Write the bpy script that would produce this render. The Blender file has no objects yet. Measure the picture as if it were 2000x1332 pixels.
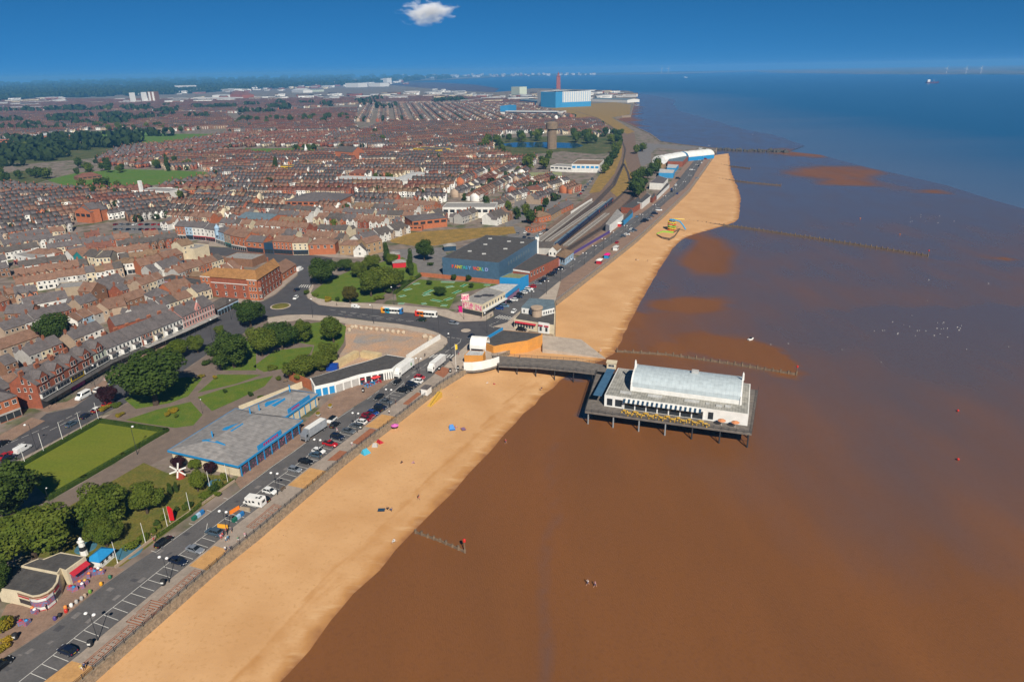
import bpy, bmesh, math, random
import numpy as np
from mathutils import Vector, Matrix
random.seed(7)
rnd = random.Random(11)
sc = bpy.context.scene
COL = sc.collection
R = math.radians
CAM_H, FPX, HORIZON, ROLL = 112.0, 1333.0, 137.0, math.atan(0.0175)
PITCH = math.atan((666 - HORIZON) * math.cos(ROLL) / FPX)
cam = bpy.data.cameras.new('camera'); camo = bpy.data.objects.new('camera', cam); COL.objects.link(camo)
cam.sensor_width = 36.0; cam.lens = 36.0 * FPX / 2000.0; cam.clip_start = 1.0; cam.clip_end = 120000.0
camo.matrix_world = (Matrix.Translation((0, 0, CAM_H)) @ Matrix.Rotation(math.pi / 2 - PITCH, 4, 'X') @ Matrix.Rotation(-ROLL, 4, 'Z'))
sc.camera = camo
SUN_AZ, SUN_EL = R(163.5), R(41)          # azimuth clockwise from +Y, where the sun stands
world = bpy.data.worlds.new('World'); sc.world = world; world.use_nodes = True
nt = world.node_tree; nt.nodes.clear()
sky = nt.nodes.new('ShaderNodeTexSky'); sky.sky_type = 'NISHITA'; sky.sun_disc = False
sky.sun_elevation = SUN_EL; sky.sun_rotation = SUN_AZ; sky.altitude = 0; sky.air_density = 1.0; sky.dust_density = 0.0; sky.ozone_density = 6.0
hs = nt.nodes.new('ShaderNodeHueSaturation'); hs.inputs['Saturation'].default_value = 1.0; hs.inputs['Value'].default_value = 1.0
tint = nt.nodes.new('ShaderNodeMix'); tint.data_type = 'RGBA'; tint.blend_type = 'MULTIPLY'; tint.inputs[0].default_value = 1.0
tint.inputs[7].default_value = (0.255, 0.625, 0.78, 1)
bg = nt.nodes.new('ShaderNodeBackground'); bg.inputs['Strength'].default_value = 0.05
wo = nt.nodes.new('ShaderNodeOutputWorld')
tc = nt.nodes.new('ShaderNodeTexCoord'); lift = nt.nodes.new('ShaderNodeVectorMath'); lift.operation = 'ADD'; lift.inputs[1].default_value = (0, 0, 0.035)
nt.links.new(tc.outputs['Generated'], lift.inputs[0]); nt.links.new(lift.outputs[0], sky.inputs['Vector'])
bw = nt.nodes.new('ShaderNodeRGBToBW'); nt.links.new(sky.outputs[0], bw.inputs[0])
blue = nt.nodes.new('ShaderNodeMix'); blue.data_type = 'RGBA'; blue.blend_type = 'MULTIPLY'; blue.inputs[0].default_value = 1.0; blue.inputs[7].default_value = (0.10, 0.62, 1.55, 1); nt.links.new(bw.outputs[0], blue.inputs[6])
deep = nt.nodes.new('ShaderNodeMix'); deep.data_type = 'RGBA'; deep.inputs[0].default_value = 0.72; nt.links.new(sky.outputs[0], deep.inputs[6]); nt.links.new(blue.outputs[2], deep.inputs[7])
nt.links.new(deep.outputs[2], hs.inputs['Color']); nt.links.new(hs.outputs[0], tint.inputs[6]); nt.links.new(tint.outputs[2], bg.inputs[0]); nt.links.new(bg.outputs[0], wo.inputs[0])
sl = bpy.data.lights.new('sun', 'SUN'); sl.energy = 5.0; sl.angle = R(0.53); sl.color = (1.0, 0.93, 0.82)
so = bpy.data.objects.new('sun', sl); COL.objects.link(so)
sdir = Vector((math.sin(SUN_AZ) * math.cos(SUN_EL), math.cos(SUN_AZ) * math.cos(SUN_EL), math.sin(SUN_EL)))
so.rotation_euler = sdir.to_track_quat('Z', 'Y').to_euler()
vs = sc.view_settings; vs.view_transform = 'Standard'; vs.look = 'None'; vs.exposure = 0.3; vs.gamma = 1.0; vs.use_curve_mapping = False
sc.cycles.volume_bounces = 1; sc.cycles.max_bounces = 6; sc.cycles.diffuse_bounces = 2; sc.cycles.glossy_bounces = 2; sc.cycles.transparent_max_bounces = 6
sc.cycles.volume_step_rate = 4.0; sc.cycles.use_denoising = True
def P(x, y, z=0.0):
 u, v = x - 1000.0, 666.0 - y
 a = u * math.cos(ROLL) + v * math.sin(ROLL); b = -u * math.sin(ROLL) + v * math.cos(ROLL)
 dy = FPX * math.cos(PITCH) + b * math.sin(PITCH); dz = -FPX * math.sin(PITCH) + b * math.cos(PITCH)
 t = (z - CAM_H) / min(dz, -0.5)
 return Vector((a * t, dy * t, z))
def Q(p):
 x, y, z = p[0], p[1], p[2] - CAM_H
 d = y * math.cos(PITCH) - z * math.sin(PITCH); b = (y * math.sin(PITCH) + z * math.cos(PITCH)) * FPX / d; a = x * FPX / d
 return (1000 + a * math.cos(ROLL) - b * math.sin(ROLL), 666 - (a * math.sin(ROLL) + b * math.cos(ROLL)))
def zm(s, ox, oy): return lambda x, y, z=0.0: P(x / s + ox, y / s + oy, z)
A1 = zm(2.708, 0, 840); A2 = zm(3.506, 300, 720); A3 = zm(3.918, 0, 560); A4 = zm(3.846, 380, 560); A5 = zm(5.263, 860, 560)
A6 = zm(4.167, 1120, 680); A7 = zm(4.167, 720, 420); A8 = zm(4.348, 1000, 260)
B1 = zm(5.0, 0, 380); B2 = zm(5.0, 350, 380); B3 = zm(4.0, 0, 120); B4 = zm(4.0, 450, 120); B5 = zm(4.0, 900, 120)
B6 = zm(2.857, 1300, 120); B7 = zm(2.5, 1200, 400); B8 = zm(5.55, 640, 640)
C1 = zm(4.44, 0, 1032); C2 = zm(6.66, 300, 880); C3 = zm(6.66, 540, 700); C4 = zm(5.55, 560, 560); C5 = zm(5.55, 880, 440); C6 = zm(5.55, 0, 700); C7 = zm(6.66, 1160, 280)
def rise(base, toppx):
 lo, hi = 0.0, 200.0
 for _ in range(40):
  m = (lo + hi) / 2
  if Q((base[0], base[1], base[2] + m))[1] > toppx: lo = m
  else: hi = m
 return lo
class MB:
 def __init__(s): s.v = []; s.f = []; s.m = []
 def add(s, vs, fs, mi=0):
  o = len(s.v); s.v.extend([tuple(v) for v in vs]); s.f.extend([tuple(i + o for i in f) for f in fs]); s.m.extend([mi] * len(fs)); return s
 def box(s, x0, x1, y0, y1, z0, z1, mi=0, M=None):
  v = [(x0, y0, z0), (x1, y0, z0), (x1, y1, z0), (x0, y1, z0), (x0, y0, z1), (x1, y0, z1), (x1, y1, z1), (x0, y1, z1)]
  if M is not None: v = [M @ Vector(p) for p in v]
  return s.add(v, [(3, 2, 1, 0), (4, 5, 6, 7), (0, 1, 5, 4), (1, 2, 6, 5), (2, 3, 7, 6), (3, 0, 4, 7)], mi)
 def prism(s, pts, z0, z1, mi=0, top=None):
  n = len(pts)
  if area2(pts) < 0: pts = pts[::-1]; z1 = z1[::-1] if isinstance(z1, (list, tuple)) else z1
  zt = z1 if isinstance(z1, (list, tuple)) else [z1] * n; zb = z0 if isinstance(z0, (list, tuple)) else [z0] * n
  v = [(p[0], p[1], zb[i]) for i, p in enumerate(pts)] + [(p[0], p[1], zt[i]) for i, p in enumerate(pts)]
  s.add(v, [(i, (i + 1) % n, n + (i + 1) % n, n + i) for i in range(n)] + [tuple(range(n - 1, -1, -1))], mi)
  s.f.append(tuple(range(len(s.v) - n, len(s.v)))); s.m.append(mi if top is None else top); return s
 def tube(s, p0, p1, r0, r1=None, n=6, mi=0, caps=True):
  p0, p1 = Vector(p0), Vector(p1); r1 = r0 if r1 is None else r1
  d = (p1 - p0).normalized(); a = d.orthogonal().normalized(); b = d.cross(a)
  v = [p0 + (a * math.cos(t) + b * math.sin(t)) * r0 for t in [2 * math.pi * k / n for k in range(n)]]
  v += [p1 + (a * math.cos(t) + b * math.sin(t)) * r1 for t in [2 * math.pi * k / n for k in range(n)]]
  f = [(i, (i + 1) % n, n + (i + 1) % n, n + i) for i in range(n)]
  if caps: f += [tuple(range(n - 1, -1, -1)), tuple(range(n, 2 * n))]
  return s.add(v, f, mi)
 def path(s, pts, r, n=5, mi=0):
  for a, b in zip(pts[:-1], pts[1:]): s.tube(a, b, r, n=n, mi=mi)
  return s
 def lathe(s, prof, n=12, c=(0, 0, 0), mi=0, a0=0.0, a1=2 * math.pi):
  full = abs(a1 - a0 - 2 * math.pi) < 1e-6; m = n if full else n + 1; v = []
  for r, z in prof: v += [(c[0] + r * math.cos(a0 + (a1 - a0) * k / n), c[1] + r * math.sin(a0 + (a1 - a0) * k / n), c[2] + z) for k in range(m)]
  f = []
  for j in range(len(prof) - 1):
   for k in range(n):
    k2 = (k + 1) % m
    f.append((j * m + k, j * m + k2, (j + 1) * m + k2, (j + 1) * m + k))
  if full: f += [tuple(range(m - 1, -1, -1)), tuple(range((len(prof) - 1) * m, len(prof) * m))]
  return s.add(v, f, mi)
 def quad(s, a, b, c, d, mi=0): return s.add([a, b, c, d], [(0, 1, 2, 3)], mi)
 def mesh(s, name, mats, smooth=False):
  me = bpy.data.meshes.new(name); me.from_pydata(s.v, [], s.f)
  for m in (mats if isinstance(mats, (list, tuple)) else [mats]): me.materials.append(m)
  if any(s.m): me.polygons.foreach_set('material_index', s.m)
  if smooth: me.polygons.foreach_set('use_smooth', [True] * len(s.f))
  me.update(); return me
 def build(s, name, mats, parent=None, M=None, smooth=False):
  return obj(name, s.mesh(name, mats, smooth), parent, M)
def area2(p): return sum(p[i][0] * p[(i + 1) % len(p)][1] - p[(i + 1) % len(p)][0] * p[i][1] for i in range(len(p)))
def obj(name, me, parent=None, M=None):
 o = bpy.data.objects.new(name, me); COL.objects.link(o)
 if M is not None: o.matrix_world = M
 if parent is not None: o.parent = parent
 return o
def tag(o, label=None, cat=None, group=None, kind=None):
 if label: o['label'] = label
 if cat: o['category'] = cat
 if group: o['group'] = group
 if kind: o['kind'] = kind
 return o
def thing(name, label, cat, loc=(0, 0, 0), rz=0.0, group=None, scale=1.0):
 o = bpy.data.objects.new(name, None); COL.objects.link(o); o.empty_display_size = 0.5
 o.location = loc; o.rotation_euler = (0, 0, rz)
 if scale != 1.0: o.scale = (scale,) * 3
 return tag(o, label, cat, group)
KIDS = {}
def kids(o):
 if o.name not in KIDS: KIDS[o.name] = [c for c in COL.objects if c.parent == o]
 return KIDS[o.name]
def dup(root, loc, rz=0.0, label=None, group=None, scale=None, paint=None, name=None):
 def cp(o, par):
  c = o.copy(); COL.objects.link(c); c.parent = par
  base = o.name.split('.')[0]
  if paint and base in paint: c.material_slots[0].link = 'OBJECT'; c.material_slots[0].material = paint[base]
  for k in kids(o): cp(k, c)
  return c
 r = cp(root, None); r.location = loc; r.rotation_euler = (0, 0, rz)
 if name: r.name = name
 if scale: r.scale = (scale,) * 3 if not isinstance(scale, tuple) else scale
 if label: r['label'] = label
 if group: r['group'] = group
 return r
def drop(root):
 for k in list(kids(root)): drop(k)
 bpy.data.objects.remove(root)
def frame(a, b, up=0.0):
 a, b = Vector(a), Vector(b); d = b - a; ang = math.atan2(d.y, d.x)
 return Matrix.Translation((a.x, a.y, a.z + up)) @ Matrix.Rotation(ang, 4, 'Z'), math.hypot(d.x, d.y)
def ang(a, b): return math.atan2(b[1] - a[1], b[0] - a[0])
def lerp(a, b, t): return a + (b - a) * t
def resample(pts, step):
 out = [Vector(pts[0])];
 for a, b in zip(pts[:-1], pts[1:]):
  a, b = Vector(a), Vector(b); n = max(1, int((b - a).length / step))
  out += [a.lerp(b, k / n) for k in range(1, n + 1)]
 return out
def polyline_at(pts, n):
 pts = [Vector(p) for p in pts]; L = [0]
 for a, b in zip(pts[:-1], pts[1:]): L.append(L[-1] + (b - a).length)
 out = []
 for k in range(n):
  d = L[-1] * k / (n - 1); i = 0
  while i < len(L) - 2 and L[i + 1] < d: i += 1
  out.append(pts[i].lerp(pts[i + 1], (d - L[i]) / max(1e-6, L[i + 1] - L[i])))
 return out
def offset(pts, d):
 out = []; n = len(pts)
 for i, p in enumerate(pts):
  a = pts[max(0, i - 1)]; b = pts[min(n - 1, i + 1)]; t = (Vector(b) - Vector(a)); t.z = 0; t.normalize()
  out.append(Vector((p[0] - t.y * d, p[1] + t.x * d, p[2])))
 return out
def inside(p, poly):
 c = False; n = len(poly); x, y = p[0], p[1]; j = n - 1
 for i in range(n):
  xi, yi, xj, yj = poly[i][0], poly[i][1], poly[j][0], poly[j][1]
  if (yi > y) != (yj > y) and x < (xj - xi) * (y - yi) / (yj - yi) + xi: c = not c
  j = i
 return c
def sheet(name, pts, z, m, parent=None, kind='structure', label=None):
 me = bpy.data.meshes.new(name); bm = bmesh.new()
 f = bm.faces.new([bm.verts.new((p[0], p[1], z)) for p in pts]); bm.normal_update()
 if f.normal.z < 0: f.normal_flip()
 bmesh.ops.triangulate(bm, faces=[f]); bm.to_mesh(me); bm.free(); me.materials.append(m)
 o = obj(name, me, parent)
 if kind and parent is None: o['kind'] = kind
 if label: o['label'] = label
 return o
def strip(name, left, right, z, m, parent=None):
 n = len(left); v = [(p[0], p[1], z) for p in left] + [(p[0], p[1], z) for p in right]
 b = MB(); b.add(v, [(i, n + i, n + i + 1, i + 1) for i in range(n - 1)])
 o = b.build(name, m, parent)
 if parent is None: o['kind'] = 'structure'
 return o
MATS = {}
def srgb(r, g, b): return tuple(((c / 255) / 12.92 if c / 255 <= 0.04045 else ((c / 255 + 0.055) / 1.055) ** 2.4) for c in (r, g, b)) + (1,)
def pm(name, c, c2=None, scale=1.0, rough=0.75, spec=0.3, bump=0.0, metal=0.0, detail=4.0, stretch=None, lo=0.35, hi=0.65, fine=None):
 if name in MATS: return MATS[name]
 m = bpy.data.materials.new(name); m.use_nodes = True; n = m.node_tree; b = n.nodes['Principled BSDF']
 b.inputs['Roughness'].default_value = rough; b.inputs['Specular IOR Level'].default_value = spec; b.inputs['Metallic'].default_value = metal
 c = tuple(c[:3]) + (1,); c2 = tuple((c2 or [x * 0.8 for x in c[:3]])[:3]) + (1,)
 geo = n.nodes.new('ShaderNodeNewGeometry'); vec = geo.outputs['Position']
 if stretch:
  mp = n.nodes.new('ShaderNodeMapping'); mp.inputs['Rotation'].default_value = (0, 0, stretch[2] if len(stretch) > 2 else 0); mp.inputs['Scale'].default_value = (stretch[0], stretch[1], 1)
  n.links.new(vec, mp.inputs[0]); vec = mp.outputs[0]
 nz = n.nodes.new('ShaderNodeTexNoise'); nz.inputs['Scale'].default_value = 1.0 / scale; nz.inputs['Detail'].default_value = detail; nz.inputs['Roughness'].default_value = 0.6
 n.links.new(vec, nz.inputs['Vector'])
 rp = n.nodes.new('ShaderNodeMapRange'); rp.inputs[1].default_value = lo; rp.inputs[2].default_value = hi; n.links.new(nz.outputs[0], rp.inputs[0])
 mx = n.nodes.new('ShaderNodeMix'); mx.data_type = 'RGBA'; mx.inputs[6].default_value = c; mx.inputs[7].default_value = c2
 n.links.new(rp.outputs[0], mx.inputs[0]); col = mx.outputs[2]
 if fine:
  n2 = n.nodes.new('ShaderNodeTexNoise'); n2.inputs['Scale'].default_value = 1.0 / fine[0]; n2.inputs['Detail'].default_value = 3; n.links.new(geo.outputs['Position'], n2.inputs['Vector'])
  m2 = n.nodes.new('ShaderNodeMapRange'); m2.inputs[1].default_value = 0.3; m2.inputs[2].default_value = 0.7; m2.inputs[3].default_value = 1 - fine[1]; m2.inputs[4].default_value = 1 + fine[1]; n.links.new(n2.outputs[0], m2.inputs[0])
  mu = n.nodes.new('ShaderNodeMix'); mu.data_type = 'RGBA'; mu.blend_type = 'MULTIPLY'; mu.inputs[0].default_value = 1; n.links.new(col, mu.inputs[6]); n.links.new(m2.outputs[0], mu.inputs[7]); col = mu.outputs[2]
 n.links.new(col, b.inputs['Base Color'])
 if bump:
  bp = n.nodes.new('ShaderNodeBump'); bp.inputs['Strength'].default_value = bump; bp.inputs['Distance'].default_value = scale * 0.1; n.links.new(nz.outputs[0], bp.inputs['Height']); n.links.new(bp.outputs[0], b.inputs['Normal'])
 MATS[name] = m; return m
def stripes(name, c, c2, width, ax=0, rough=0.6, rot=0.0, duty=0.5, soft=0.02, noise=0.15, coords='Object', spec=0.3, metal=0.0):
 if name in MATS: return MATS[name]
 m = bpy.data.materials.new(name); m.use_nodes = True; n = m.node_tree; b = n.nodes['Principled BSDF']; b.inputs['Roughness'].default_value = rough; b.inputs['Specular IOR Level'].default_value = spec; b.inputs['Metallic'].default_value = metal
 tc = n.nodes.new('ShaderNodeTexCoord'); mp = n.nodes.new('ShaderNodeMapping'); mp.inputs['Rotation'].default_value = (0, 0, rot); n.links.new(tc.outputs[coords], mp.inputs[0])
 sx = n.nodes.new('ShaderNodeSeparateXYZ'); n.links.new(mp.outputs[0], sx.inputs[0])
 d = n.nodes.new('ShaderNodeMath'); d.operation = 'DIVIDE'; d.inputs[1].default_value = width; n.links.new(sx.outputs[ax], d.inputs[0])
 fr = n.nodes.new('ShaderNodeMath'); fr.operation = 'FRACT'; n.links.new(d.outputs[0], fr.inputs[0])
 rp = n.nodes.new('ShaderNodeMapRange'); rp.inputs[1].default_value = duty - soft; rp.inputs[2].default_value = duty + soft; n.links.new(fr.outputs[0], rp.inputs[0])
 mx = n.nodes.new('ShaderNodeMix'); mx.data_type = 'RGBA'; mx.inputs[6].default_value = tuple(c[:3]) + (1,); mx.inputs[7].default_value = tuple(c2[:3]) + (1,); n.links.new(rp.outputs[0], mx.inputs[0])
 nz = n.nodes.new('ShaderNodeTexNoise'); nz.inputs['Scale'].default_value = 0.6; nz.inputs['Detail'].default_value = 5; n.links.new(tc.outputs['Object'], nz.inputs['Vector'])
 m2 = n.nodes.new('ShaderNodeMapRange'); m2.inputs[1].default_value = 0.3; m2.inputs[2].default_value = 0.7; m2.inputs[3].default_value = 1 - noise; m2.inputs[4].default_value = 1 + noise; n.links.new(nz.outputs[0], m2.inputs[0])
 mu = n.nodes.new('ShaderNodeMix'); mu.data_type = 'RGBA'; mu.blend_type = 'MULTIPLY'; mu.inputs[0].default_value = 1; n.links.new(mx.outputs[2], mu.inputs[6]); n.links.new(m2.outputs[0], mu.inputs[7])
 n.links.new(mu.outputs[2], b.inputs['Base Color']); MATS[name] = m; return m
def flat(name, c, rough=0.5, spec=0.4, metal=0.0): return pm(name, c, [x * 0.88 for x in c[:3]], 0.7, rough, spec, metal=metal)
def glassy(name, c=(0.03, 0.04, 0.05)):
 m = flat(name, c, 0.08, 0.6); return m
# ================================================================ the ground: sea, mud flats, beach, town, roads
SEA_Z, MUD_Z = -4.9, -4.4
def sea_material():
 m = bpy.data.materials.new('sea_water'); m.use_nodes = True; n = m.node_tree; b = n.nodes['Principled BSDF']
 b.inputs['Roughness'].default_value = 0.28; b.inputs['IOR'].default_value = 1.33; b.inputs['Specular IOR Level'].default_value = 0.5
 geo = n.nodes.new('ShaderNodeNewGeometry')
 nz = n.nodes.new('ShaderNodeTexNoise'); nz.inputs['Scale'].default_value = 1 / 260.0; nz.inputs['Detail'].default_value = 6; mp = n.nodes.new('ShaderNodeMapping'); mp.inputs['Scale'].default_value = (0.35, 1.6, 1); mp.inputs['Rotation'].default_value = (0, 0, 0.25)
 n.links.new(geo.outputs['Position'], mp.inputs[0]); n.links.new(mp.outputs[0], nz.inputs['Vector'])
 at = n.nodes.new('ShaderNodeAttribute'); at.attribute_name = 'silt'
 ad = n.nodes.new('ShaderNodeMath'); ad.operation = 'MULTIPLY_ADD'; ad.inputs[1].default_value = 0.5; n.links.new(nz.outputs[0], ad.inputs[0]); n.links.new(at.outputs['Fac'], ad.inputs[2])
 rp = n.nodes.new('ShaderNodeMapRange'); rp.inputs[1].default_value = 0.3; rp.inputs[2].default_value = 1.1; n.links.new(ad.outputs[0], rp.inputs[0])
 mx = n.nodes.new('ShaderNodeMix'); mx.data_type = 'RGBA'; mx.inputs[6].default_value = (0.009, 0.074, 0.165, 1); mx.inputs[7].default_value = (0.090, 0.122, 0.185, 1)
 n.links.new(rp.outputs[0], mx.inputs[0]); n.links.new(mx.outputs[2], b.inputs['Base Color'])
 w = n.nodes.new('ShaderNodeTexNoise'); w.inputs['Scale'].default_value = 0.35; w.inputs['Detail'].default_value = 3; n.links.new(geo.outputs['Position'], w.inputs['Vector'])
 bp = n.nodes.new('ShaderNodeBump'); bp.inputs['Strength'].default_value = 0.25; bp.inputs['Distance'].default_value = 0.25; n.links.new(w.outputs[0], bp.inputs['Height']); n.links.new(bp.outputs[0], b.inputs['Normal'])
 return m
mud_edge = [P(x, y, MUD_Z) for x, y in [(2240, 490), (2000, 405), (1940, 392), (1850, 362), (1760, 340), (1690, 326), (1600, 304), (1540, 297), (1572, 285), (1530, 268), (1440, 250), (1390, 235), (1330, 219), (1316, 205), (1318, 195), (1290, 190), (1262, 186), (1245, 184)]]
GS = 26000.0
def sea_mesh():
 xs = np.concatenate([-np.geomspace(24000, 400, 40), np.linspace(-360, 360, 10), np.geomspace(400, 24000, 40)])
 ys = np.concatenate([[-300, 0, 100, 200], np.geomspace(250, 21000, 90)])
 nx, ny = len(xs), len(ys); v = [(x, y, SEA_Z) for y in ys for x in xs]
 f = [(j * nx + i, j * nx + i + 1, (j + 1) * nx + i + 1, (j + 1) * nx + i) for j in range(ny - 1) for i in range(nx - 1)]
 me = bpy.data.meshes.new('sea'); me.from_pydata(v, [], f)
 E = np.array([(p.x, p.y) for p in resample(mud_edge, 40)])
 silt = []
 for x, y, z in v:
  d = float(np.sqrt(((E - (x, y)) ** 2).sum(1)).min()); silt.append(max(0.0, 1 - d / 420.0) * 0.75)
 a = me.attributes.new('silt', 'FLOAT', 'POINT'); a.data.foreach_set('value', silt)
 me.materials.append(sea_material()); return me
tag(obj('sea', sea_mesh()), kind='structure')
WALL = [(-170, 1597), (158.8, 1331), (425.5, 1099), (500, 1041), (668.6, 898), (800, 797), (858.4, 752.4), (903, 725), (985, 690), (1052, 652), (1084, 653), (1085, 590), (1124, 560), (1200, 502), (1244, 467), (1297, 419), (1345, 373), (1377, 329), (1396, 301)]
FOOT = [(365, 1560), (553, 1332), (740, 1110), (812, 1040), (950, 890), (1030, 805), (1062, 775), (1092, 742), (1150, 715), (1195, 697), (1205, 690), (1232, 632), (1252, 590), (1293, 520), (1330, 466), (1446, 432), (1449, 385), (1428, 332), (1424, 300)]
wall = [P(x, y) for x, y in WALL]
foot = [P(x, y, MUD_Z + 0.1) for x, y in FOOT]
NS = 150
def pair_lines():
 a, b = [], []
 for i in range(len(wall) - 1):
  n = max(2, int((wall[i + 1] - wall[i]).length / 9))
  for k in range(n):
   a.append(wall[i].lerp(wall[i + 1], k / n)); b.append(foot[i].lerp(foot[i + 1], k / n))
 a.append(wall[-1]); b.append(foot[-1]); return a, b
sa, sb = pair_lines()
for _ in range(3): sb = [sb[0]] + [(sb[i - 1] + sb[i] * 2 + sb[i + 1]) / 4 for i in range(1, len(sb) - 1)] + [sb[-1]]
from mathutils import noise as MN
def fbm(x, y, s, seed=0.0): return MN.fractal(Vector((x / s, y / s, seed)), 0.9, 2.0, 4)
def sand_material():
 m = bpy.data.materials.new('beach_sand'); m.use_nodes = True; n = m.node_tree; b = n.nodes['Principled BSDF']; b.inputs['Specular IOR Level'].default_value = 0.25
 geo = n.nodes.new('ShaderNodeNewGeometry'); at = n.nodes.new('ShaderNodeAttribute'); at.attribute_name = 'wet'
 def noise(scale, detail=4, src=None):
  z = n.nodes.new('ShaderNodeTexNoise'); z.inputs['Scale'].default_value = 1 / scale; z.inputs['Detail'].default_value = detail; n.links.new(src or geo.outputs['Position'], z.inputs['Vector']); return z.outputs[0]
 def mapr(s, a, b_, c=0.0, d=1.0):
  r = n.nodes.new('ShaderNodeMapRange'); r.inputs[1].default_value = a; r.inputs[2].default_value = b_; r.inputs[3].default_value = c; r.inputs[4].default_value = d; n.links.new(s, r.inputs[0]); return r.outputs[0]
 def math_(op, s, v):
  r = n.nodes.new('ShaderNodeMath'); r.operation = op; n.links.new(s, r.inputs[0])
  if isinstance(v, float): r.inputs[1].default_value = v
  else: n.links.new(v, r.inputs[1])
  return r.outputs[0]
 def mix(f, a, b_):
  x = n.nodes.new('ShaderNodeMix'); x.data_type = 'RGBA'; n.links.new(f, x.inputs[0])
  for i, c in ((6, a), (7, b_)):
   if isinstance(c, tuple): x.inputs[i].default_value = c
   else: n.links.new(c, x.inputs[i])
  return x.outputs[2]
 dry = mix(mapr(noise(14), 0.35, 0.65), (0.56, 0.325, 0.150, 1), (0.49, 0.270, 0.115, 1))
 dry = mix(mapr(noise(0.9, 6), 0.56, 0.72, 0, 0.5), dry, (0.40, 0.215, 0.075, 1))
 w = math_('ADD', at.outputs['Fac'], mapr(noise(5), 0.3, 0.7, -0.16, 0.16))
 col = mix(mapr(w, 0.30, 0.62), dry, (0.43, 0.215, 0.075, 1))
 col = mix(mapr(w, 0.62, 0.98), col, (0.26, 0.115, 0.045, 1))
 mp = n.nodes.new('ShaderNodeMapping'); mp.inputs['Rotation'].default_value = (0, 0, R(-12)); mp.inputs['Scale'].default_value = (0.22, 1.0, 1); n.links.new(geo.outputs['Position'], mp.inputs[0])
 st = noise(2.3, 3, mp.outputs[0])
 at2 = n.nodes.new('ShaderNodeAttribute'); at2.attribute_name = 'streak'
 sm = math_('MULTIPLY', mapr(st, 0.55, 0.66), at2.outputs['Fac'])
 col = mix(sm, col, (0.66, 0.44, 0.24, 1))
 n.links.new(col, b.inputs['Base Color']); n.links.new(mapr(w, 0.5, 1.0, 0.9, 0.55), b.inputs['Roughness'])
 bp = n.nodes.new('ShaderNodeBump'); bp.inputs['Strength'].default_value = 0.5; bp.inputs['Distance'].default_value = 0.12; n.links.new(noise(1.6, 5), bp.inputs['Height']); n.links.new(bp.outputs[0], b.inputs['Normal'])
 return m
def beach():
 nc = 34; v = []; wet = []; stk = []
 for i, (a, b) in enumerate(zip(sa, sb)):
  L = (Vector((b.x - a.x, b.y - a.y, 0))).length
  far = 1.0 if a.y > 270 else 0.0
  for k in range(nc + 1):
   t = k / nc; p = a.lerp(b, t)
   z = lerp(-1.9, MUD_Z + 0.03, t ** 1.25) + 0.10 * fbm(p.x, p.y, 16) * (1 - t) + 0.03 * fbm(p.x, p.y, 3.0)
   if k == nc: z = MUD_Z - 0.15
   j = fbm(p.x, p.y, 9, 3.0) * 1.2 * t
   v.append((p.x + j, p.y, z)); d = (1 - t) * L
   band = 8.5 if far else 7.0
   w = max(0.0, 1 - d / band) + 0.03 * fbm(p.x, p.y, 30, 8.0)
   if not far: w = max(w, max(0, 0.40 - abs(t - 0.80) * 2.2))
   w += .30 * math.exp(-((d - 11 - 2 * fbm(p.x, p.y, 20)) / .9) ** 2) + .16 * math.exp(-((d - 19 - 3 * fbm(p.x, p.y, 26, 4.)) / 1.0) ** 2)
   wet.append(w); stk.append(max(0.0, 1 - abs(d - band * 0.55) / (band * 0.6)) * (0.8 if far else 0.4))
 n = nc + 1
 f = [(i * n + k, (i + 1) * n + k, (i + 1) * n + k + 1, i * n + k + 1) for i in range(len(sa) - 1) for k in range(nc)]
 me = bpy.data.meshes.new('beach'); me.from_pydata(v, [], f)
 for nm, d in (('wet', wet), ('streak', stk)): me.attributes.new(nm, 'FLOAT', 'POINT').data.foreach_set('value', d)
 me.polygons.foreach_set('use_smooth', [True] * len(f)); me.update()
 if me.polygons[0].normal.z < 0: me.flip_normals()
 me.materials.append(sand_material()); return me
tag(obj('beach', beach()), kind='structure')
BARS = [(1630, 338, 95, 13, 0.0), (1655, 356, 60, 7, 0.0), (1760, 370, 100, 5, 0.07), (1375, 495, 60, 42, 0.2), (1345, 595, 75, 14, -0.05), (1410, 680, 90, 22, 0.15), (1500, 700, 60, 25, 0.5), (1310, 682, 40, 10, 0), (1960, 505, 30, 4, 0), (1560, 300, 60, 6, 0.1)]
STREAMS_AND_SHADE = [[(1425, 365), (1520, 363), (1700, 368), (1830, 368)], [(1808, 500), (1860, 507), (1940, 514), (2060, 522)], [(1345, 470), (1322, 510), (1300, 545), (1285, 590)], [(1112, 738), (1190, 748)], [(1138, 812), (1205, 742)]]  # last two entries: pier shade over wet mud, put into the mud colour
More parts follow.
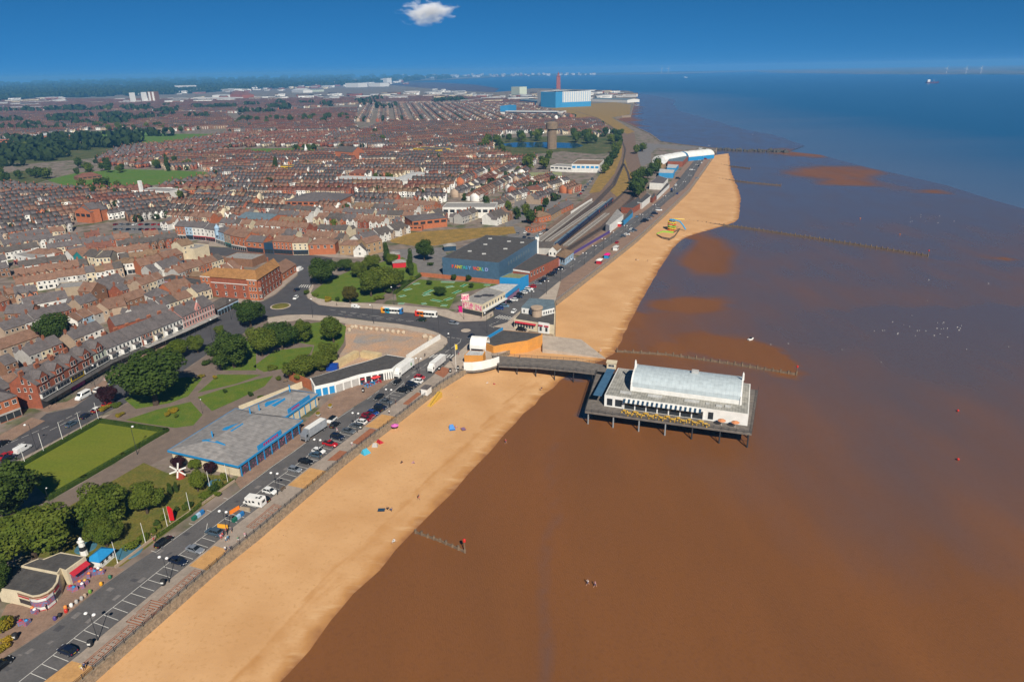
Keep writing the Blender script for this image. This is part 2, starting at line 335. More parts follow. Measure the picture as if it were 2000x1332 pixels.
def mud_material():
 m = bpy.data.materials.new('wet_mud'); m.use_nodes = True; n = m.node_tree; b = n.nodes['Principled BSDF']
 b.inputs['Specular IOR Level'].default_value = 0.5
 geo = n.nodes.new('ShaderNodeNewGeometry'); at = n.nodes.new('ShaderNodeAttribute'); at.attribute_name = 'wet'
 def noise(scale, detail, sx=1, sy=1, rz=0):
  mp = n.nodes.new('ShaderNodeMapping'); mp.inputs['Scale'].default_value = (sx, sy, 1); mp.inputs['Rotation'].default_value = (0, 0, rz); n.links.new(geo.outputs['Position'], mp.inputs[0])
  z = n.nodes.new('ShaderNodeTexNoise'); z.inputs['Scale'].default_value = 1 / scale; z.inputs['Detail'].default_value = detail; n.links.new(mp.outputs[0], z.inputs['Vector']); return z.outputs[0]
 def mapr(s, a, b_, c=0.0, d=1.0):
  r = n.nodes.new('ShaderNodeMapRange'); r.inputs[1].default_value = a; r.inputs[2].default_value = b_; r.inputs[3].default_value = c; r.inputs[4].default_value = d; n.links.new(s, r.inputs[0]); return r.outputs[0]
 def mix(f, a, b_):
  x = n.nodes.new('ShaderNodeMix'); x.data_type = 'RGBA'; n.links.new(f, x.inputs[0])
  for i, c in ((6, a), (7, b_)):
   if isinstance(c, tuple): x.inputs[i].default_value = c
   else: n.links.new(c, x.inputs[i])
  return x.outputs[2]
 ad = n.nodes.new('ShaderNodeMath'); ad.operation = 'ADD'; n.links.new(at.outputs['Fac'], ad.inputs[0]); n.links.new(mapr(noise(22, 5, 1.4, 0.5, R(-20)), 0.3, 0.7, -0.07, 0.07), ad.inputs[1])
 w = ad.outputs[0]
 base = mix(mapr(noise(40, 5, 2.2, 0.45, R(-22)), 0.33, 0.67), (0.190, 0.072, 0.019, 1), (0.162, 0.063, 0.018, 1))
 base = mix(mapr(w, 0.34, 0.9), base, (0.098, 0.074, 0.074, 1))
 base = mix(mapr(noise(0.8, 4), 0.5, 0.8, 0, 0.35), base, (0.095, 0.038, 0.016, 1))
 n.links.new(base, b.inputs['Base Color'])
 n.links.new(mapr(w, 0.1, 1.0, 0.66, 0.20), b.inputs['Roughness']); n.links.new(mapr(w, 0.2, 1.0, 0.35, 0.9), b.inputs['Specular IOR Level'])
 bp = n.nodes.new('ShaderNodeBump'); bp.inputs['Strength'].default_value = 0.5; bp.inputs['Distance'].default_value = 0.08; n.links.new(noise(0.55, 3, 1.6, 0.7, R(-20)), bp.inputs['Height']); n.links.new(bp.outputs[0], b.inputs['Normal'])
 return m
def mud():
 poly = [Vector(p) for p in mud_edge]
 back = [P(1225, 200, MUD_Z), P(1180, 232, MUD_Z), P(1270, 275, MUD_Z), P(1390, 300, MUD_Z), P(1370, 345, MUD_Z), P(1290, 440, MUD_Z), P(1090, 640, MUD_Z), P(1000, 720, MUD_Z), P(560, 1060, MUD_Z), P(100, 1450, MUD_Z), Vector((-75, 20, MUD_Z)), Vector((-20, -120, MUD_Z)), Vector((420, -120, MUD_Z))]
 poly = resample(mud_edge, 60); E = []
 for p in poly:
  k = fbm(p.x, p.y, 90, 5.0) * 16; E.append(Vector((p.x + k * 0.6, p.y + k, MUD_Z)))
 ring = E + back
 bm = bmesh.new(); f = bm.faces.new([bm.verts.new(p) for p in ring]); bm.normal_update()
 if f.normal.z < 0: f.normal_flip()
 bmesh.ops.triangulate(bm, faces=[f])
 for it in range(9):
  es = [e for e in bm.edges if e.calc_length() > max(3.0, 0.030 * ((e.verts[0].co + e.verts[1].co) / 2).length)]
  if not es: break
  bmesh.ops.subdivide_edges(bm, edges=es, cuts=1)
  bmesh.ops.triangulate(bm, faces=[f for f in bm.faces if len(f.verts) > 4])
 me = bpy.data.meshes.new('mud_flats'); bm.to_mesh(me); bm.free()
 wet = []
 sb2 = np.array([(p.x, p.y) for p in sb])
 for v in me.vertices:
  px, py = Q(v.co); d = v.co.length
  w = 0.10 + min(1.0, max(0.0, (v.co.y - 90) / 210.0)) * 0.55
  w *= 0.55 + 0.45 * min(1.0, max(0.0, (v.co.x - 0.12 * v.co.y) / (0.25 * v.co.y + 20)))if v.co.y < 330 else 1.0
  if v.co.y < 330: w += .34 * min(1.0, max(0.0, (px - 1280) / 480.0)) * min(1.0, max(0.0, (1400 - py) / 500.0))
  else: w += .12 + .18 * min(1.0, (v.co.y - 330) / 250.0)
  if px < 1240 and py < 900: w = min(w, 0.25)
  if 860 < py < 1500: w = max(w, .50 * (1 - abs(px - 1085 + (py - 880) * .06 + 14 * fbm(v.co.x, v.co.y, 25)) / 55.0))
  w += 0.07 * fbm(v.co.x, v.co.y, 45, 2.0)
  for (cx, cy, rx, ry, sh) in BARS:
   ex = (px - cx) / rx; ey = (py - cy - sh * (px - cx)) / ry; q = ex * ex + ey * ey + 0.35 * fbm(v.co.x, v.co.y, 22, 6.0)
   if q < 1.3: w = min(w, max(.02, min(.34, (v.co.y - 250) / 900)) + max(0, q - 0.6) * 0.9)
  for s in STREAMS_AND_SHADE:
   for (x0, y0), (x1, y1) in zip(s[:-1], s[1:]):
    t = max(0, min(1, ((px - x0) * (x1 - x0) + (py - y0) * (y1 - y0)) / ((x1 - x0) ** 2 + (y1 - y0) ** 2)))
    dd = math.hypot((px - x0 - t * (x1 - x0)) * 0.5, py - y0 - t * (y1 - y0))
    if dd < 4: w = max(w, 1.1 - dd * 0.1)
  wet.append(w); v.co.z += 0.05 * fbm(v.co.x, v.co.y, 30, 9.0) + 0.02
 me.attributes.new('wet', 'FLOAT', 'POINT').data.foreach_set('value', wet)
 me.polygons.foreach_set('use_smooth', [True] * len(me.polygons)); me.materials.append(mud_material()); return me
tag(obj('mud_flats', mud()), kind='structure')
# ================================================================ town sheet, roads, pavements, gardens
asphalt = pm('asphalt', (0.115, 0.108, 0.106), (0.088, 0.084, 0.083), 5.0, 0.85, 0.25, fine=(0.5, 0.12))
asphalt_new = pm('asphalt_dark', (0.078, 0.075, 0.079), (0.060, 0.058, 0.062), 6.0, 0.8, 0.3, fine=(0.6, 0.12))
asphalt_old = pm('asphalt_worn', (0.19, 0.175, 0.165), (0.14, 0.13, 0.125), 4.0, 0.9, 0.2, fine=(0.6, 0.15))
paving = pm('paving_slab', (0.33, 0.27, 0.22), (0.26, 0.215, 0.175), 3.0, 0.85, 0.25, fine=(0.6, 0.1))
paving_pink = pm('paving_block_pink', (0.265, 0.175, 0.125), (0.205, 0.135, 0.098), 3.5, 0.88, 0.2, fine=(0.4, 0.15))
paving_pale = pm('paving_pale', (0.42, 0.35, 0.28), (0.34, 0.28, 0.225), 3.0, 0.85, 0.2, fine=(0.6, 0.1))
brick_paving = pm('brick_paving_red', (0.31, 0.125, 0.065), (0.25, 0.10, 0.055), 1.2, 0.85, 0.2, fine=(0.3, 0.15))
sand_floor = pm('blown_sand', (0.52, 0.29, 0.11), (0.43, 0.235, 0.09), 2.5, 0.9, 0.2, fine=(0.5, 0.1))
lawn_m = pm('lawn_grass', (0.075, 0.130, 0.016), (0.115, 0.145, 0.022), 4.0, 0.95, 0.1, bump=0.4, fine=(0.5, 0.22))
green_m = pm('bowling_turf', (0.120, 0.150, 0.016), (0.145, 0.160, 0.020), 7.0, 0.95, 0.1, stretch=(0.25, 1.2, R(-40)), fine=(0.8, 0.12))
dry_grass_m = pm('dry_grass', (0.155, 0.125, 0.030), (0.095, 0.105, 0.022), 4.0, 0.95, 0.1, bump=0.5, fine=(0.6, 0.25))
straw_m = pm('straw_grass', (0.30, 0.185, 0.052), (0.185, 0.130, 0.040), 6.0, 0.95, 0.1, bump=0.5, fine=(0.9, 0.25))
path_m = pm('garden_path', (0.185, 0.140, 0.112), (0.145, 0.112, 0.092), 3.0, 0.9, 0.2, fine=(0.4, 0.1))
rubble_m = pm('cleared_ground', (0.44, 0.27, 0.165), (0.33, 0.255, 0.20), 7.0, 0.95, 0.15, bump=0.6, fine=(0.7, 0.2))
line_m = pm('road_paint', (0.60, 0.58, 0.53), (0.30, 0.29, 0.27), 0.8, 0.7, 0.3, lo=0.55, hi=0.75)
ballast_m = pm('rail_ballast', (0.205, 0.135, 0.095), (0.130, 0.092, 0.070), 3.0, 0.95, 0.15, bump=0.6, fine=(0.5, 0.25))
kerb_m = pm('kerb_stone', (0.40, 0.33, 0.26), (0.32, 0.27, 0.22), 1.0, 0.85)
def town_material():
 m = pm('town_ground', (0.195, 0.155, 0.128), (0.085, 0.095, 0.042), 14.0, 0.95, 0.15, detail=8, lo=0.50, hi=0.62, fine=(6.0, 0.3)); return m
coast_far = [P(x, y) for x, y in [(1400, 291), (1330, 283), (1290, 277), (1270, 262), (1240, 248), (1222, 240), (1200, 232), (1215, 227), (1232, 226), (1243, 187), (1236, 180), (1225, 178), (1160, 176), (1040, 173), (1000, 178), (960, 181), (880, 177), (800, 170), (760, 166), (790, 161), (830, 158), (930, 153), (1000, 149.5), (1100, 147.5), (1250, 145.6), (1330, 144.6)]]
land_far = pm('far_fields', (0.030, 0.050, 0.016), (0.135, 0.105, 0.050), 260.0, 0.95, 0.1, detail=2, stretch=(0.6, 2.0, 0.2), lo=0.52, hi=0.60, fine=(70.0, 0.35))
NEAR_Y = 1500.0
sheet('ground', wall + coast_far + [Vector((9000, 20500, 0)), Vector((-23000, 20500, 0)), Vector((-23000, -100, 0)), Vector((-300, -100, 0))], 0.0, town_material())
sheet('field', [P(-900, 222), P(-100, 190), P(120, 186), P(300, 180), P(480, 172), P(620, 163), P(760, 158), P(900, 151.5), P(1200, 145.5), Vector((9000, 20400, 0)), Vector((-22900, 20400, 0)), Vector((-22900, 1500, 0))], 0.35, land_far)
far_shore = pm('far_shore_fields', (0.035, 0.060, 0.020), (0.230, 0.150, 0.075), 420.0, 0.95, 0.1, detail=2, stretch=(0.5, 2.5, 0.1), lo=0.45, hi=0.55, fine=(150.0, 0.3))
shore_pts = [P(x, y, SEA_Z) for x, y in [(1480, 141.5), (1530, 143.5), (1600, 144), (1700, 145.5), (1800, 146), (1900, 146), (2000, 146.3), (2300, 148)]]
sheet('land', shore_pts + [Vector((23500, 20800, 0)), Vector((7200, 20800, 0))], SEA_Z + 1.2, far_shore)
def px(pts): return [P(x, y) for x, y in pts]
L_edge = px([(-260, 1470), (0, 1291)] ) + [C1(480, 830), C1(900, 490), C1(1170, 300)] + px([(378, 1025), (413, 998.6), (445.6, 974.6), (505, 931), (532.7, 910), (576, 880), (597, 864.5), (675, 805), (720, 776.6), (765, 743.5), (805, 715), (830, 702), (864.5, 682.5)])
K_edge = px([(-140, 1520), (85.6, 1332), (139.6, 1291), (243, 1205.4), (313, 1147), (425.7, 1056.8), (459, 1027), (534, 970), (599, 916), (630, 895), (702, 839.6), (750, 803.6), (839, 739), (866, 717), (899, 683)])
sheet('road', L_edge + K_edge[::-1], 0.008, asphalt)
L2 = px([(963, 603), (1035, 544.5), (1100, 516), (1132, 499.5), (1160, 478), (1190, 456), (1220, 436), (1256, 415), (1280, 397), (1307, 375), (1322, 355), (1340, 332.5), (1354, 316), (1371, 295)])
K2 = px([(1004, 620), (1017, 609), (1037, 597), (1060, 579), (1096, 548), (1139, 519), (1179, 487), (1224, 459), (1244, 444), (1280, 415), (1306, 391), (1337, 369), (1349, 354), (1363, 330), (1378, 306), (1384, 295)])
sheet('road', L2 + K2[::-1], 0.008, asphalt)
junction = px([(864.5, 682.5), (875, 670), (873.5, 661), (857, 650), (830, 641), (776, 632), (722, 626.7), (661, 618.5), (632, 616), (596, 614), (560, 615), (520, 620), (470, 655), (408, 690), (330, 742), (240, 790), (198, 810), (155, 834), (72, 879), (20, 905), (-60, 945), (-100, 900), (-20, 880), (29, 858.6), (90, 808), (144, 796), (180, 770), (209, 754), (300, 695), (360, 658), (420, 620), (470, 598), (516, 588), (538, 576), (552, 564), (582, 538), (575, 518), (500, 505), (400, 497), (310, 512), (300, 500), (405, 482), (520, 488), (650, 504), (645, 514), (600, 522), (606, 540), (610, 554), (598, 572), (596, 575), (601, 583.4), (623, 596), (650, 599.6), (722, 603), (792, 610.5), (855.5, 616), (873.5, 621), (898, 629), (948.5, 627), (965, 617), (963, 603), (1004, 620), (981, 640), (939.5, 667), (913, 675), (899, 683)])
sheet('road', junction, 0.013, asphalt_new)
def slab(name, pts, m, h=0.12, parent=None):
 b = MB(); b.prism([(p[0], p[1]) for p in pts], 0.0, h)
 o = b.build(name, m, parent);
 if parent is None: o['kind'] = 'structure'
 return o
N = 60
wl = polyline_at(wall[:8], N); kl = polyline_at(K_edge[:-1], N)
b = MB(); v = []
for a, k in zip(wl, kl): v += [(k.x, k.y, 0.0), (k.x, k.y, 0.13), (a.x, a.y, 0.13)]
b.add(v, [(3 * i, 3 * i + 3, 3 * i + 4, 3 * i + 1) for i in range(N - 1)] + [(3 * i + 1, 3 * i + 4, 3 * i + 5, 3 * i + 2) for i in range(N - 1)])
prom = tag(b.build('promenade', paving), kind='structure')
wl2 = polyline_at(wall[11:], N); kl2 = polyline_at(K2[4:], N)
b = MB(); v = []
for a, k in zip(wl2, kl2): v += [(k.x, k.y, 0.0), (k.x, k.y, 0.13), (a.x, a.y, 0.13)]
b.add(v, [(3 * i, 3 * i + 3, 3 * i + 4, 3 * i + 1) for i in range(N - 1)] + [(3 * i + 1, 3 * i + 4, 3 * i + 5, 3 * i + 2) for i in range(N - 1)])
prom2 = tag(b.build('promenade', paving_pink), kind='structure')
def bil(q, s, t):
 a = q[0].lerp(q[1], t); b_ = q[3].lerp(q[2], t); return a.lerp(b_, s)
def panel(q, m, name='paving_panel', z=0.134, par=None):
 b = MB(); b.quad(*[(p.x, p.y, z) for p in q]); return b.build(name, m, par or prom)
for q in ([C1(380, 1332), C1(690, 1332), C1(845, 1210), C1(622, 1150)], [C1(1640, 325), C1(1808, 370), C2(965, 1290), C2(790, 1240)], [A2(920, 800), A2(1040, 825), A2(1190, 705), A2(1070, 680)], [C3(1150, 890), C3(1330, 920), C3(1560, 765), C3(1370, 730)]):
 panel(q, sand_floor, 'sandy_panel')
for q in ([C3(660, 1332), C3(790, 1332), C3(930, 1215), C3(820, 1200)], [C3(980, 1100), C3(1070, 1125), C3(1305, 930), C3(1220, 910)], [C3(1640, 595), C3(1710, 610), C3(1890, 460), C3(1830, 445)], [C4(1600, 940), C4(1700, 990), C4(1790, 900), C4(1690, 870)]):
 panel(q, brick_paving, 'brick_panel')
def meander(q, n, lw=0.10):
 b = MB()
 def seg(a, c, w0=None):
  (s0, t0), (s1, t1) = a, c; hs_, ht = (lw / n * 1.0) / 2, lw / 2
  lo_s, hi_s = min(s0, s1) - hs_, max(s0, s1) + hs_; lo_t, hi_t = min(t0, t1) - ht, max(t0, t1) + ht
  b.quad(*[(p.x, p.y, 0.135) for p in (bil(q, lo_s, lo_t), bil(q, hi_s, lo_t), bil(q, hi_s, hi_t), bil(q, lo_s, hi_t))])
 seg((0, 0.02), (1, 0.02)); seg((0, 0.98), (1, 0.98)); seg((0, 0.02), (0, 0.98)); seg((1, 0.02), (1, 0.98))
 for k in range(n):
  c = [((k + x) / n, y) for x, y in [(0.05, 0.22), (0.72, 0.22), (0.72, 0.80), (0.22, 0.80), (0.22, 0.50), (0.46, 0.50)]]
  for a_, c_ in zip(c[:-1], c[1:]): seg(a_, c_)
  if k < n - 1: seg(((k + 0.72) / n, 0.22), ((k + 1.05) / n, 0.22))
 b.build('meander_panel', brick_paving, prom)
meander([C1(730, 1163), C1(805, 1185), C1(1190, 850), C1(1115, 838)], 6); meander([C1(1375, 622), C1(1432, 640), C1(1750, 370), C1(1690, 357)], 6)
meander([C2(1205, 995), C2(1300, 1018), C2(1665, 722), C2(1570, 697)], 8)
def maze(q):
 b = MB()
 def seg(s0, t0, s1, t1, w=0.035): b.quad(*[(p.x, p.y, 0.135) for p in (bil(q, s0, t0), bil(q, s1, t0), bil(q, s1, t1), bil(q, s0, t1))])
 for k in range(5):
  d = 0.012 + k * 0.095; w = 0.042; lo, hi = d, 1 - d
  g = 0.10 if k % 2 else -0.14
  seg(lo, lo, 0.5 + g - 0.04, lo + w); seg(0.5 + g + 0.04, lo, hi, lo + w); seg(lo, hi - w, 0.5 - g - 0.04, hi); seg(0.5 - g + 0.04, hi - w, hi, hi)
  seg(lo, lo, lo + w, hi); seg(hi - w, lo, hi, hi)
 b.build('maze_panel', brick_paving, prom)
maze([C1(1085, 815), C1(1220, 852), C1(1465, 652), C1(1312, 617)])
slab('pavement', [C1(-60, 1230), C1(0, 1140), C1(480, 822), C1(900, 482), C1(1080, 352), C1(1010, 345), C1(760, 300), C1(500, 560), C1(60, 660), C1(-60, 900)], paving_pink)
slab('pavement', px([(459, 940), (470, 955), (505, 930), (532.7, 909), (576, 879), (597, 863.5), (675, 804), (720, 775.6), (765, 742.5), (805, 714), (800, 700), (775, 715), (735, 738), (690, 752), (650, 775), (632, 790), (590, 830), (470, 925)]), paving_pink)
slab('pavement', px([(806, 714), (830, 701), (864, 681.5), (874, 669), (872.5, 661.5), (856, 651), (829, 642), (776, 633), (722, 627.7), (661, 619.5), (632, 617), (596, 615), (560, 616), (520, 622), (525, 632), (600, 624), (650, 628), (690, 634), (776, 641), (826, 650), (852, 655), (858, 660), (800, 700)]), paving_pale)
slab('pavement', px([(601, 582), (623, 595), (650, 598.6), (722, 602), (792, 609.5), (855.5, 615), (898, 628), (948, 626), (964, 616.5), (962, 604), (930, 604), (890, 612), (876, 606), (800, 598), (740, 594), (660, 590), (620, 583), (606, 573), (612, 562), (612, 555), (599, 571)]), paving_pale)
slab('pavement', px([(913, 672), (939.5, 665), (981, 639), (1004, 617), (1017, 607), (1037, 595), (1060, 577), (1096, 547), (1084, 590), (1040, 640), (985, 690), (905, 722), (868, 716)]), paving_pale)
slab('pavement', px([(-100, 898), (-20, 878), (29, 856.6), (88, 822), (62, 816), (0, 850), (-100, 880)]), paving_pink)
slab('pavement', px([(92, 805), (144, 793), (180, 768), (209, 752), (300, 693), (360, 656), (420, 618), (430, 606), (350, 640), (280, 690), (190, 752), (130, 785), (60, 796)]), paving_pink)
slab('pavement', px([(470, 596), (516, 586), (538, 574), (552, 562), (580, 537), (584, 528), (566, 536), (540, 560), (500, 580), (440, 584)]), paving)
slab('pavement', px([(20, 907), (72, 881), (155, 836), (198, 812), (215, 810), (190, 826), (60, 897), (30, 914)]), paving)
slab('pavement', [C5(720, 960), C5(660, 1040), C5(460, 1100), C5(560, 1110)] , paving_pale, 0.10)
slab('pavement', [L2[3] + Vector((0, 0.5, 0))] + [p for p in L2[4:]] + offset(L2[3:], 6.0)[::-1], paving_pink)
slab('pavement', px([(405, 481), (520, 487), (652, 503), (700, 505), (660, 495), (560, 482), (470, 474), (410, 474)]), paving)
sheet('car_park', [B1(1560, 790), B1(2000, 640), B2(440, 600), B2(430, 690), B2(200, 800), B1(1880, 830)], 0.016, paving_pink)
sheet('car_park', [B1(1130, 280), B1(1680, 270), B1(1690, 370), B1(1250, 380), B1(1090, 330)], 0.02, asphalt_old)
sheet('car_park', [A7(180, 285), A7(600, 262), A7(640, 330), A7(600, 470), A7(400, 470), A7(390, 400), A7(300, 360)], 0.02, asphalt_old)
sheet('car_park', [B5(235, 1095), B5(690, 1075), B5(720, 1100), B5(560, 1160), B5(290, 1170)], 0.02, asphalt_old)
sheet('car_park', px([(1000, 440), (1060, 418), (1085, 400), (1105, 385), (1120, 372), (1085, 376), (1040, 402), (985, 432), (1000, 490), (1030, 495), (1060, 470), (1040, 450)]), 0.014, asphalt_old)
sheet('car_park', [C7(640, 0), C7(1380, 50), C7(1180, 90), C7(820, 60), C7(745, 130), C7(740, 250), C7(560, 330), C7(460, 260), C7(520, 120), C7(620, 30)], 0.012, asphalt_old)
sheet('path', px([(195, 824), (240, 792), (330, 745), (408, 692), (470, 657), (520, 622), (600, 624), (690, 634), (700, 640), (672, 700), (650, 712), (640, 740), (600, 745), (585, 752), (560, 760), (470, 800), (440, 812), (330, 890), (110, 1004), (90, 985), (322, 848)]), 0.010, path_m)
LAWNS = [[A3(960, 1020), A3(1200, 940), A3(1460, 880), A3(1550, 980), A3(1480, 1060), A3(1340, 1080), A3(1100, 1045)], [A2(300, 195), A2(450, 145), A2(700, 75), A2(820, 48), A2(760, 120), A2(580, 210), A2(400, 290)], [A2(300, 165), A2(380, 100), A2(440, 40), A2(740, 42), A2(560, 105)],
         [A3(1040, 935), A3(1300, 890), A3(1440, 838), A3(1550, 700), A3(1430, 690), A3(1200, 720), A3(950, 860)], [A4(520, 640), A4(440, 600), A4(600, 480), A4(820, 455), A4(890, 450), A4(870, 500), A4(760, 590), A4(680, 615)], [A4(450, 470), A4(700, 300), A4(1050, 250), A4(1140, 300), A4(1120, 420), A4(1000, 600), A4(700, 700), A4(880, 510), A4(900, 440), A4(780, 420)], [A3(1700, 640), A3(1650, 470), A3(1800, 400), A3(1960, 420), A3(1960, 640)]]
for l in LAWNS: sheet('lawn', l, 0.022, lawn_m)
GREEN = px([(194.6, 824), (324, 843), (240, 892), (165, 936), (98, 974), (55, 938), (36, 914)])
sheet('lawn', GREEN, 0.022, green_m, label='smooth bowling green turf inside a clipped hedge')
sheet('lawn', [A1(300, 440), A1(760, 172), A1(880, 225), A1(1210, 240), A1(1240, 275), A1(1000, 455), A1(860, 560), A1(640, 720), A1(470, 720), A1(340, 690), A1(120, 660), A1(60, 560)], 0.014, dry_grass_m)
sheet('lawn', px([(0, 1010), (90, 985), (110, 1004), (70, 1060), (0, 1100)]), 0.012, dry_grass_m)
GOLF = [A7(410, 525), A7(1060, 565), A7(900, 600), A7(720, 645), A7(655, 762), A7(230, 705), A7(220, 640)]
sheet('lawn', GOLF, 0.018, lawn_m)
sheet('lawn', px([(604, 575), (640, 548), (700, 522), (790, 502), (838, 525), (812, 545), (780, 562), (745, 590), (655, 592), (618, 585)]), 0.016, lawn_m)
sheet('path', [A7(0, 745), A7(190, 600), A7(400, 485), A7(420, 500), A7(215, 640), A7(120, 720), A7(60, 760)], 0.02, path_m)
FIELD_STATION = [A7(170, 205), A7(330, 145), A7(700, 115), A7(1180, 95), A7(1200, 150), A7(880, 190), A7(540, 250), A7(380, 255), A7(190, 225)]
sheet('field', FIELD_STATION, 0.02, straw_m)
SITE = [C4(640, 380), C4(1320, 470), C4(1650, 520), C4(1664, 560), C4(1300, 775), C4(1090, 745), C4(1000, 830), C4(700, 880), C4(520, 900), C4(540, 790), C4(640, 640), C4(630, 430)]
sheet('ground', SITE, 0.016, rubble_m, label='cleared sandy building plot behind the hoarding')
sheet('ground', [C4(760, 520), C4(1100, 530), C4(1380, 545), C4(1290, 590), C4(1000, 600), C4(830, 640), C4(720, 600)], 0.022, pm('grey_hardcore', (0.27, 0.245, 0.225), (0.36, 0.25, 0.17), 6, 0.95, 0.1, bump=0.5, fine=(0.8, 0.15)))
FIELDS = {'school': px([(90, 352), (150, 338), (245, 331), (330, 333), (400, 336), (420, 345), (300, 362), (240, 368), (150, 370)]), 'park': px([(168, 258), (250, 255), (330, 262), (430, 262), (320, 282), (200, 280)]),
          'pitch': px([(452, 297), (480, 291), (570, 290), (640, 292), (640, 299), (560, 303), (470, 302)]), 'allot': px([(0, 290), (90, 275), (240, 285), (180, 310), (60, 320), (0, 318)]), 'scrub': px([(0, 340), (90, 328), (100, 350), (60, 362), (0, 365)])}
field_green = pm('playing_field', (0.078, 0.155, 0.024), (0.100, 0.155, 0.030), 20.0, 0.95, 0.1, fine=(4.0, 0.15))
for k in ('school', 'park', 'pitch'): sheet('field', FIELDS[k], 0.03, field_green)
scrub_m = pm('scrub_ground', (0.045, 0.070, 0.018), (0.115, 0.105, 0.045), 22.0, 0.95, 0.1, detail=6, fine=(4.0, 0.3))
for k in ('allot', 'scrub'): sheet('field', FIELDS[k], 0.03, scrub_m)
RAIL = [C5(950, 200), C5(1330, 330)] + px([(1180, 470), (1215, 440), (1245, 410), (1262, 378), (1265, 350), (1250, 320), (1243, 290), (1240, 262), (1210, 240), (1190, 233), (1165, 225), (1150, 226), (1180, 246), (1205, 268), (1212, 300), (1200, 330), (1185, 350), (1160, 375), (1120, 405), (1060, 450)])
sheet('ground', RAIL, 0.020, ballast_m, label='brown stony railway bed beside the promenade')
sheet('field', px([(1190, 372), (1210, 335), (1218, 300), (1226, 330), (1240, 345), (1234, 365), (1205, 385)]), 0.028, straw_m)
sheet('field', px([(1165, 350), (1205, 300), (1200, 280), (1216, 285), (1214, 305), (1200, 340), (1172, 375), (1150, 378)]), 0.024, straw_m)
sheet('field', px([(1060, 215), (1125, 205), (1200, 200), (1232, 205), (1230, 224), (1195, 230), (1240, 258), (1225, 262), (1190, 246), (1130, 232)]), 0.025, straw_m)
sheet('field', px([(905, 305), (935, 278), (985, 270), (1090, 266), (1212, 262), (1214, 296), (1165, 302), (1100, 296), (1000, 306), (920, 311)]), 0.012, scrub_m)
sheet('mud_flats', px([(962, 182), (880, 178), (800, 171), (755, 166.5), (785, 160.5), (850, 160), (930, 165), (975, 172)]), SEA_Z + .15, pm('estuary_mud', (.11, .062, .048), (.085, .052, .045), 60, .4, .4))
lake_m = pm('pond_water', (0.010, 0.045, 0.085), (0.012, 0.05, 0.09), 30, 0.12, 0.5)
sheet('water', [B5(300, 650), B5(420, 635), B5(640, 632), B5(900, 640), B5(960, 660), B5(900, 680), B5(640, 675), B5(400, 672)], 0.03, lake_m, label='blue fishing lake behind the water tower')
pb = MB()
def dash(a, b_, w=0.14, z=0.020, n=1, gap=0.0):
 for k in range(n):
  t0 = k / n; t1 = (k + 1 - gap) / n; p, q = a.lerp(b_, t0), a.lerp(b_, t1); d = (q - p).normalized(); s = Vector((-d.y, d.x, 0)) * w / 2
  pb.quad(*[(v.x, v.y, z) for v in (p - s, q - s, q + s, p + s)])
def bays(a0, a1, dv, n, z=0.014):
 dash(a0, a1, 0.14, z)
 for k in range(n + 1): p = a0.lerp(a1, k / n); dash(p, p + dv, 0.14, z)
LPB = [C1(160, 1332), C1(460, 1095), C1(720, 885), C1(1110, 580), C1(1470, 290), C1(1800, 40)] + [C2(660, 1080), C2(1000, 825), C2(1430, 490), C2(1740, 270), C2(1990, 85)] + [C3(400, 1270), C3(700, 1060), C3(940, 880), C3(1230, 650), C3(1560, 400), C3(1660, 310)]
acc = 0.0
for a_, b_ in zip(LPB[:-1], LPB[1:]):
 dash(a_, b_, 0.14, 0.014)
 d = (b_ - a_); L = d.length
 if L < 0.5: continue
 d.normalize(); nrm = Vector((d.y, -d.x, 0))
 while acc < L:
  p = a_ + d * acc; dash(p, p + nrm * 4.6, 0.13, 0.014); acc += 2.42
 acc -= L
LL = [C2(30, 1320), C2(520, 965), C2(755, 790), C2(970, 630), C2(1365, 340), C2(1550, 200), C2(1840, 0), C3(380, 1095)]
for i, (a_, b_) in enumerate(zip(LL[:-1], LL[1:])):
 dash(a_, b_, 0.13, 0.014); d = (b_ - a_).normalized(); dash(a_, a_ + Vector((-d.y, d.x, 0)) * 1.7, 0.13, 0.014)
dash(C3(660, 870), C3(1000, 645), 0.13, 0.014)
for a_, b_, n in ((C3(1180, 530), C3(1760, 110), 6), (C3(1690, 250), C3(1990, 50), 4)): dash(a_, b_, 0.13, 0.014, n, 0.45)
for r0, r1, n in ((C4(590, 275), C4(1430, 380), 8), (C4(560, 297), C4(1400, 385), 8), (C4(470, 250), C4(1060, 330), 5)): dash(r0, r1, 0.16, 0.019, n, 0.5)
for k in range(7):
 t = k / 6; p = C4(1545, 770).lerp(C4(1770, 770), t); q = C4(1600, 735).lerp(C4(1810, 735), t); dash(p, q, 0.55, 0.020)
for k in range(6):
 p = C5(480, 1005).lerp(C5(620, 1025), k / 5); q = C5(540, 975).lerp(C5(680, 995), k / 5); dash(p, q, 0.55, 0.020)
for k in range(6):
 p = B2(1170, 905).lerp(B2(1290, 915), k / 5); q = B2(1200, 880).lerp(B2(1300, 885), k / 5); dash(p, q, 0.5, 0.020)
for pts in ([C4(1735, 545), C4(1890, 565), C4(1880, 600), C4(1700, 725)], [C5(520, 1040), C5(420, 1085), C5(480, 1115)]):
 for a_, b_ in zip(pts[:-1], pts[1:]): dash(a_, b_, 0.2, 0.020, 3, 0.3)
for a_, b_, n in ((C6(0, 960), C6(560, 720), 5), (C6(540, 780), C6(1150, 480), 6), (C6(620, 700), C6(900, 560), 3), (C6(180, 940), C6(300, 890), 1)): dash(a_, b_, 0.15, 0.019, n, 0.3)
mids = [a_.lerp(b_, 0.5) for a_, b_ in zip(polyline_at(L2[2:], 30), polyline_at(K2[4:], 30))]
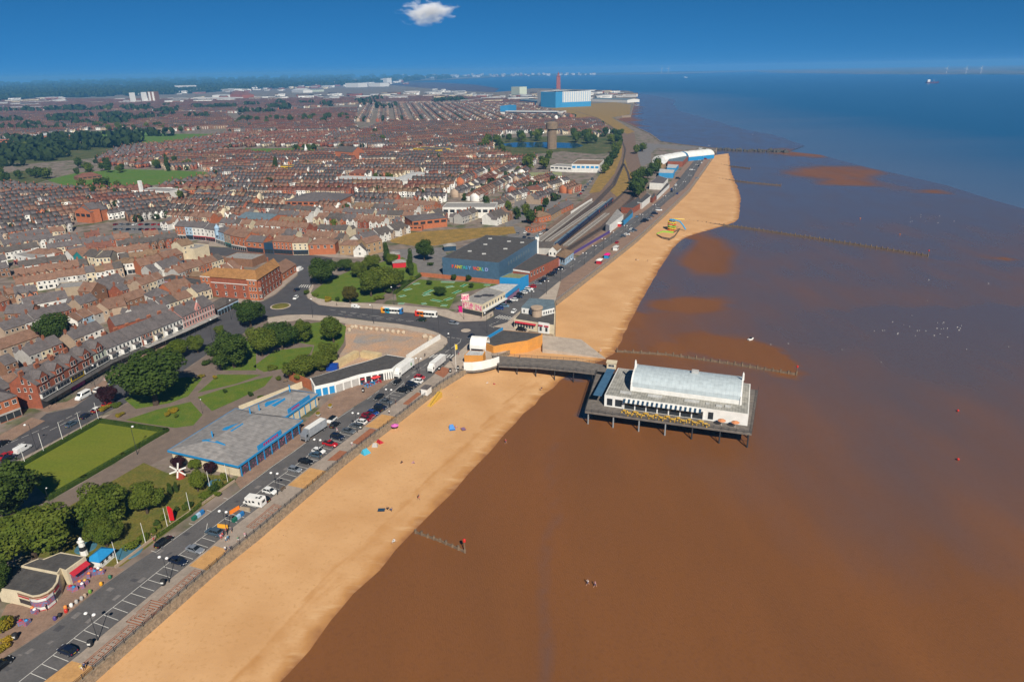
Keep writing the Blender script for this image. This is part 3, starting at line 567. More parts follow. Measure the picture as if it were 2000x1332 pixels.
for a_, b_ in zip(mids[:-1], mids[1:]): dash(a_, b_, 0.16, 0.014, 2, 0.5)
L2p = polyline_at(L2[:4], 40); acc = 0
for i in range(2, 34):
 d = (L2p[i + 1] - L2p[i]).normalized(); nrm = Vector((d.y, -d.x, 0)); dash(L2p[i], L2p[i] + nrm * 4.8, 0.13, 0.014)
tag(pb.build('road_markings', line_m), kind='structure')
pb = MB(); LK = list(zip(polyline_at(L_edge, 60), polyline_at(K_edge, 60)))
for k in range(44):
 i = rnd.randint(6, 57); a_, b_ = LK[i]; c_, d_ = LK[i + 1]; u = rnd.uniform(.08, .5); w = rnd.uniform(.03, .14); t0 = rnd.uniform(0, .4); t1 = t0 + rnd.uniform(.1, .6)
 q = [a_.lerp(b_, u).lerp(c_.lerp(d_, u), t0), a_.lerp(b_, u + w).lerp(c_.lerp(d_, u + w), t0), a_.lerp(b_, u + w).lerp(c_.lerp(d_, u + w), t1), a_.lerp(b_, u).lerp(c_.lerp(d_, u), t1)]
 pb.add([(p.x, p.y, .0112) for p in q], [(0, 1, 2, 3)], k % 2)
tag(pb.build('road_patches', [asphalt_old, asphalt_new]), kind='structure')
b = MB(); c = C5(165, 1140); b.lathe([(2.3, 0.0), (2.2, 0.07), (0.0, 0.12)], 20, (c.x, c.y, 0.013)); tag(b.build('mini_roundabout', paving_pale), 'flat white mini roundabout disc on the dark junction', 'roundabout')
rb = thing('roundabout', 'grassy roundabout with kerb and low planting before the red brick hotel', 'roundabout', B2(990, 1092))
b = MB(); b.lathe([(5.2, 0.0), (5.2, 0.14), (4.5, 0.16), (0.0, 0.18)], 24); b.build('kerb_ring', paving_pale, rb)
b = MB(); b.lathe([(4.5, 0.10), (4.3, 0.30), (2.0, 0.55), (0.0, 0.6)], 20); b.build('planting_bed', dry_grass_m, rb)
wall_m = pm('sea_wall_stone', (0.30, 0.225, 0.15), (0.19, 0.145, 0.10), 0.9, 0.9, 0.2, bump=0.8, fine=(0.35, 0.25))
def seawall(line, label):
 line = resample(line, 6.0)
 b = MB(); n = len(line); o1 = offset(line, -0.35); o2 = offset(line, -0.9)
 v = []
 for p, q, r in zip(offset(line, 0.35), o1, o2): v += [(p.x, p.y, 0.30), (q.x, q.y, 0.30), (q.x, q.y, 0.05), (r.x, r.y, -3.0), (p.x, p.y, 0.13)]
 f = []
 for i in range(n - 1):
  for k in range(3): f.append((5 * i + k, 5 * i + k + 1, 5 * i + 5 + k + 1, 5 * i + 5 + k))
  f.append((5 * i + 4, 5 * i, 5 * i + 5, 5 * i + 9))
 b.add(v, f); return tag(b.build('sea_wall', wall_m), label, 'wall')
seawall(wall[:8], 'weathered stone sea wall between promenade railing and near sand')
seawall(wall[11:], 'grey sea wall curving along the beach beyond the pier')
b = MB()
for a_, b_ in zip(coast_far[:9], coast_far[1:10]):
 M, L = frame(a_, b_); b.box(0, L, -0.5, 1.2, -5, 0.7, M=M)
tag(b.build('sea_wall', wall_m), 'low concrete sea wall around the far headland', 'wall')
# ================================================================ vehicles
def loft(b, rings, mi=0, caps=True):
 n = len(rings[0]); v = [p for r in rings for p in r]; f = []
 for j in range(len(rings) - 1):
  for k in range(n): f.append((j * n + k, j * n + (k + 1) % n, (j + 1) * n + (k + 1) % n, (j + 1) * n + k))
 if caps: f += [tuple(range(n - 1, -1, -1)), tuple(range((len(rings) - 1) * n, len(rings) * n))]
 b.add(v, f, mi); return b
def ring(x, w, z0, z1, c=0.16, top=1.0):
 wt = w * top
 return [(x, -w + c * 0.5, z0), (x, w - c * 0.5, z0), (x, w, z0 + c), (x, w, (z0 + z1) / 2), (x, wt, z1 - c), (x, wt - c, z1), (x, -wt + c, z1), (x, -wt, z1 - c), (x, -w, (z0 + z1) / 2), (x, -w, z0 + c)]
def paint(name, c, metal=0.3): return pm('paint_' + name, c, [x * 0.93 for x in c], 3.0, 0.28, 0.6, metal=metal)
PAINT = {'black': paint('black', (0.010, 0.011, 0.014)), 'navy': paint('navy', (0.010, 0.018, 0.045)), 'white': paint('white', (0.72, 0.72, 0.70), 0), 'silver': paint('silver', (0.42, 0.45, 0.48), 0.6), 'grey': paint('grey', (0.13, 0.15, 0.17), 0.4),
         'steel blue': paint('steel_blue', (0.085, 0.135, 0.185), 0.4), 'red': paint('red', (0.42, 0.012, 0.018), 0.1), 'dark red': paint('dark_red', (0.22, 0.008, 0.016), 0.2), 'blue': paint('blue', (0.012, 0.055, 0.24), 0.2), 'dark green': paint('dark_green', (0.012, 0.035, 0.022), 0.2), 'pale blue': paint('pale_blue', (0.20, 0.33, 0.46), 0.4)}
glass_m = glassy('vehicle_glass', (0.012, 0.016, 0.020)); tyre_m = flat('tyre_rubber', (0.015, 0.015, 0.016), 0.9, 0.2); rim_m = flat('wheel_rim', (0.45, 0.46, 0.48), 0.35, 0.5, 0.6)
lamp_w = flat('headlamp_glass', (0.75, 0.77, 0.78), 0.15, 0.6); lamp_r = flat('tail_lamp_red', (0.40, 0.01, 0.01), 0.25, 0.5); plate_y = flat('plate_yellow', (0.65, 0.45, 0.03), 0.5); plate_w = flat('plate_white', (0.7, 0.7, 0.66), 0.5); trim_m = flat('black_plastic', (0.02, 0.02, 0.022), 0.7, 0.3)
white_m = pm('white_paint', (0.76, 0.75, 0.71), (0.66, 0.65, 0.61), 2.0, 0.55, 0.35)
def wheel_mesh(r, w):
 b = MB(); b.tube((0, -w / 2, 0), (0, w / 2, 0), r, r, 14); return b.mesh('wheel', tyre_m)
def rim_mesh(r, w):
 b = MB(); b.tube((0, -w / 2 - 0.012, 0), (0, w / 2 + 0.012, 0), r * 0.62, r * 0.62, 8); return b.mesh('rim', rim_m)
WM = {}
def wheels(root, xs, y, r, w=0.2, rims=True, name='wheel'):
 k = (r, w)
 if k not in WM: WM[k] = (wheel_mesh(r, w), rim_mesh(r, w))
 for x in xs:
  for s in (-1, 1):
   o = obj(name, WM[k][0], root); o.location = (x, s * y, r)
   if rims: obj('rim', WM[k][1], o)
def make_car(kind):
 S = {'hatchback': dict(L=4.1, W=0.86, h=1.48, hood=0.92, tail=0.98, gh=[(1.05, 0.80), (0.35, 1.0), (-1.35, 1.0), (-1.85, 0.72)]), 'saloon': dict(L=4.6, W=0.88, h=1.44, hood=0.90, tail=0.98, gh=[(0.95, 0.78), (0.15, 1.0), (-1.0, 0.99), (-1.75, 0.70)]),
         'estate': dict(L=4.7, W=0.89, h=1.50, hood=0.92, tail=1.0, gh=[(1.05, 0.78), (0.25, 1.0), (-1.75, 0.97), (-2.2, 0.72)]), 'suv': dict(L=4.5, W=0.93, h=1.70, hood=1.08, tail=1.12, gh=[(1.05, 0.80), (0.35, 1.0), (-1.65, 0.99), (-2.1, 0.75)])}[kind]
 L, W, h, hood, tail = S['L'], S['W'], S['h'], S['hood'], S['tail']
 root = thing('parked_car', 'x', 'car'); g = 0.20
 f, r = L / 2, -L / 2
 b = MB(); loft(b, [ring(r, W * 0.86, g + 0.14, tail - 0.16), ring(r + 0.12, W * 0.96, g, tail), ring(r + 0.9, W, g, tail), ring(0.0, W, g - 0.02, tail - 0.02), ring(1.0, W, g - 0.02, hood + 0.04), ring(f - 0.55, W * 0.98, g, hood - 0.06), ring(f - 0.12, W * 0.92, g, hood - 0.18), ring(f, W * 0.80, g + 0.12, hood - 0.30)])
 b.build('body', PAINT['navy'], root, smooth=False)
 gh = S['gh']; zb = min(hood, tail) - 0.02; b = MB(); rb = MB()
 R_ = []
 for x, t in gh:
  zt = zb + (h - zb - 0.045) * (1 if t > 0.9 else 0.12); wt = W * 0.76 if t > 0.9 else W * 0.86
  R_.append([(x, -W * 0.90, zb), (x, W * 0.90, zb), (x, wt, zt), (x, -wt, zt)])
 loft(b, R_); b.build('windows', glass_m, root)
 x1, x2 = gh[1][0] + 0.02, gh[2][0] - 0.05
 loft(rb, [[(x2, -W * 0.75, h - 0.07), (x2, W * 0.75, h - 0.07), (x2, W * 0.68, h - 0.02), (x2, -W * 0.68, h - 0.02)], [((x1 + x2) / 2, -W * 0.78, h - 0.06), ((x1 + x2) / 2, W * 0.78, h - 0.06), ((x1 + x2) / 2, W * 0.70, h), ((x1 + x2) / 2, -W * 0.70, h)], [(x1, -W * 0.75, h - 0.07), (x1, W * 0.75, h - 0.07), (x1, W * 0.68, h - 0.02), (x1, -W * 0.68, h - 0.02)]])
 for s in (-1, 1):
  for xa, xb in ((gh[0][0], gh[1][0]), (gh[3][0], gh[2][0]), (-0.35, -0.35)):
   rb.tube((xa, s * W * 0.885, zb), (xb, s * W * 0.745, h - 0.05), 0.045, 0.04, 4)
 rb.build('roof', PAINT['navy'], root)
 wheels(root, (f - 0.85, r + 0.85), W - 0.08, 0.32 if kind != 'suv' else 0.36)
 for s in (-1, 1):
  b = MB(); b.box(f - 0.16, f - 0.03, s * W * 0.62 - 0.17, s * W * 0.62 + 0.17, hood - 0.34, hood - 0.20); b.build('headlight', lamp_w, root)
  b = MB(); b.box(r - 0.01, r + 0.15, s * W * 0.74 - 0.10, s * W * 0.74 + 0.10, tail - 0.36, tail - 0.16); b.build('tail_light', lamp_r, root)
  b = MB(); b.box(gh[0][0] - 0.25, gh[0][0] - 0.1, s * (W + 0.09) - 0.08, s * (W + 0.09) + 0.08, zb + 0.02, zb + 0.14); b.build('mirror', trim_m, root)
 b = MB(); b.box(r - 0.015, r + 0.05, -0.26, 0.26, 0.52, 0.64); b.build('number_plate', plate_y, root)
 b = MB(); b.box(f - 0.06, f + 0.012, -0.26, 0.26, 0.40, 0.51); b.build('number_plate', plate_w, root)
 return root
CARS = {k: make_car(k) for k in ('hatchback', 'saloon', 'estate', 'suv')}
def simple_car(kind):
 S = {'hatchback': (4.1, 0.86, 1.48), 'van': (5.0, 0.95, 2.0)}[kind]; L, W, h = S; f, r = L / 2, -L / 2
 root = thing('parked_car', 'x', 'car'); b = MB(); hood = 0.95 if kind == 'hatchback' else 1.2
 loft(b, [ring(r, W * 0.9, 0.3, hood - 0.05), ring(r + 0.2, W, 0.2, hood), ring(f - 0.5, W, 0.2, hood - 0.05), ring(f, W * 0.85, 0.35, hood - 0.25)]); b.box(r + 0.5, f - 1.9, -W * 0.72, W * 0.72, h - 0.06, h); b.build('body', PAINT['navy'], root)
 b = MB(); loft(b, [[(r + 0.2, -W * .9, hood), (r + 0.2, W * .9, hood), (r + 0.25, W * .8, hood + 0.05), (r + 0.25, -W * .8, hood + 0.05)], [(r + 0.55, -W * .9, hood), (r + 0.55, W * .9, hood), (r + 0.6, W * .75, h - 0.05), (r + 0.6, -W * .75, h - 0.05)], [(f - 1.8, -W * .9, hood), (f - 1.8, W * .9, hood), (f - 1.85, W * .75, h - 0.05), (f - 1.85, -W * .75, h - 0.05)], [(f - 1.1, -W * .9, hood - 0.05), (f - 1.1, W * .9, hood - 0.05), (f - 1.15, W * .8, hood), (f - 1.15, -W * .8, hood)]]); b.build('windows', glass_m, root)
 b = MB()
 for x in (f - 0.85, r + 0.85):
  for s in (-1, 1): b.tube((x, s * W - 0.1 * s, 0.32), (x, s * W + 0.02 * s, 0.32), 0.32, n=8)
 tag(b.build('wheels', tyre_m, root), kind='stuff'); return root
SIMPLE = {k: simple_car(k) for k in ('hatchback', 'van')}
def place_car(kind, colour, p, rz, label, group, simple=False, roof=None):
 src = (SIMPLE if simple else CARS)[kind]; pt = {'body': PAINT[colour], 'roof': PAINT[roof or colour]}
 o = dup(src, (p.x, p.y, 0.014), rz, label, group, paint=pt, scale=1.07); return o
def axis(p, q): return ang(p, q)
PR = ang(C1(460, 1095), C1(1470, 290))         # bearing of the promenade road (away from camera)
BAY_OUT = PR + math.pi / 2                      # nose toward the road
G1 = 'cars parked along the promenade bays'
PR2 = ang(C3(700, 1060), C3(1560, 400))
def lane(i): return PR if i < 10 else PR2
bay = [  # kind, colour, place, nose to road?, label
 ('hatchback', 'navy', C1(590, 1072), 1, 'navy hatchback alone in the bay beside the first black litter bin'), ('saloon', 'navy', C1(1550, 296), 0, 'dark navy saloon in bay just past the twin lamp post beside sandy paving'), ('saloon', 'silver', C1(1695, 197), 0, 'silver blue saloon parked beyond the navy one by sandy promenade panel'), ('suv', 'steel blue', C1(1860, 48), 1, 'slate blue people carrier parked next to the orange barriers'),
 ('hatchback', 'black', C2(1425, 655), 1, 'black car half hidden behind the white motorhome'), ('hatchback', 'white', C2(1515, 548), 0, 'white hatchback parked next to a bench and twin lamp'), ('hatchback', 'silver', C2(1840, 265), 0, 'light silver hatchback standing alone beside four empty bays'), ('saloon', 'black', C2(1985, 160), 0, 'black saloon parked between silver hatchback and slate blue car'),
 ('hatchback', 'steel blue', C3(510, 1272), 1, 'slate blue hatchback parked beside the white car with dark sunroof'), ('hatchback', 'white', C3(552, 1222), 0, 'white hatchback with dark sunroof, parked below the red pickup'), ('suv', 'navy', C3(795, 1040), 0, 'dark navy off-roader parked above the red pickup'), ('saloon', 'grey', C3(940, 962), 0, 'slim grey saloon parked beside the dark off-roader'), ('estate', 'grey', C3(1042, 892), 1, 'blue grey estate with nose out, beside white coupe'), ('hatchback', 'white', C3(1100, 842), 1, 'white sporty hatchback between grey estate and first red car'),
 ('hatchback', 'dark red', C3(1165, 802), 0, 'dark red hatchback next to the white sporty car'), ('saloon', 'dark red', C3(1198, 758), 0, 'wine red saloon between dark red hatchback and blue car'), ('hatchback', 'blue', C3(1255, 724), 0, 'bright blue hatchback in the crowded bays'), ('hatchback', 'black', C3(1305, 682), 1, 'black hatchback just beyond the bright blue one'), ('estate', 'navy', C3(1357, 650), 0, 'large dark navy estate in the middle of the bays'), ('saloon', 'grey', C3(1428, 582), 0, 'charcoal grey saloon beside the blue notice board'),
 ('hatchback', 'black', C3(1640, 438), 0, 'black hatchback parked next to the empty sandy bay'), ('saloon', 'black', C3(1702, 412), 0, 'black saloon squeezed beside the navy off-roader'), ('suv', 'navy', C3(1762, 358), 0, 'navy off-roader parked next to the white and black four by four'), ('suv', 'white', C3(1828, 312), 1, 'white four by four with black tail near the lorries'), ('hatchback', 'red', C3(1865, 262), 0, 'bright red hatchback, last bay before the white lorry')]
for i, (k, c, p, nose, lab) in enumerate(bay):
 d = lane(i) + (math.pi / 2 if nose else -math.pi / 2); place_car(k, c, p, d, lab, G1)
G2 = 'cars on the promenade road'
for k, c, p, d, lab, rf in [('estate', 'black', C1(1425, 130), PR, 'long black estate parked against the crazy golf wall', None), ('hatchback', 'black', C1(15, 1200), PR, 'black car cut off by the picture edge on the promenade road', None), ('hatchback', 'white', C3(720, 815), PR2 + math.pi, 'white hatchback with black roof driving behind the silver lorry', 'black'), ('hatchback', 'black', C3(765, 880), PR2, 'small black car driving beside the silver lorry', None), ('saloon', 'black', C3(1335, 520), PR2 + math.pi, 'black saloon driving past the planters toward the lorry', None), ('hatchback', 'black', C3(1570, 322), PR2 + math.pi, 'black hatchback driving in front of the white lorry', None)]:
 place_car(k, c, p, d, lab, G2, roof=rf)
SR = ang(C4(590, 275), C4(1430, 380))
for k, c, p, d, lab in [('suv', 'dark green', C4(1462, 372), SR + math.pi, 'dark green open jeep in front of the red bus'), ('estate', 'silver', C4(1812, 408), SR, 'silver people carrier entering the junction'), ('hatchback', 'navy', C5(222, 1220), ang(C5(180, 1240), C5(265, 1190)) + math.pi, 'dark blue car turning beside the mini roundabout'), ('hatchback', 'white', C5(685, 945), ang(C5(650, 970), C5(715, 915)) + math.pi, 'white car waiting at the zebra crossing by the arcade'), ('suv', 'black', C5(770, 1145), SR, 'black off-roader parked under the red awning'), ('hatchback', 'navy', B2(1155, 940), R(60), 'navy hatchback leaving the zebra crossing by the hotel'), ('hatchback', 'white', B2(1140, 1018), R(-98), 'small white car approaching the grassy roundabout')]:
 place_car(k, c, p, d, lab, 'cars around the junction')
arc = [('suv', 'blue', 525, 912), ('hatchback', 'pale blue', 588, 886), ('hatchback', 'black', 632, 842), ('hatchback', 'white', 685, 820), ('saloon', 'navy', 735, 788), ('hatchback', 'black', 757, 757), ('hatchback', 'white', 792, 740), ('saloon', 'steel blue', 822, 724), ('suv', 'white', 850, 704), ('estate', 'red', 882, 676), ('hatchback', 'silver', 945, 640), ('saloon', 'black', 975, 620), ('hatchback', 'navy', 1000, 604), ('hatchback', 'grey', 1026, 588), ('estate', 'black', 1085, 550), ('suv', 'navy', 1112, 526), ('saloon', 'navy', 1155, 492), ('hatchback', 'black', 1195, 475)]
ords = ['first', 'second', 'third', 'fourth', 'fifth', 'sixth', 'seventh', 'eighth', 'ninth', 'tenth', 'eleventh', 'twelfth', 'thirteenth', 'fourteenth', 'fifteenth', 'sixteenth', 'seventeenth', 'eighteenth', 'nineteenth', 'twentieth']
AD = ang(L2[0], L2[1])
for i, (k, c, x, y) in enumerate(arc): place_car(k, c, C5(x, y), AD - math.pi / 2 + R(8) + (math.pi if i % 3 == 0 else 0), f'{c} {k}, {ords[i]} car from the zebra crossing before the arcades'.replace('suv', 'off-roader'), 'cars before the amusement arcades')
AL = ang(C6(250, 990), C6(1070, 520))
for k, c, p, d, lab, rf in [('hatchback', 'white', C6(1072, 352), AL, 'white car parked in front of the white minibus', None), ('hatchback', 'pale blue', C6(1230, 268), AL, 'grey blue car parked under the plane tree by shops', None), ('hatchback', 'red', C6(1172, 505), AL, 'bright red car parked by the purple tree', None), ('hatchback', 'dark red', C6(1058, 568), AL, 'dark red car with white roof parked beside the bowling green flagpole', 'white'), ('hatchback', 'navy', C6(935, 638), AL, 'navy car parked between two bowling green flagpoles', None), ('saloon', 'steel blue', C6(782, 723), AL, 'blue grey saloon parked along the bowling green hedge', None), ('saloon', 'red', C6(72, 1065), AL, 'red car beside the white van near the picture edge', None), ('hatchback', 'navy', C6(105, 1095), AL, 'dark blue car between the red car and hedge', None), ('hatchback', 'black', C6(35, 935), AL, 'black car driving in front of the shops at the picture edge', None)]:
 place_car(k, c, p, d, lab, 'cars on the shopping street', roof=rf)
def make_van(name, label, p, rz, L=5.4, W=0.98, h=2.2, colour='white', win=False, cat='van'):
 r = thing(name, label, cat, (p.x, p.y, 0.014), rz); f = L / 2; b = MB()
 loft(b, [ring(-f, W * 0.96, 0.35, h - 0.05, 0.12), ring(-f + 0.15, W, 0.25, h, 0.14), ring(f - 1.9, W, 0.25, h, 0.16), ring(f - 1.15, W, 0.25, h * 0.62 + 0.1, 0.16), ring(f - 0.4, W * 0.97, 0.25, h * 0.52, 0.16), ring(f, W * 0.86, 0.4, h * 0.40, 0.14)]); b.build('body', PAINT[colour], r)
 b = MB(); z0, z1 = h * 0.62, h - 0.22
 b.add([(f - 1.80, -W * .84, z1), (f - 1.80, W * .84, z1), (f - 1.08, W * .84, z0 - 0.02), (f - 1.08, -W * .84, z0 - 0.02)], [(0, 1, 2, 3)]); b.v = [(x + 0.05, y, z + 0.05) for x, y, z in b.v]; b.build('windscreen', glass_m, r)
 for s in (-1, 1):
  b = MB(); b.box(f - 2.6, f - 1.75, s * W - 0.02, s * W + 0.015, z0, z1); b.build('side_window', glass_m, r)
  if win: b = MB(); b.box(-f + 0.5, f - 2.8, s * W - 0.02, s * W + 0.018, z0, z1); b.build('side_window', glass_m, r)
  b = MB(); b.box(f - 0.22, f - 0.06, s * W * .7 - .15, s * W * .7 + .15, h * .34, h * .43); b.build('headlight', lamp_w, r)
  b = MB(); b.box(-f - .02, -f + .06, s * W * .85 - .07, s * W * .85 + .07, .8, 1.4); b.build('tail_light', lamp_r, r)
 wheels(r, (f - 0.95, -f + 1.1), W - 0.08, 0.34); return r
make_van('minibus', 'tall white minibus with dark side windows parked before the pink shutter', C6(905, 430), AL + math.pi, 5.9, 1.03, 2.6, win=True, cat='minibus')
make_van('delivery_van', 'white panel van beside the bowling green hedge corner', C6(255, 998), AL, 5.3, 1.0, 2.1)
make_van('delivery_van', 'small white van in front of the park trees', C4(750, 230), SR, 4.5, 0.92, 1.85)
make_van('delivery_van', 'white van in the market car park', B2(330, 690), R(20), 5.4, 1.0, 2.2)
make_van('delivery_van', 'white box van beside the red shop wall', B2(1180, 745), R(75), 5.6, 1.05, 2.6)
r = thing('pickup_truck', 'red pickup truck with open bed parked in promenade bay', 'pickup', C3(700, 1132), PR2 - math.pi / 2); r.location.z = 0.014
b = MB(); loft(b, [ring(-2.6, .86, .4, 1.05), ring(-2.45, .92, .32, 1.12), ring(-.75, .93, .3, 1.12), ring(1.2, .93, .3, 1.12), ring(2.2, .92, .3, 1.02), ring(2.6, .78, .45, .85)]); b.build('body', PAINT['red'], r)
b = MB(); b.box(-2.4, -.85, -.74, .74, 1.05, 1.135); b.build('load_bed', trim_m, r)
b = MB(); loft(b, [[(-.75, -.84, 1.1), (-.75, .84, 1.1), (-.6, .72, 1.72), (-.6, -.72, 1.72)], [(.55, -.84, 1.1), (.55, .84, 1.1), (.35, .72, 1.74), (.35, -.72, 1.74)], [(1.25, -.8, 1.08), (1.25, .8, 1.08), (1.2, .78, 1.12), (1.2, -.78, 1.12)]]); b.build('windows', glass_m, r)
b = MB(); b.box(-.6, .35, -.7, .7, 1.72, 1.78); b.build('roof', PAINT['red'], r); wheels(r, (1.6, -1.55), .86, .38)
r = thing('motorhome', 'white motorhome with roof hatches parked across a promenade bay', 'motorhome', C2(1320, 705), PR + math.pi / 2 + R(4)); r.location.z = 0.014
b = MB(); b.add([(x, y, z) for y in (-1.12, 1.12) for x, z in ((-3.1, .45), (1.3, .45), (1.55, 1.75), (2.35, 2.25), (2.1, 2.8), (-2.9, 2.9), (-3.1, 2.5))], [tuple(range(7)), tuple(range(13, 6, -1))] + [(i, 7 + i, 7 + (i + 1) % 7, (i + 1) % 7) for i in range(7)]); b.build('body', white_m, r)
b = MB(); loft(b, [ring(1.2, .98, .4, 1.75), ring(2.2, .98, .35, 1.15), ring(3.1, .92, .35, 1.05), ring(3.35, .8, .5, .85)]); b.build('cab', white_m, r)
b = MB(); b.add([(1.72, -.85, 1.72), (1.72, .85, 1.72), (2.38, .85, 1.18), (2.38, -.85, 1.18)], [(0, 1, 2, 3)]); b.build('windscreen', glass_m, r)
for x, y in ((-2.2, .35), (-2.2, -.35), (-1.3, .4)): b = MB(); b.box(x - .3, x + .3, y - .25, y + .25, 2.86, 2.97); b.build('roof_hatch', glass_m, r)
for s in (-1, 1):
 for x0, x1, z0, z1 in ((-2.6, -2.1, 1.2, 2.1), (-.9, -.1, 1.5, 2.1), (.4, 1.0, 1.3, 2.0), (1.5, 2.2, 1.15, 1.65)): b = MB(); b.box(x0, x1, s * 1.12 - .03, s * 1.12 + .02 * (1 if x0 < 1.4 else -6), z0, z1); b.build('side_window', glass_m, r)
b = MB(); b.box(-3.13, -3.0, -.6, .6, 1.5, 2.2); b.build('rear_window', glass_m, r); wheels(r, (2.3, -1.6), .98, .35)
def lorry(label, a, c, colour, box, h=3.9, W=1.25, stripe=None):
 M, L = frame(a, c); rz = ang(c, a); mid = a.lerp(c, 0.5)
 r = thing('lorry', label, 'lorry', (mid.x, mid.y, 0.016), rz); f = L / 2
 b = MB(); loft(b, [ring(f - 1.9, W - .05, .55, 2.95, .12), ring(f - .35, W - .05, .45, 2.95, .2), ring(f - .03, W - .12, .45, 2.0, .15), ring(f, W - .15, .5, 1.2, .12)]); b.build('cab', colour, r)
 b = MB(); b.add([(f - .30, -W + .28, 2.75), (f - .30, W - .28, 2.75), (f + .01, W - .25, 1.75), (f + .01, -W + .25, 1.75)], [(0, 3, 2, 1)]); b.build('windscreen', glass_m, r)
 b = MB(); b.box(f - .02, f + .06, -W + .3, W - .3, .55, 1.1); b.build('grille', trim_m, r)
 b = MB(); b.add([(f - 1.9, -W + .2, 2.95), (f - 1.9, W - .2, 2.95), (f - .5, W - .3, 2.97), (f - .5, -W + .3, 2.97), (f - 1.9, -W + .2, h - .1), (f - 1.9, W - .2, h - .1)], [(0, 1, 2, 3), (0, 4, 5, 1), (4, 3, 2, 5), (0, 3, 4), (1, 5, 2)]); b.build('wind_deflector', colour, r)
 b = MB(); b.box(-f, f - 2.05, -W, W, 1.15, h); bo = b.build('cargo_box', box, r)
 b = MB(); b.box(-f + .3, f - 2.3, -W + .15, W - .15, h, h + .03); b.build('roof_sheet', white_m, bo)
 b = MB(); b.box(-f + .2, f - .3, -.45, .45, .7, 1.12); b.build('chassis', trim_m, r)
 for s in (-1, 1):
  b = MB(); b.box(f - 1.3, f - .6, s * (W - .04) - .03, s * (W - .04) + .03, 1.75, 2.6); b.build('side_window', glass_m, r)
  b = MB(); b.box(f - .05, f + .03, s * (W - .3) - .18, s * (W - .3) + .18, .62, .85); b.build('headlight', lamp_w, r)
 wheels(r, (f - 1.2, -f + 1.6), W - .2, .5, .3); return r
grey_box = stripes('lorry_curtain', (0.30, 0.315, 0.33), (0.22, 0.235, 0.25), 0.9, 0, 0.5, duty=0.94)
lo1 = lorry('silver curtain-sided lorry parked beside the blue trimmed arcade', C3(350, 1090), C3(628, 905), PAINT['silver'], grey_box)
lo2 = lorry('white box lorry by the grey roofed cafe with green mark on its side', C4(1190, 1002), C4(1358, 872), white_m, white_m, 4.1)
lo3 = lorry('white lorry with roof vents standing at the kerb by zebra crossing', C4(1555, 942), C4(1698, 822), white_m, pm('dusty_white', (0.60, 0.59, 0.56), (0.50, 0.49, 0.47), 1.5, .6), 3.8)
b = MB(); b.box(-4.0, -3.2, -1.28, -1.26, 2.0, 3.2); b.box(-4.0, -3.2, 1.26, 1.28, 2.0, 3.2); b.build('green_emblem', flat('emblem_green', (0.08, 0.30, 0.06)), lo2)
def bus(label, a, c, cols):
 rz = ang(c, a); mid = a.lerp(c, 0.5); L = 11.0; f = L / 2; W = 1.25
 r = thing('bus', label, 'bus', (mid.x, mid.y, 0.016), rz)
 seg = [(-f, -f + 2.0, cols[0]), (-f + 2.0, -f + 4.6, cols[1]), (-f + 4.6, f - 1.4, cols[2]), (f - 1.4, f, cols[3])]
 for i, (x0, x1, m) in enumerate(seg):
  b = MB(); loft(b, [ring(x0, W, .3, 2.95, .14), ring(x1, W if i < 3 else W * .94, .3, 2.95 if i < 3 else 2.85, .14)]); b.build('body_panel', m, r)
 b = MB(); b.box(-f + .6, f - .5, -W + .25, W - .25, 2.94, 3.05); b.build('roof', white_m, r)
 for s in (-1, 1):
  for k in range(6): b = MB(); x = -f + 1.0 + k * 1.55; b.box(x, x + 1.42, s * W - .02, s * W + .015, 1.35, 2.45); b.build('side_window', glass_m, r)
 b = MB(); b.box(f - .03, f + .02, -1.0, 1.0, 1.1, 2.6); b.build('windscreen', glass_m, r); b = MB(); b.box(-f - .02, -f + .03, -.9, .9, 1.6, 2.4); b.build('rear_window', glass_m, r)
 wheels(r, (f - 2.4, -f + 2.6), W - .12, .48, .28); return r
ora = flat('bus_orange', (0.72, 0.30, 0.02)); teal = flat('bus_teal', (0.03, 0.28, 0.42)); bred = flat('bus_red', (0.60, 0.035, 0.02)); bor = flat('bus_amber', (0.72, 0.20, 0.02)); bblu = flat('bus_blue', (0.02, 0.16, 0.42))
bus('white bus with orange tail and blue nose at the crazy golf stop', C4(1280, 298), C4(1012, 280), (ora, teal, white_m, bblu))
bus('white bus with red and amber tail behind the jeep', C4(1645, 336), C4(1385, 315), (bred, bor, white_m, white_m))
far = [('hatchback', 'red', C7(300, 1300)), ('hatchback', 'grey', C7(380, 1220)), ('hatchback', 'white', C7(430, 1194)), ('hatchback', 'silver', C7(482, 1156)), ('hatchback', 'navy', C7(640, 1028)), ('van', 'black', C7(670, 1014)), ('hatchback', 'silver', C7(720, 990)), ('hatchback', 'grey', C7(752, 958)), ('van', 'navy', C7(790, 926)), ('van', 'white', C7(845, 880)), ('hatchback', 'pale blue', C7(560, 964)), ('hatchback', 'blue', C7(1008, 605)), ('hatchback', 'navy', C7(1012, 632)), ('van', 'white', C7(1065, 552)), ('hatchback', 'blue', C7(1085, 664)), ('van', 'black', C7(1092, 466)), ('hatchback', 'white', C7(1400, 260)), ('hatchback', 'navy', C7(1360, 300)), ('van', 'dark red', C7(1445, 212)), ('van', 'white', C7(1385, 75)), ('hatchback', 'white', C7(1265, 350)), ('hatchback', 'silver', C7(1340, 462)), ('hatchback', 'white', C7(500, 1130)), ('hatchback', 'steel blue', C7(525, 1142))]
GF = 'small cars along the far promenade'
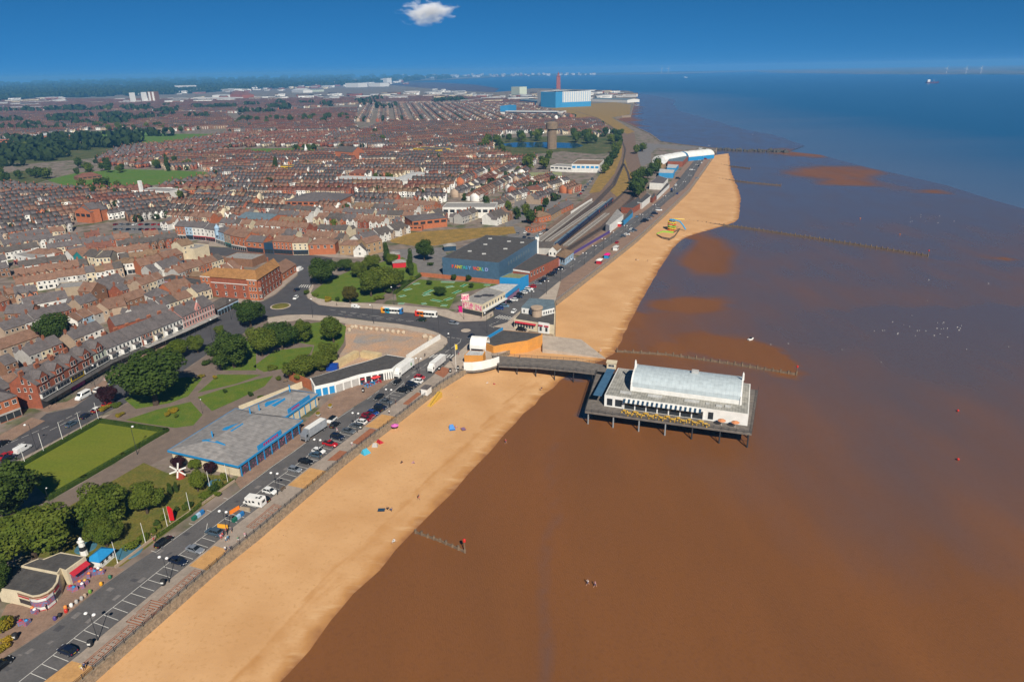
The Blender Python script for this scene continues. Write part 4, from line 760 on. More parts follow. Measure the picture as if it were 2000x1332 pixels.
for i, (k, c, p) in enumerate(far):
 d = min(range(len(mids) - 1), key=lambda j: (mids[j] - p).length); a_ = ang(mids[d], mids[d + 1]); s = (p - mids[d]).length
 place_car(k, c, p, a_ if i in (0, 10, 11, 12, 13, 14, 16, 17) else a_ - math.pi / 2 + R(10), f'{c} {k if k == "van" else "car"}, {ords[i % 20]} {"beyond" if i > 19 else "counting from"} the red car past the slide tower', GF, True)
GM = 'cars in the town car parks'
tc = [('navy', B2(180, 760), .5, 'in the market car park'), ('white', B2(190, 700), .4, 'by the market hall'), ('navy', B2(95, 680), .5, 'by the amber shop front'), ('silver', B2(30, 712), .5, 'below the brown brick shop'), ('black', B1(1850, 690), .5, 'beside the white van near the shop'), ('white', B1(1580, 780), .2, 'before the white shopfronts'), ('dark red', B1(1470, 808), .2, 'before the half timbered pub'), ('white', B1(970, 800), -.1, 'in the street by cream buildings'), ('blue', B1(560, 790), -.3, 'in the side street by the blue shop'), ('silver', B1(500, 770), -.3, 'behind the blue side street car'), ('grey', B1(760, 750), -.2, 'before the green shopfront')]
for i in range(18):
 tc.append((rnd.choice(['black', 'navy', 'red', 'white', 'silver', 'grey', 'dark red']), B1(1130 + (i % 9) * 62, 300 + (i // 9) * 48), 1.35, f'{ords[i % 9]} in the {"rear" if i < 9 else "front"} row of the walled car park'))
for i, (x, y) in enumerate([(1010, 70), (1045, 60), (980, 100), (1030, 115), (870, 105), (905, 130), (955, 172), (850, 155), (800, 140), (730, 100)]): tc.append((rnd.choice(['black', 'navy', 'white', 'silver', 'grey']), C5(x, y) if i < 3 or i > 6 else C5(x - 60, y - 20), 1.2, f'{ords[i]} by the station approach'))
for i, (x, y) in enumerate([(70, 250), (50, 240), (100, 262)]): tc.append((('black', 'navy', 'grey')[i], B1(x, y), .2, f'{ords[i]} in the back yard by the far shop roof'))
for i in range(14): tc.append((rnd.choice(['white', 'silver', 'black', 'grey', 'red']), B5(900 + (i % 7) * 18 + 20, 1060 - (i % 7) * 22 - (i // 7) * 8), 1.1, f'{ords[i % 14]} on the road beside the car park with blue posts'))
for i, (c, p, d, w) in enumerate(tc): place_car('hatchback', c, p, d, f'{c} car {w}', GM, True)
for s in list(CARS.values()) + list(SIMPLE.values()): drop(s)
# ================================================================ buildings: helpers
def wallmat(name, c, c2=None, s=2.5): return pm('wall_' + name, c, c2 or [x * 0.84 for x in c], s, 0.88, 0.2, fine=(0.35, 0.10))
W_ = {'white': wallmat('white_render', (0.70, 0.68, 0.63)), 'cream': wallmat('cream_render', (0.62, 0.53, 0.37)), 'tan': wallmat('tan_render', (0.40, 0.30, 0.215)), 'grey': wallmat('grey_render', (0.42, 0.40, 0.37)), 'red': wallmat('red_brick', (0.300, 0.090, 0.048), (0.215, 0.070, 0.040), 1.2), 'orange': wallmat('orange_brick', (0.42, 0.140, 0.062), (0.33, 0.110, 0.05), 1.2), 'brown': wallmat('brown_brick', (0.235, 0.125, 0.072), (0.18, 0.095, 0.058), 1.2), 'buff': wallmat('buff_brick', (0.36, 0.235, 0.125), (0.29, 0.19, 0.105), 1.2), 'pink': wallmat('pink_render', (0.52, 0.235, 0.20)), 'paleblue': wallmat('pale_blue_render', (0.33, 0.47, 0.60)), 'teal': wallmat('teal_tile', (0.03, 0.22, 0.22)), 'mint': wallmat('mint_render', (0.55, 0.60, 0.47)), 'navy': wallmat('navy_boards', (0.02, 0.055, 0.10)), 'sky': wallmat('sky_blue_boards', (0.045, 0.26, 0.50)), 'yellow': wallmat('yellow_panel', (0.62, 0.42, 0.03)), 'stone': wallmat('stone', (0.34, 0.27, 0.19)), 'ochre': wallmat('ochre_paint', (0.62, 0.27, 0.055), (0.52, 0.24, 0.06))}
def roofmat(name, c, c2=None): return pm('roof_' + name, c, c2 or [x * 0.72 for x in c], 2.2, 0.85, 0.25, fine=(0.5, 0.18))
R_ = {'slate': roofmat('slate', (0.132, 0.115, 0.112)), 'brown': roofmat('brown_tile', (0.225, 0.130, 0.088)), 'dark': roofmat('dark_tile', (0.105, 0.090, 0.080)), 'red': roofmat('red_tile', (0.185, 0.080, 0.056)), 'tan': roofmat('tan_tile', (0.22, 0.142, 0.085)), 'felt': roofmat('felt', (0.085, 0.079, 0.074), (0.060, 0.056, 0.054)), 'greyflat': roofmat('grey_flat', (0.30, 0.285, 0.265)), 'pale': roofmat('pale_sheet', (0.50, 0.50, 0.48)), 'rust': roofmat('orange_tile', (0.33, 0.165, 0.060)), 'bluegrey': roofmat('blue_grey_sheet', (0.135, 0.185, 0.215)), 'green': roofmat('mossy_sheet', (0.235, 0.250, 0.125))}
win_m = glassy('window_glass', (0.025, 0.030, 0.036)); frame_m = flat('window_frame', (0.66, 0.65, 0.61), 0.5); chim_m = pm('chimney_brick', (0.30, 0.11, 0.058), (0.22, 0.085, 0.048), 0.6, 0.9, 0.2); pot_m = flat('chimney_pot', (0.42, 0.16, 0.08), 0.8)
shopdark = glassy('shop_glass', (0.03, 0.035, 0.04))
WINM = {}
def window(parent, x, y, z, w, h, rz=0.0, pane=win_m, fr=frame_m, name='window'):
 k = (round(w, 2), round(h, 2), pane.name, fr.name)
 if k not in WINM:
  b = MB(); b.box(-w / 2, w / 2, -0.05, 0.06, -h / 2, h / 2); b.box(-w / 2 - .06, w / 2 + .06, -0.12, 0.06, -h / 2 - .1, -h / 2); m1 = b.mesh('window', fr)
  b = MB(); t = 0.09; b.box(-w / 2 + t, -t / 3, -0.075, -0.02, -h / 2 + t, -t / 3) if w > 1.3 else None
  if w > 1.3: b.box(t / 3, w / 2 - t, -0.075, -0.02, -h / 2 + t, -t / 3); b.box(-w / 2 + t, -t / 3, -0.075, -0.02, t / 3, h / 2 - t); b.box(t / 3, w / 2 - t, -0.075, -0.02, t / 3, h / 2 - t)
  else: b.box(-w / 2 + t, w / 2 - t, -0.075, -0.02, -h / 2 + t, -t / 3); b.box(-w / 2 + t, w / 2 - t, -0.075, -0.02, t / 3, h / 2 - t)
  WINM[k] = (m1, b.mesh('pane', pane))
 o = obj(name, WINM[k][0], parent); o.location = (x, y, z); o.rotation_euler = (0, 0, rz)
 obj('pane', WINM[k][1], o); return o
def chimney_mesh(w=0.9, d=0.6, h=1.5, pots=3):
 b = MB(); b.box(-w / 2, w / 2, -d / 2, d / 2, -1.2, h); b.box(-w / 2 - .07, w / 2 + .07, -d / 2 - .07, d / 2 + .07, h - .3, h - .12)
 for k in range(pots): x = -w / 2 + w * (k + .5) / pots; b.tube((x, 0, h), (x, 0, h + .45), .12, .10, 6, 1)
 return b.mesh('chimney', [chim_m, pot_m])
CHIM = [chimney_mesh(0.9, .6, 1.4, 3), chimney_mesh(1.9, .7, 1.7, 6)]
def chimney(parent, x, y, z, big=0, rz=0.0):
 o = obj('chimney', CHIM[big], parent); o.location = (x, y, z); o.rotation_euler = (0, 0, rz); return o
def roof_gable(b, L, D, e, r, ov=0.25, mi=0, x0=0.0, y0=0.0, along='x', t=0.18):
 if along == 'x':
  m = y0 + D / 2; s = (r - e) / (D / 2); za, zb = e - s * ov, r
  A = [(x0 - ov * .4, y0 - ov, za), (x0 + L + ov * .4, y0 - ov, za), (x0 + L + ov * .4, m, zb), (x0 - ov * .4, m, zb)]; B = [(x0 + L + ov * .4, y0 + D + ov, za), (x0 - ov * .4, y0 + D + ov, za), (x0 - ov * .4, m, zb), (x0 + L + ov * .4, m, zb)]
 else:
  m = x0 + L / 2; s = (r - e) / (L / 2); za, zb = e - s * ov, r
  A = [(x0 - ov, y0 + D + ov * .4, za), (x0 - ov, y0 - ov * .4, za), (m, y0 - ov * .4, zb), (m, y0 + D + ov * .4, zb)]; B = [(x0 + L + ov, y0 - ov * .4, za), (x0 + L + ov, y0 + D + ov * .4, za), (m, y0 + D + ov * .4, zb), (m, y0 - ov * .4, zb)]
 for q in (A, B):
  v = q + [(x, y, z + t) for x, y, z in q]; b.add(v, [(3, 2, 1, 0), (4, 5, 6, 7), (0, 1, 5, 4), (1, 2, 6, 5), (2, 3, 7, 6), (3, 0, 4, 7)], mi)
def roof_hip(b, L, D, e, r, ov=0.25, mi=0, x0=0.0, y0=0.0, inset=None):
 i = min(L, D) / 2 if inset is None else inset
 v = [(x0 - ov, y0 - ov, e - .05), (x0 + L + ov, y0 - ov, e - .05), (x0 + L + ov, y0 + D + ov, e - .05), (x0 - ov, y0 + D + ov, e - .05)]
 if L >= D: rd = [(x0 + i, y0 + D / 2, r), (x0 + L - i, y0 + D / 2, r)]; f = [(0, 1, 5, 4), (2, 3, 4, 5), (3, 0, 4), (1, 2, 5)]
 else: rd = [(x0 + L / 2, y0 + i, r), (x0 + L / 2, y0 + D - i, r)]; f = [(0, 1, 4), (1, 2, 5, 4), (2, 3, 5), (3, 0, 4, 5)]
 v += rd; v += [(x, y, z - .16) for x, y, z in v[:4]]
 b.add(v, f + [(0, 6, 7, 1), (1, 7, 8, 2), (2, 8, 9, 3), (3, 9, 6, 0), (9, 8, 7, 6)], mi)
def body_gable(b, L, D, e, r, mi=0, x0=0.0, y0=0.0, along='x'):
 if along == 'x':
  m = y0 + D / 2; v = [(x0, y0, 0), (x0 + L, y0, 0), (x0 + L, y0 + D, 0), (x0, y0 + D, 0), (x0, y0, e), (x0 + L, y0, e), (x0 + L, y0 + D, e), (x0, y0 + D, e), (x0, m, r), (x0 + L, m, r)]
  f = [(0, 1, 5, 4), (1, 2, 6, 9, 5), (2, 3, 7, 6), (3, 0, 4, 8, 7), (4, 5, 9, 8), (6, 7, 8, 9)]
 else:
  m = x0 + L / 2; v = [(x0, y0, 0), (x0 + L, y0, 0), (x0 + L, y0 + D, 0), (x0, y0 + D, 0), (x0, y0, e), (x0 + L, y0, e), (x0 + L, y0 + D, e), (x0, y0 + D, e), (m, y0, r), (m, y0 + D, r)]
  f = [(0, 1, 5, 8, 4), (1, 2, 6, 5), (2, 3, 7, 9, 6), (3, 0, 4, 7), (4, 8, 9, 7), (8, 5, 6, 9)]
 b.add(v, f, mi)
FOOT_ = []      # footprints kept clear of filler houses
def house(name, label, a, b_, D, e, r, wall_, roof_, kind='gable', win=None, cat='house', group=None, chim=(), shop=None, each=True, dormers=0, band=None, ground=True, sides=True):
 """building whose camera-facing front runs a -> b_ (left to right); depth D behind it
 win = list of (z, w, h, count) rows on the front"""
 a = Vector((a.x, a.y, 0)); b_ = Vector((b_.x, b_.y, 0)); M, L = frame(a, b_); rz = ang(a, b_)
 t = thing(name, label, cat, a, rz, group); w = MB(); rf = MB()
 FOOT_.append([M @ Vector(p) for p in ((-.5, -.5, 0), (L + .5, -.5, 0), (L + .5, D + .5, 0), (-.5, D + .5, 0))])
 if kind == 'gable': body_gable(w, L, D, e, r); roof_gable(rf, L, D, e + .02, r + .02)
 elif kind == 'front': body_gable(w, L, D, e, r, along='y'); roof_gable(rf, L, D, e + .02, r + .02, along='y')
 elif kind == 'hip': w.box(0, L, 0, D, 0, e); roof_hip(rf, L, D, e + .02, r)
 else:
  w.box(0, L, 0, D, 0, e); rf.box(.25, L - .25, .25, D - .25, e - .3, e + .03)
  for q in ((0, L, -.001, .25), (0, L, D - .25, D + .001), (-.001, .25, .251, D - .251), (L - .25, L + .001, .251, D - .251)): w.box(*q, e, e + .35)
 wo_ = w.build('wall', wall_, t); ro = rf.build('roof', roof_, t)
 for cx, cy, bg_ in chim: chimney(ro, cx * L, cy * D, (r if kind in ('gable', 'hip') else e + .3) - (abs(cy - .5) * 2 * (r - e) if kind == 'gable' else 0), bg_)
 if win:
  if each:
   for z, ww, hh, n in win:
    for k in range(n): window(t, L * (k + .5) / n, 0, z, ww, hh)
   if sides and kind != 'flat':
    for z, ww, hh, n in win[-1:]:
     for k in range(2): window(t, L, D * (k + .5) / 2 * .8, z, ww, hh, math.pi / 2);
     for k in range(2): window(t, 0, D * (k + .5) / 2 * .8, z, ww, hh, -math.pi / 2)
  else:
   pb_ = MB()
   for z, ww, hh, n in win:
    for k in range(n):
     x = L * (k + .5) / n; pb_.box(x - ww / 2 - .08, x + ww / 2 + .08, -.05, .02, z - hh / 2 - .08, z + hh / 2 + .08, 1); pb_.box(x - ww / 2, x + ww / 2, -.09, .0, z - hh / 2, z + hh / 2, 0)
   tag(pb_.build('window_panes', [win_m, frame_m], t), kind='stuff')
 if shop:
  b = MB(); b.box(.25, L - .25, -.10, .02, .35, 2.7); so_ = b.build('shop_front', shopdark, t)
  b = MB(); b.box(.05, L - .05, -.28, -.10, 2.75, 3.35); b.build('fascia', shop, t)
  b = MB(); n = max(2, int(L / 2.2))
  for k in range(n + 1): x = .25 + (L - .5) * k / n; b.box(x - .06, x + .06, -.16, -.10, .0, 2.75)
  b.build('pillars', shop, so_)
 for k in range(dormers):
  x = L * (k + .5) / dormers; b = MB(); z = e + (r - e) * .35; body_gable(b, 1.5, 2.4, 1.2, 1.9, 0, along='y');
  M2 = Matrix.Translation((x - .75, .9, z)); b.v = [tuple(M2 @ Vector(p)) for p in b.v]; d = b.build('dormer', frame_m, ro)
  b = MB(); b.box(x - .5, x + .5, .85, .905, z + .15, z + 1.1); b.build('pane', win_m, d)
 return t
def text(parent, s, size, mat, M, name='lettering', extrude=0.05):
 cu = bpy.data.curves.new(name, 'FONT'); cu.body = s; cu.size = size; cu.offset = size * .03; cu.extrude = extrude; cu.align_x = 'LEFT'
 o0 = bpy.data.objects.new(name, cu); COL.objects.link(o0); dg = bpy.context.evaluated_depsgraph_get(); me = bpy.data.meshes.new_from_object(o0.evaluated_get(dg)); bpy.data.objects.remove(o0)
 me.materials.clear(); me.materials.append(mat); o = obj(name, me, parent); o.matrix_local = M; return o
UPR = Matrix.Rotation(math.pi / 2, 4, 'X')
def S_(f, x, y, z): p = f(x, y, z); return Vector((p.x, p.y, 0))
AR = [A3(210, 965), A3(320, 985)]
ra, rb_ = S_(A3, 310, 870, 3.4), S_(A3, 830, 570, 3.4)       # red terrace front along the veranda line
wb_ = S_(A3, 1410, 325, 3.4); pk = S_(A3, 1650, 215, 3.4)
def verandah(parent, L, z=3.35, out=2.6, m=None):
 b = MB(); b.add([(0, -out, z - .25), (L, -out, z - .25), (L, 0.05, z + .25), (0, 0.05, z + .25), (0, -out, z - .35), (L, -out, z - .35), (L, .05, z + .15), (0, .05, z + .15)], [(0, 1, 2, 3), (7, 6, 5, 4), (0, 4, 5, 1), (1, 5, 6, 2), (3, 7, 4, 0)]); v = b.build('verandah', m or R_['felt'], parent)
 n = max(2, int(L / 2.6));
 for k in range(n + 1):
  b = MB(); b.tube((L * k / n, -out + .1, 0), (L * k / n, -out + .1, z - .3), .06, n=5); b.build('post', trim_m, v)
Lr = (rb_ - ra).length; nR = 5
for k in range(nR):
 a, c = ra.lerp(rb_, k / nR), ra.lerp(rb_, (k + 1) / nR); L = (c - a).length
 t = house('terrace_house', f'red brick shop house with attic gable, {ords[k]} from the corner of the gabled terrace', a, c, 11, 9.4, 13.2, W_['red'] if k < 4 else W_['mint'], R_['slate'], 'gable', None, 'shop', 'red gabled terrace houses', chim=((0.02, .45, 1),), sides=False)
 b = MB(); body_gable(b, 3.6, 4.5, 2.2, 4.4, 0, along='y'); M2 = Matrix.Translation((L / 2 - 1.8, -.35, 9.0)); b.v = [tuple(M2 @ Vector(p)) for p in b.v]; g = b.build('attic_gable', W_['red'], t)
 b = MB(); roof_gable(b, 3.6, 4.7, 2.25, 4.5, along='y', ov=.2); b.v = [tuple(M2 @ Vector(p)) for p in b.v]; b.build('gable_roof', R_['slate'], g)
 for dx in (-.7, .7): window(t, L / 2 + dx, -.36, 10.3, 1.0, 1.7)
 for z in ((7.2,) if k < 4 else (7.4,)):
  for x in (.22, .42, .72): window(t, L * x, 0, z, 1.0, 1.9)
 b = MB(); b.box(.3, L - .3, -.9, .02, 3.9, 5.9); bb = b.build('bay', frame_m if k != 2 else W_['yellow'], t)
 for i in range(4): b = MB(); x = .5 + (L - 1.0) * i / 4; b.box(x, x + (L - 1) / 4 - .15, -.95, -.88, 4.3, 5.7); b.build('pane', win_m, bb)
 b = MB(); b.box(.2, L - .2, -.2, .02, .2, 3.0); b.build('shop_front', [shopdark, W_['tan'], flat('magenta_shutter', (0.45, 0.01, 0.20)), shopdark, W_['tan']][k], t)
 b = MB(); b.box(0, L, -1.0, .02, 5.9, 6.1); b.build('string_course', R_['slate'], t)
 verandah(t, L)
first = [o for o in COL.objects if o.name == 'terrace_house'][0]
for (y, z) in [(2.6, 10.3), (5.2, 10.5), (2.6, 7.4), (5.0, 7.4), (7.6, 7.2), (3.8, 4.6)]: window(first, 0, y, z, 1.0, 1.6, -math.pi / 2)
cols = ['white', 'white', 'white', 'red', 'cream', 'white', 'white']
for k in range(7):
 a, c = rb_.lerp(wb_, k / 7), rb_.lerp(wb_, (k + 1) / 7); L = (c - a).length
 t = house('terrace_house', f'{dict(white="white", red="red brick", cream="cream")[cols[k]]} shop house of the white terrace, {ords[k]} from the red gabled end', a, c, 11, 8.6, 12.2, W_[cols[k]], R_['slate'], 'gable', [(7.3, .95, 1.6, 3)], 'shop', 'white terrace houses', chim=((0.0, .62, 1),), sides=False)
 b = MB(); b.add([(x, y, z) for z in (3.9, 6.0) for x, y in ((.9, 0.02), (1.4, -1.0), (3.4, -1.0), (3.9, .02))], [(0, 1, 5, 4), (1, 2, 6, 5), (2, 3, 7, 6), (7, 4, 5, 6), (0, 3, 2, 1)]); bb = b.build('bay', frame_m, t)
 for x0, x1 in ((1.5, 2.05), (2.15, 2.65), (2.75, 3.3)): b = MB(); b.box(x0, x1, -1.05, -.98, 4.2, 5.7); b.build('pane', win_m, bb)
 b = MB(); b.add([(.7, .03, 6.7), (1.2, -1.2, 6.0), (3.6, -1.2, 6.0), (4.1, .03, 6.7)], [(0, 1, 2, 3)]); b.build('bay_roof', R_['slate'], bb)
 if L > 5.2: window(t, L - .8, 0, 5.0, .9, 1.6)
 b = MB(); b.box(.2, L - .2, -.15, .02, .2, 2.9); b.build('shop_front', shopdark, t); verandah(t, L, m=R_['greyflat'] if k > 2 else None)
for k in range(3):
 a, c = wb_.lerp(pk, k / 3), wb_.lerp(pk, (k + 1) / 3); L = (c - a).length
 t = house('terrace_house', f'pink and white banded house, {ords[k]} of the pink terrace by the white one', a, c, 11, 9.3, 13.0, W_['pink'], R_['slate'], 'gable', [(7.8, .9, 1.7, 4), (5.1, .9, 1.9, 4)], 'shop', 'pink terrace houses', chim=((0.0, .4, 0),), sides=False)
 for z in (6.4, 9.1): b = MB(); b.box(0, L, -.06, .02, z - .12, z + .12); b.build('string_course', frame_m, t)
 if k == 1:
  b = MB(); body_gable(b, 3.0, 1.0, 1.2, 3.8, along='y'); b.v = [(x + L / 2 - 1.5, y - .4, z + 9.3) for x, y, z in b.v]; g = b.build('attic_gable', W_['pink'], t); window(t, L / 2, -.4, 10.4, .9, 1.3)
  b = MB(); b.box(L / 2 - .2, L / 2 + .2, -.3, .1, 13, 14.2); b.build('finial', frame_m, g)
 b = MB(); b.box(.2, L - .2, -.15, .02, .2, 2.9); b.build('shop_front', shopdark, t); verandah(t, L, m=R_['greyflat'])
t = house('shop', 'single storey shop with long blue fascia next to the pink terrace', S_(A3, 1670, 230, 0), S_(A3, 1830, 150, 0), 9, 4.2, 6.0, W_['brown'], R_['dark'], 'hip', None, 'shop', shop=W_['paleblue'])
house('shop', 'brick and pale blue corner shop at the picture edge', S_(A3, -60, 1075, 0), S_(A3, 175, 985, 0), 12, 8.0, 11.2, W_['orange'], R_['slate'], 'hip', [(6.2, 1.4, 1.6, 4)], 'shop', shop=W_['grey'])
house('house', 'red brick rear house behind the corner shop roof', S_(A3, -30, 860, 4), S_(A3, 100, 800, 4), 9, 6.2, 9.0, W_['red'], R_['slate'], 'gable', [(4.6, 1.0, 1.3, 2)])
NB = [ # zoom, left eave, right eave, eave height, depth, ridge, wall, roof, kind, win rows, label
 (A3, 0, 480, 300, 375, 5.4, 8, 8.4, 'tan', 'brown', 'gable', [(3.9, 1.1, 1.2, 5)], 'tan rendered terrace with brown roof behind the big garden tree'), (A3, 30, 205, 240, 200, 5.4, 8, 8.6, 'brown', 'slate', 'gable', [(3.9, 1.2, 1.3, 3)], 'brown brick house with three white windows facing the street trees'),
 (A3, 0, 285, 45, 270, 5.2, 8, 8.0, 'paleblue', 'brown', 'gable', [(3.6, 1.2, 1.3, 1)], 'small sky blue house at the picture edge'), (A3, 190, 150, 520, 85, 5.2, 8, 8.6, 'white', 'slate', 'gable', [(3.8, 1.2, 1.2, 5)], 'long white terrace with red ground floor band and slate roof'), (A3, 590, 265, 640, 235, 5.4, 8, 8.4, 'white', 'brown', 'gable', [(3.9, 1.0, 1.3, 1)], 'narrow white house beside the blue one by the garden tree'),
 (A3, 640, 240, 722, 205, 5.4, 8, 8.4, 'paleblue', 'brown', 'gable', [(3.9, 1.1, 1.3, 2)], 'bright pale blue house between white and grey neighbours'), (A3, 722, 215, 790, 190, 5.2, 8, 8.2, 'grey', 'brown', 'gable', [(3.9, 1.2, 1.3, 1)], 'grey rendered house next to the pale blue one'), (A3, 235, 200, 470, 175, 3.2, 6, 4.6, 'cream', 'felt', 'gable', [(1.8, 1.0, 1.0, 3)], 'low cream outbuilding behind the white terrace'),
 (A3, 830, 175, 980, 115, 6.6, 9, 9.6, 'tan', 'brown', 'gable', [(5.0, 1.2, 1.3, 2)], 'tall tan rendered house with dormer beside the long slate roof'), (A3, 790, 100, 830, 170, 6.6, 8, 9.4, 'tan', 'brown', 'front', None, 'tan rendered gable end next to the brick gable'), (A3, 980, 110, 1130, 60, 5.0, 8, 8.0, 'brown', 'brown', 'gable', [(3.6, 1.0, 1.0, 4)], 'brown brick house with low windows behind the slate roof'), (A3, 1165, 85, 1310, 50, 6.4, 10, 9.8, 'white', 'slate', 'hip', [(4.8, 1.2, 1.2, 4)], 'white rendered hall with hipped slate roof above the terrace'),
 (A3, 420, 20, 640, 0, 4.5, 12, 6.0, 'stone', 'greyflat', 'flat', None, 'concrete sided flat roofed hall with tall grey tower'), (A3, 700, 40, 810, 0, 7, 9, 10.5, 'brown', 'brown', 'front', [(5.5, 1.1, 1.4, 2)], 'brown brick gabled building by the concrete hall'), (A3, 440, 150, 700, 110, 3.4, 9, 5.0, 'white', 'pale', 'gable', None, 'white sheet roofed shed behind the pale blue house'),
 (A3, 880, 300, 1300, 190, 6.5, 9, 9.8, 'red', 'slate', 'gable', None, 'slate roofed rear range parallel to the white terrace'), (A3, 60, 60, 130, 45, 5.2, 7, 7.5, 'brown', 'brown', 'gable', [(3.6, 1, 1.2, 2)], 'brown brick cottage at the top of the yard'), (A3, 0, 120, 60, 100, 5, 7, 7.6, 'red', 'brown', 'gable', [(3.6, 1, 1.2, 2)], 'red brick cottage beside the brown cottage')]
for f, xl, yl, xr, yr, e, D, r, wl_, rf, kd, wn, lab in NB: house('house', lab, S_(f, xl, yl, e), S_(f, xr, yr, e), D, e, r, W_[wl_], R_[rf], kd, wn, 'house', 'houses behind the shopping street', chim=() if kd in ('flat', 'hip') else ((.05, .5, 0), (.95, .5, 0)))
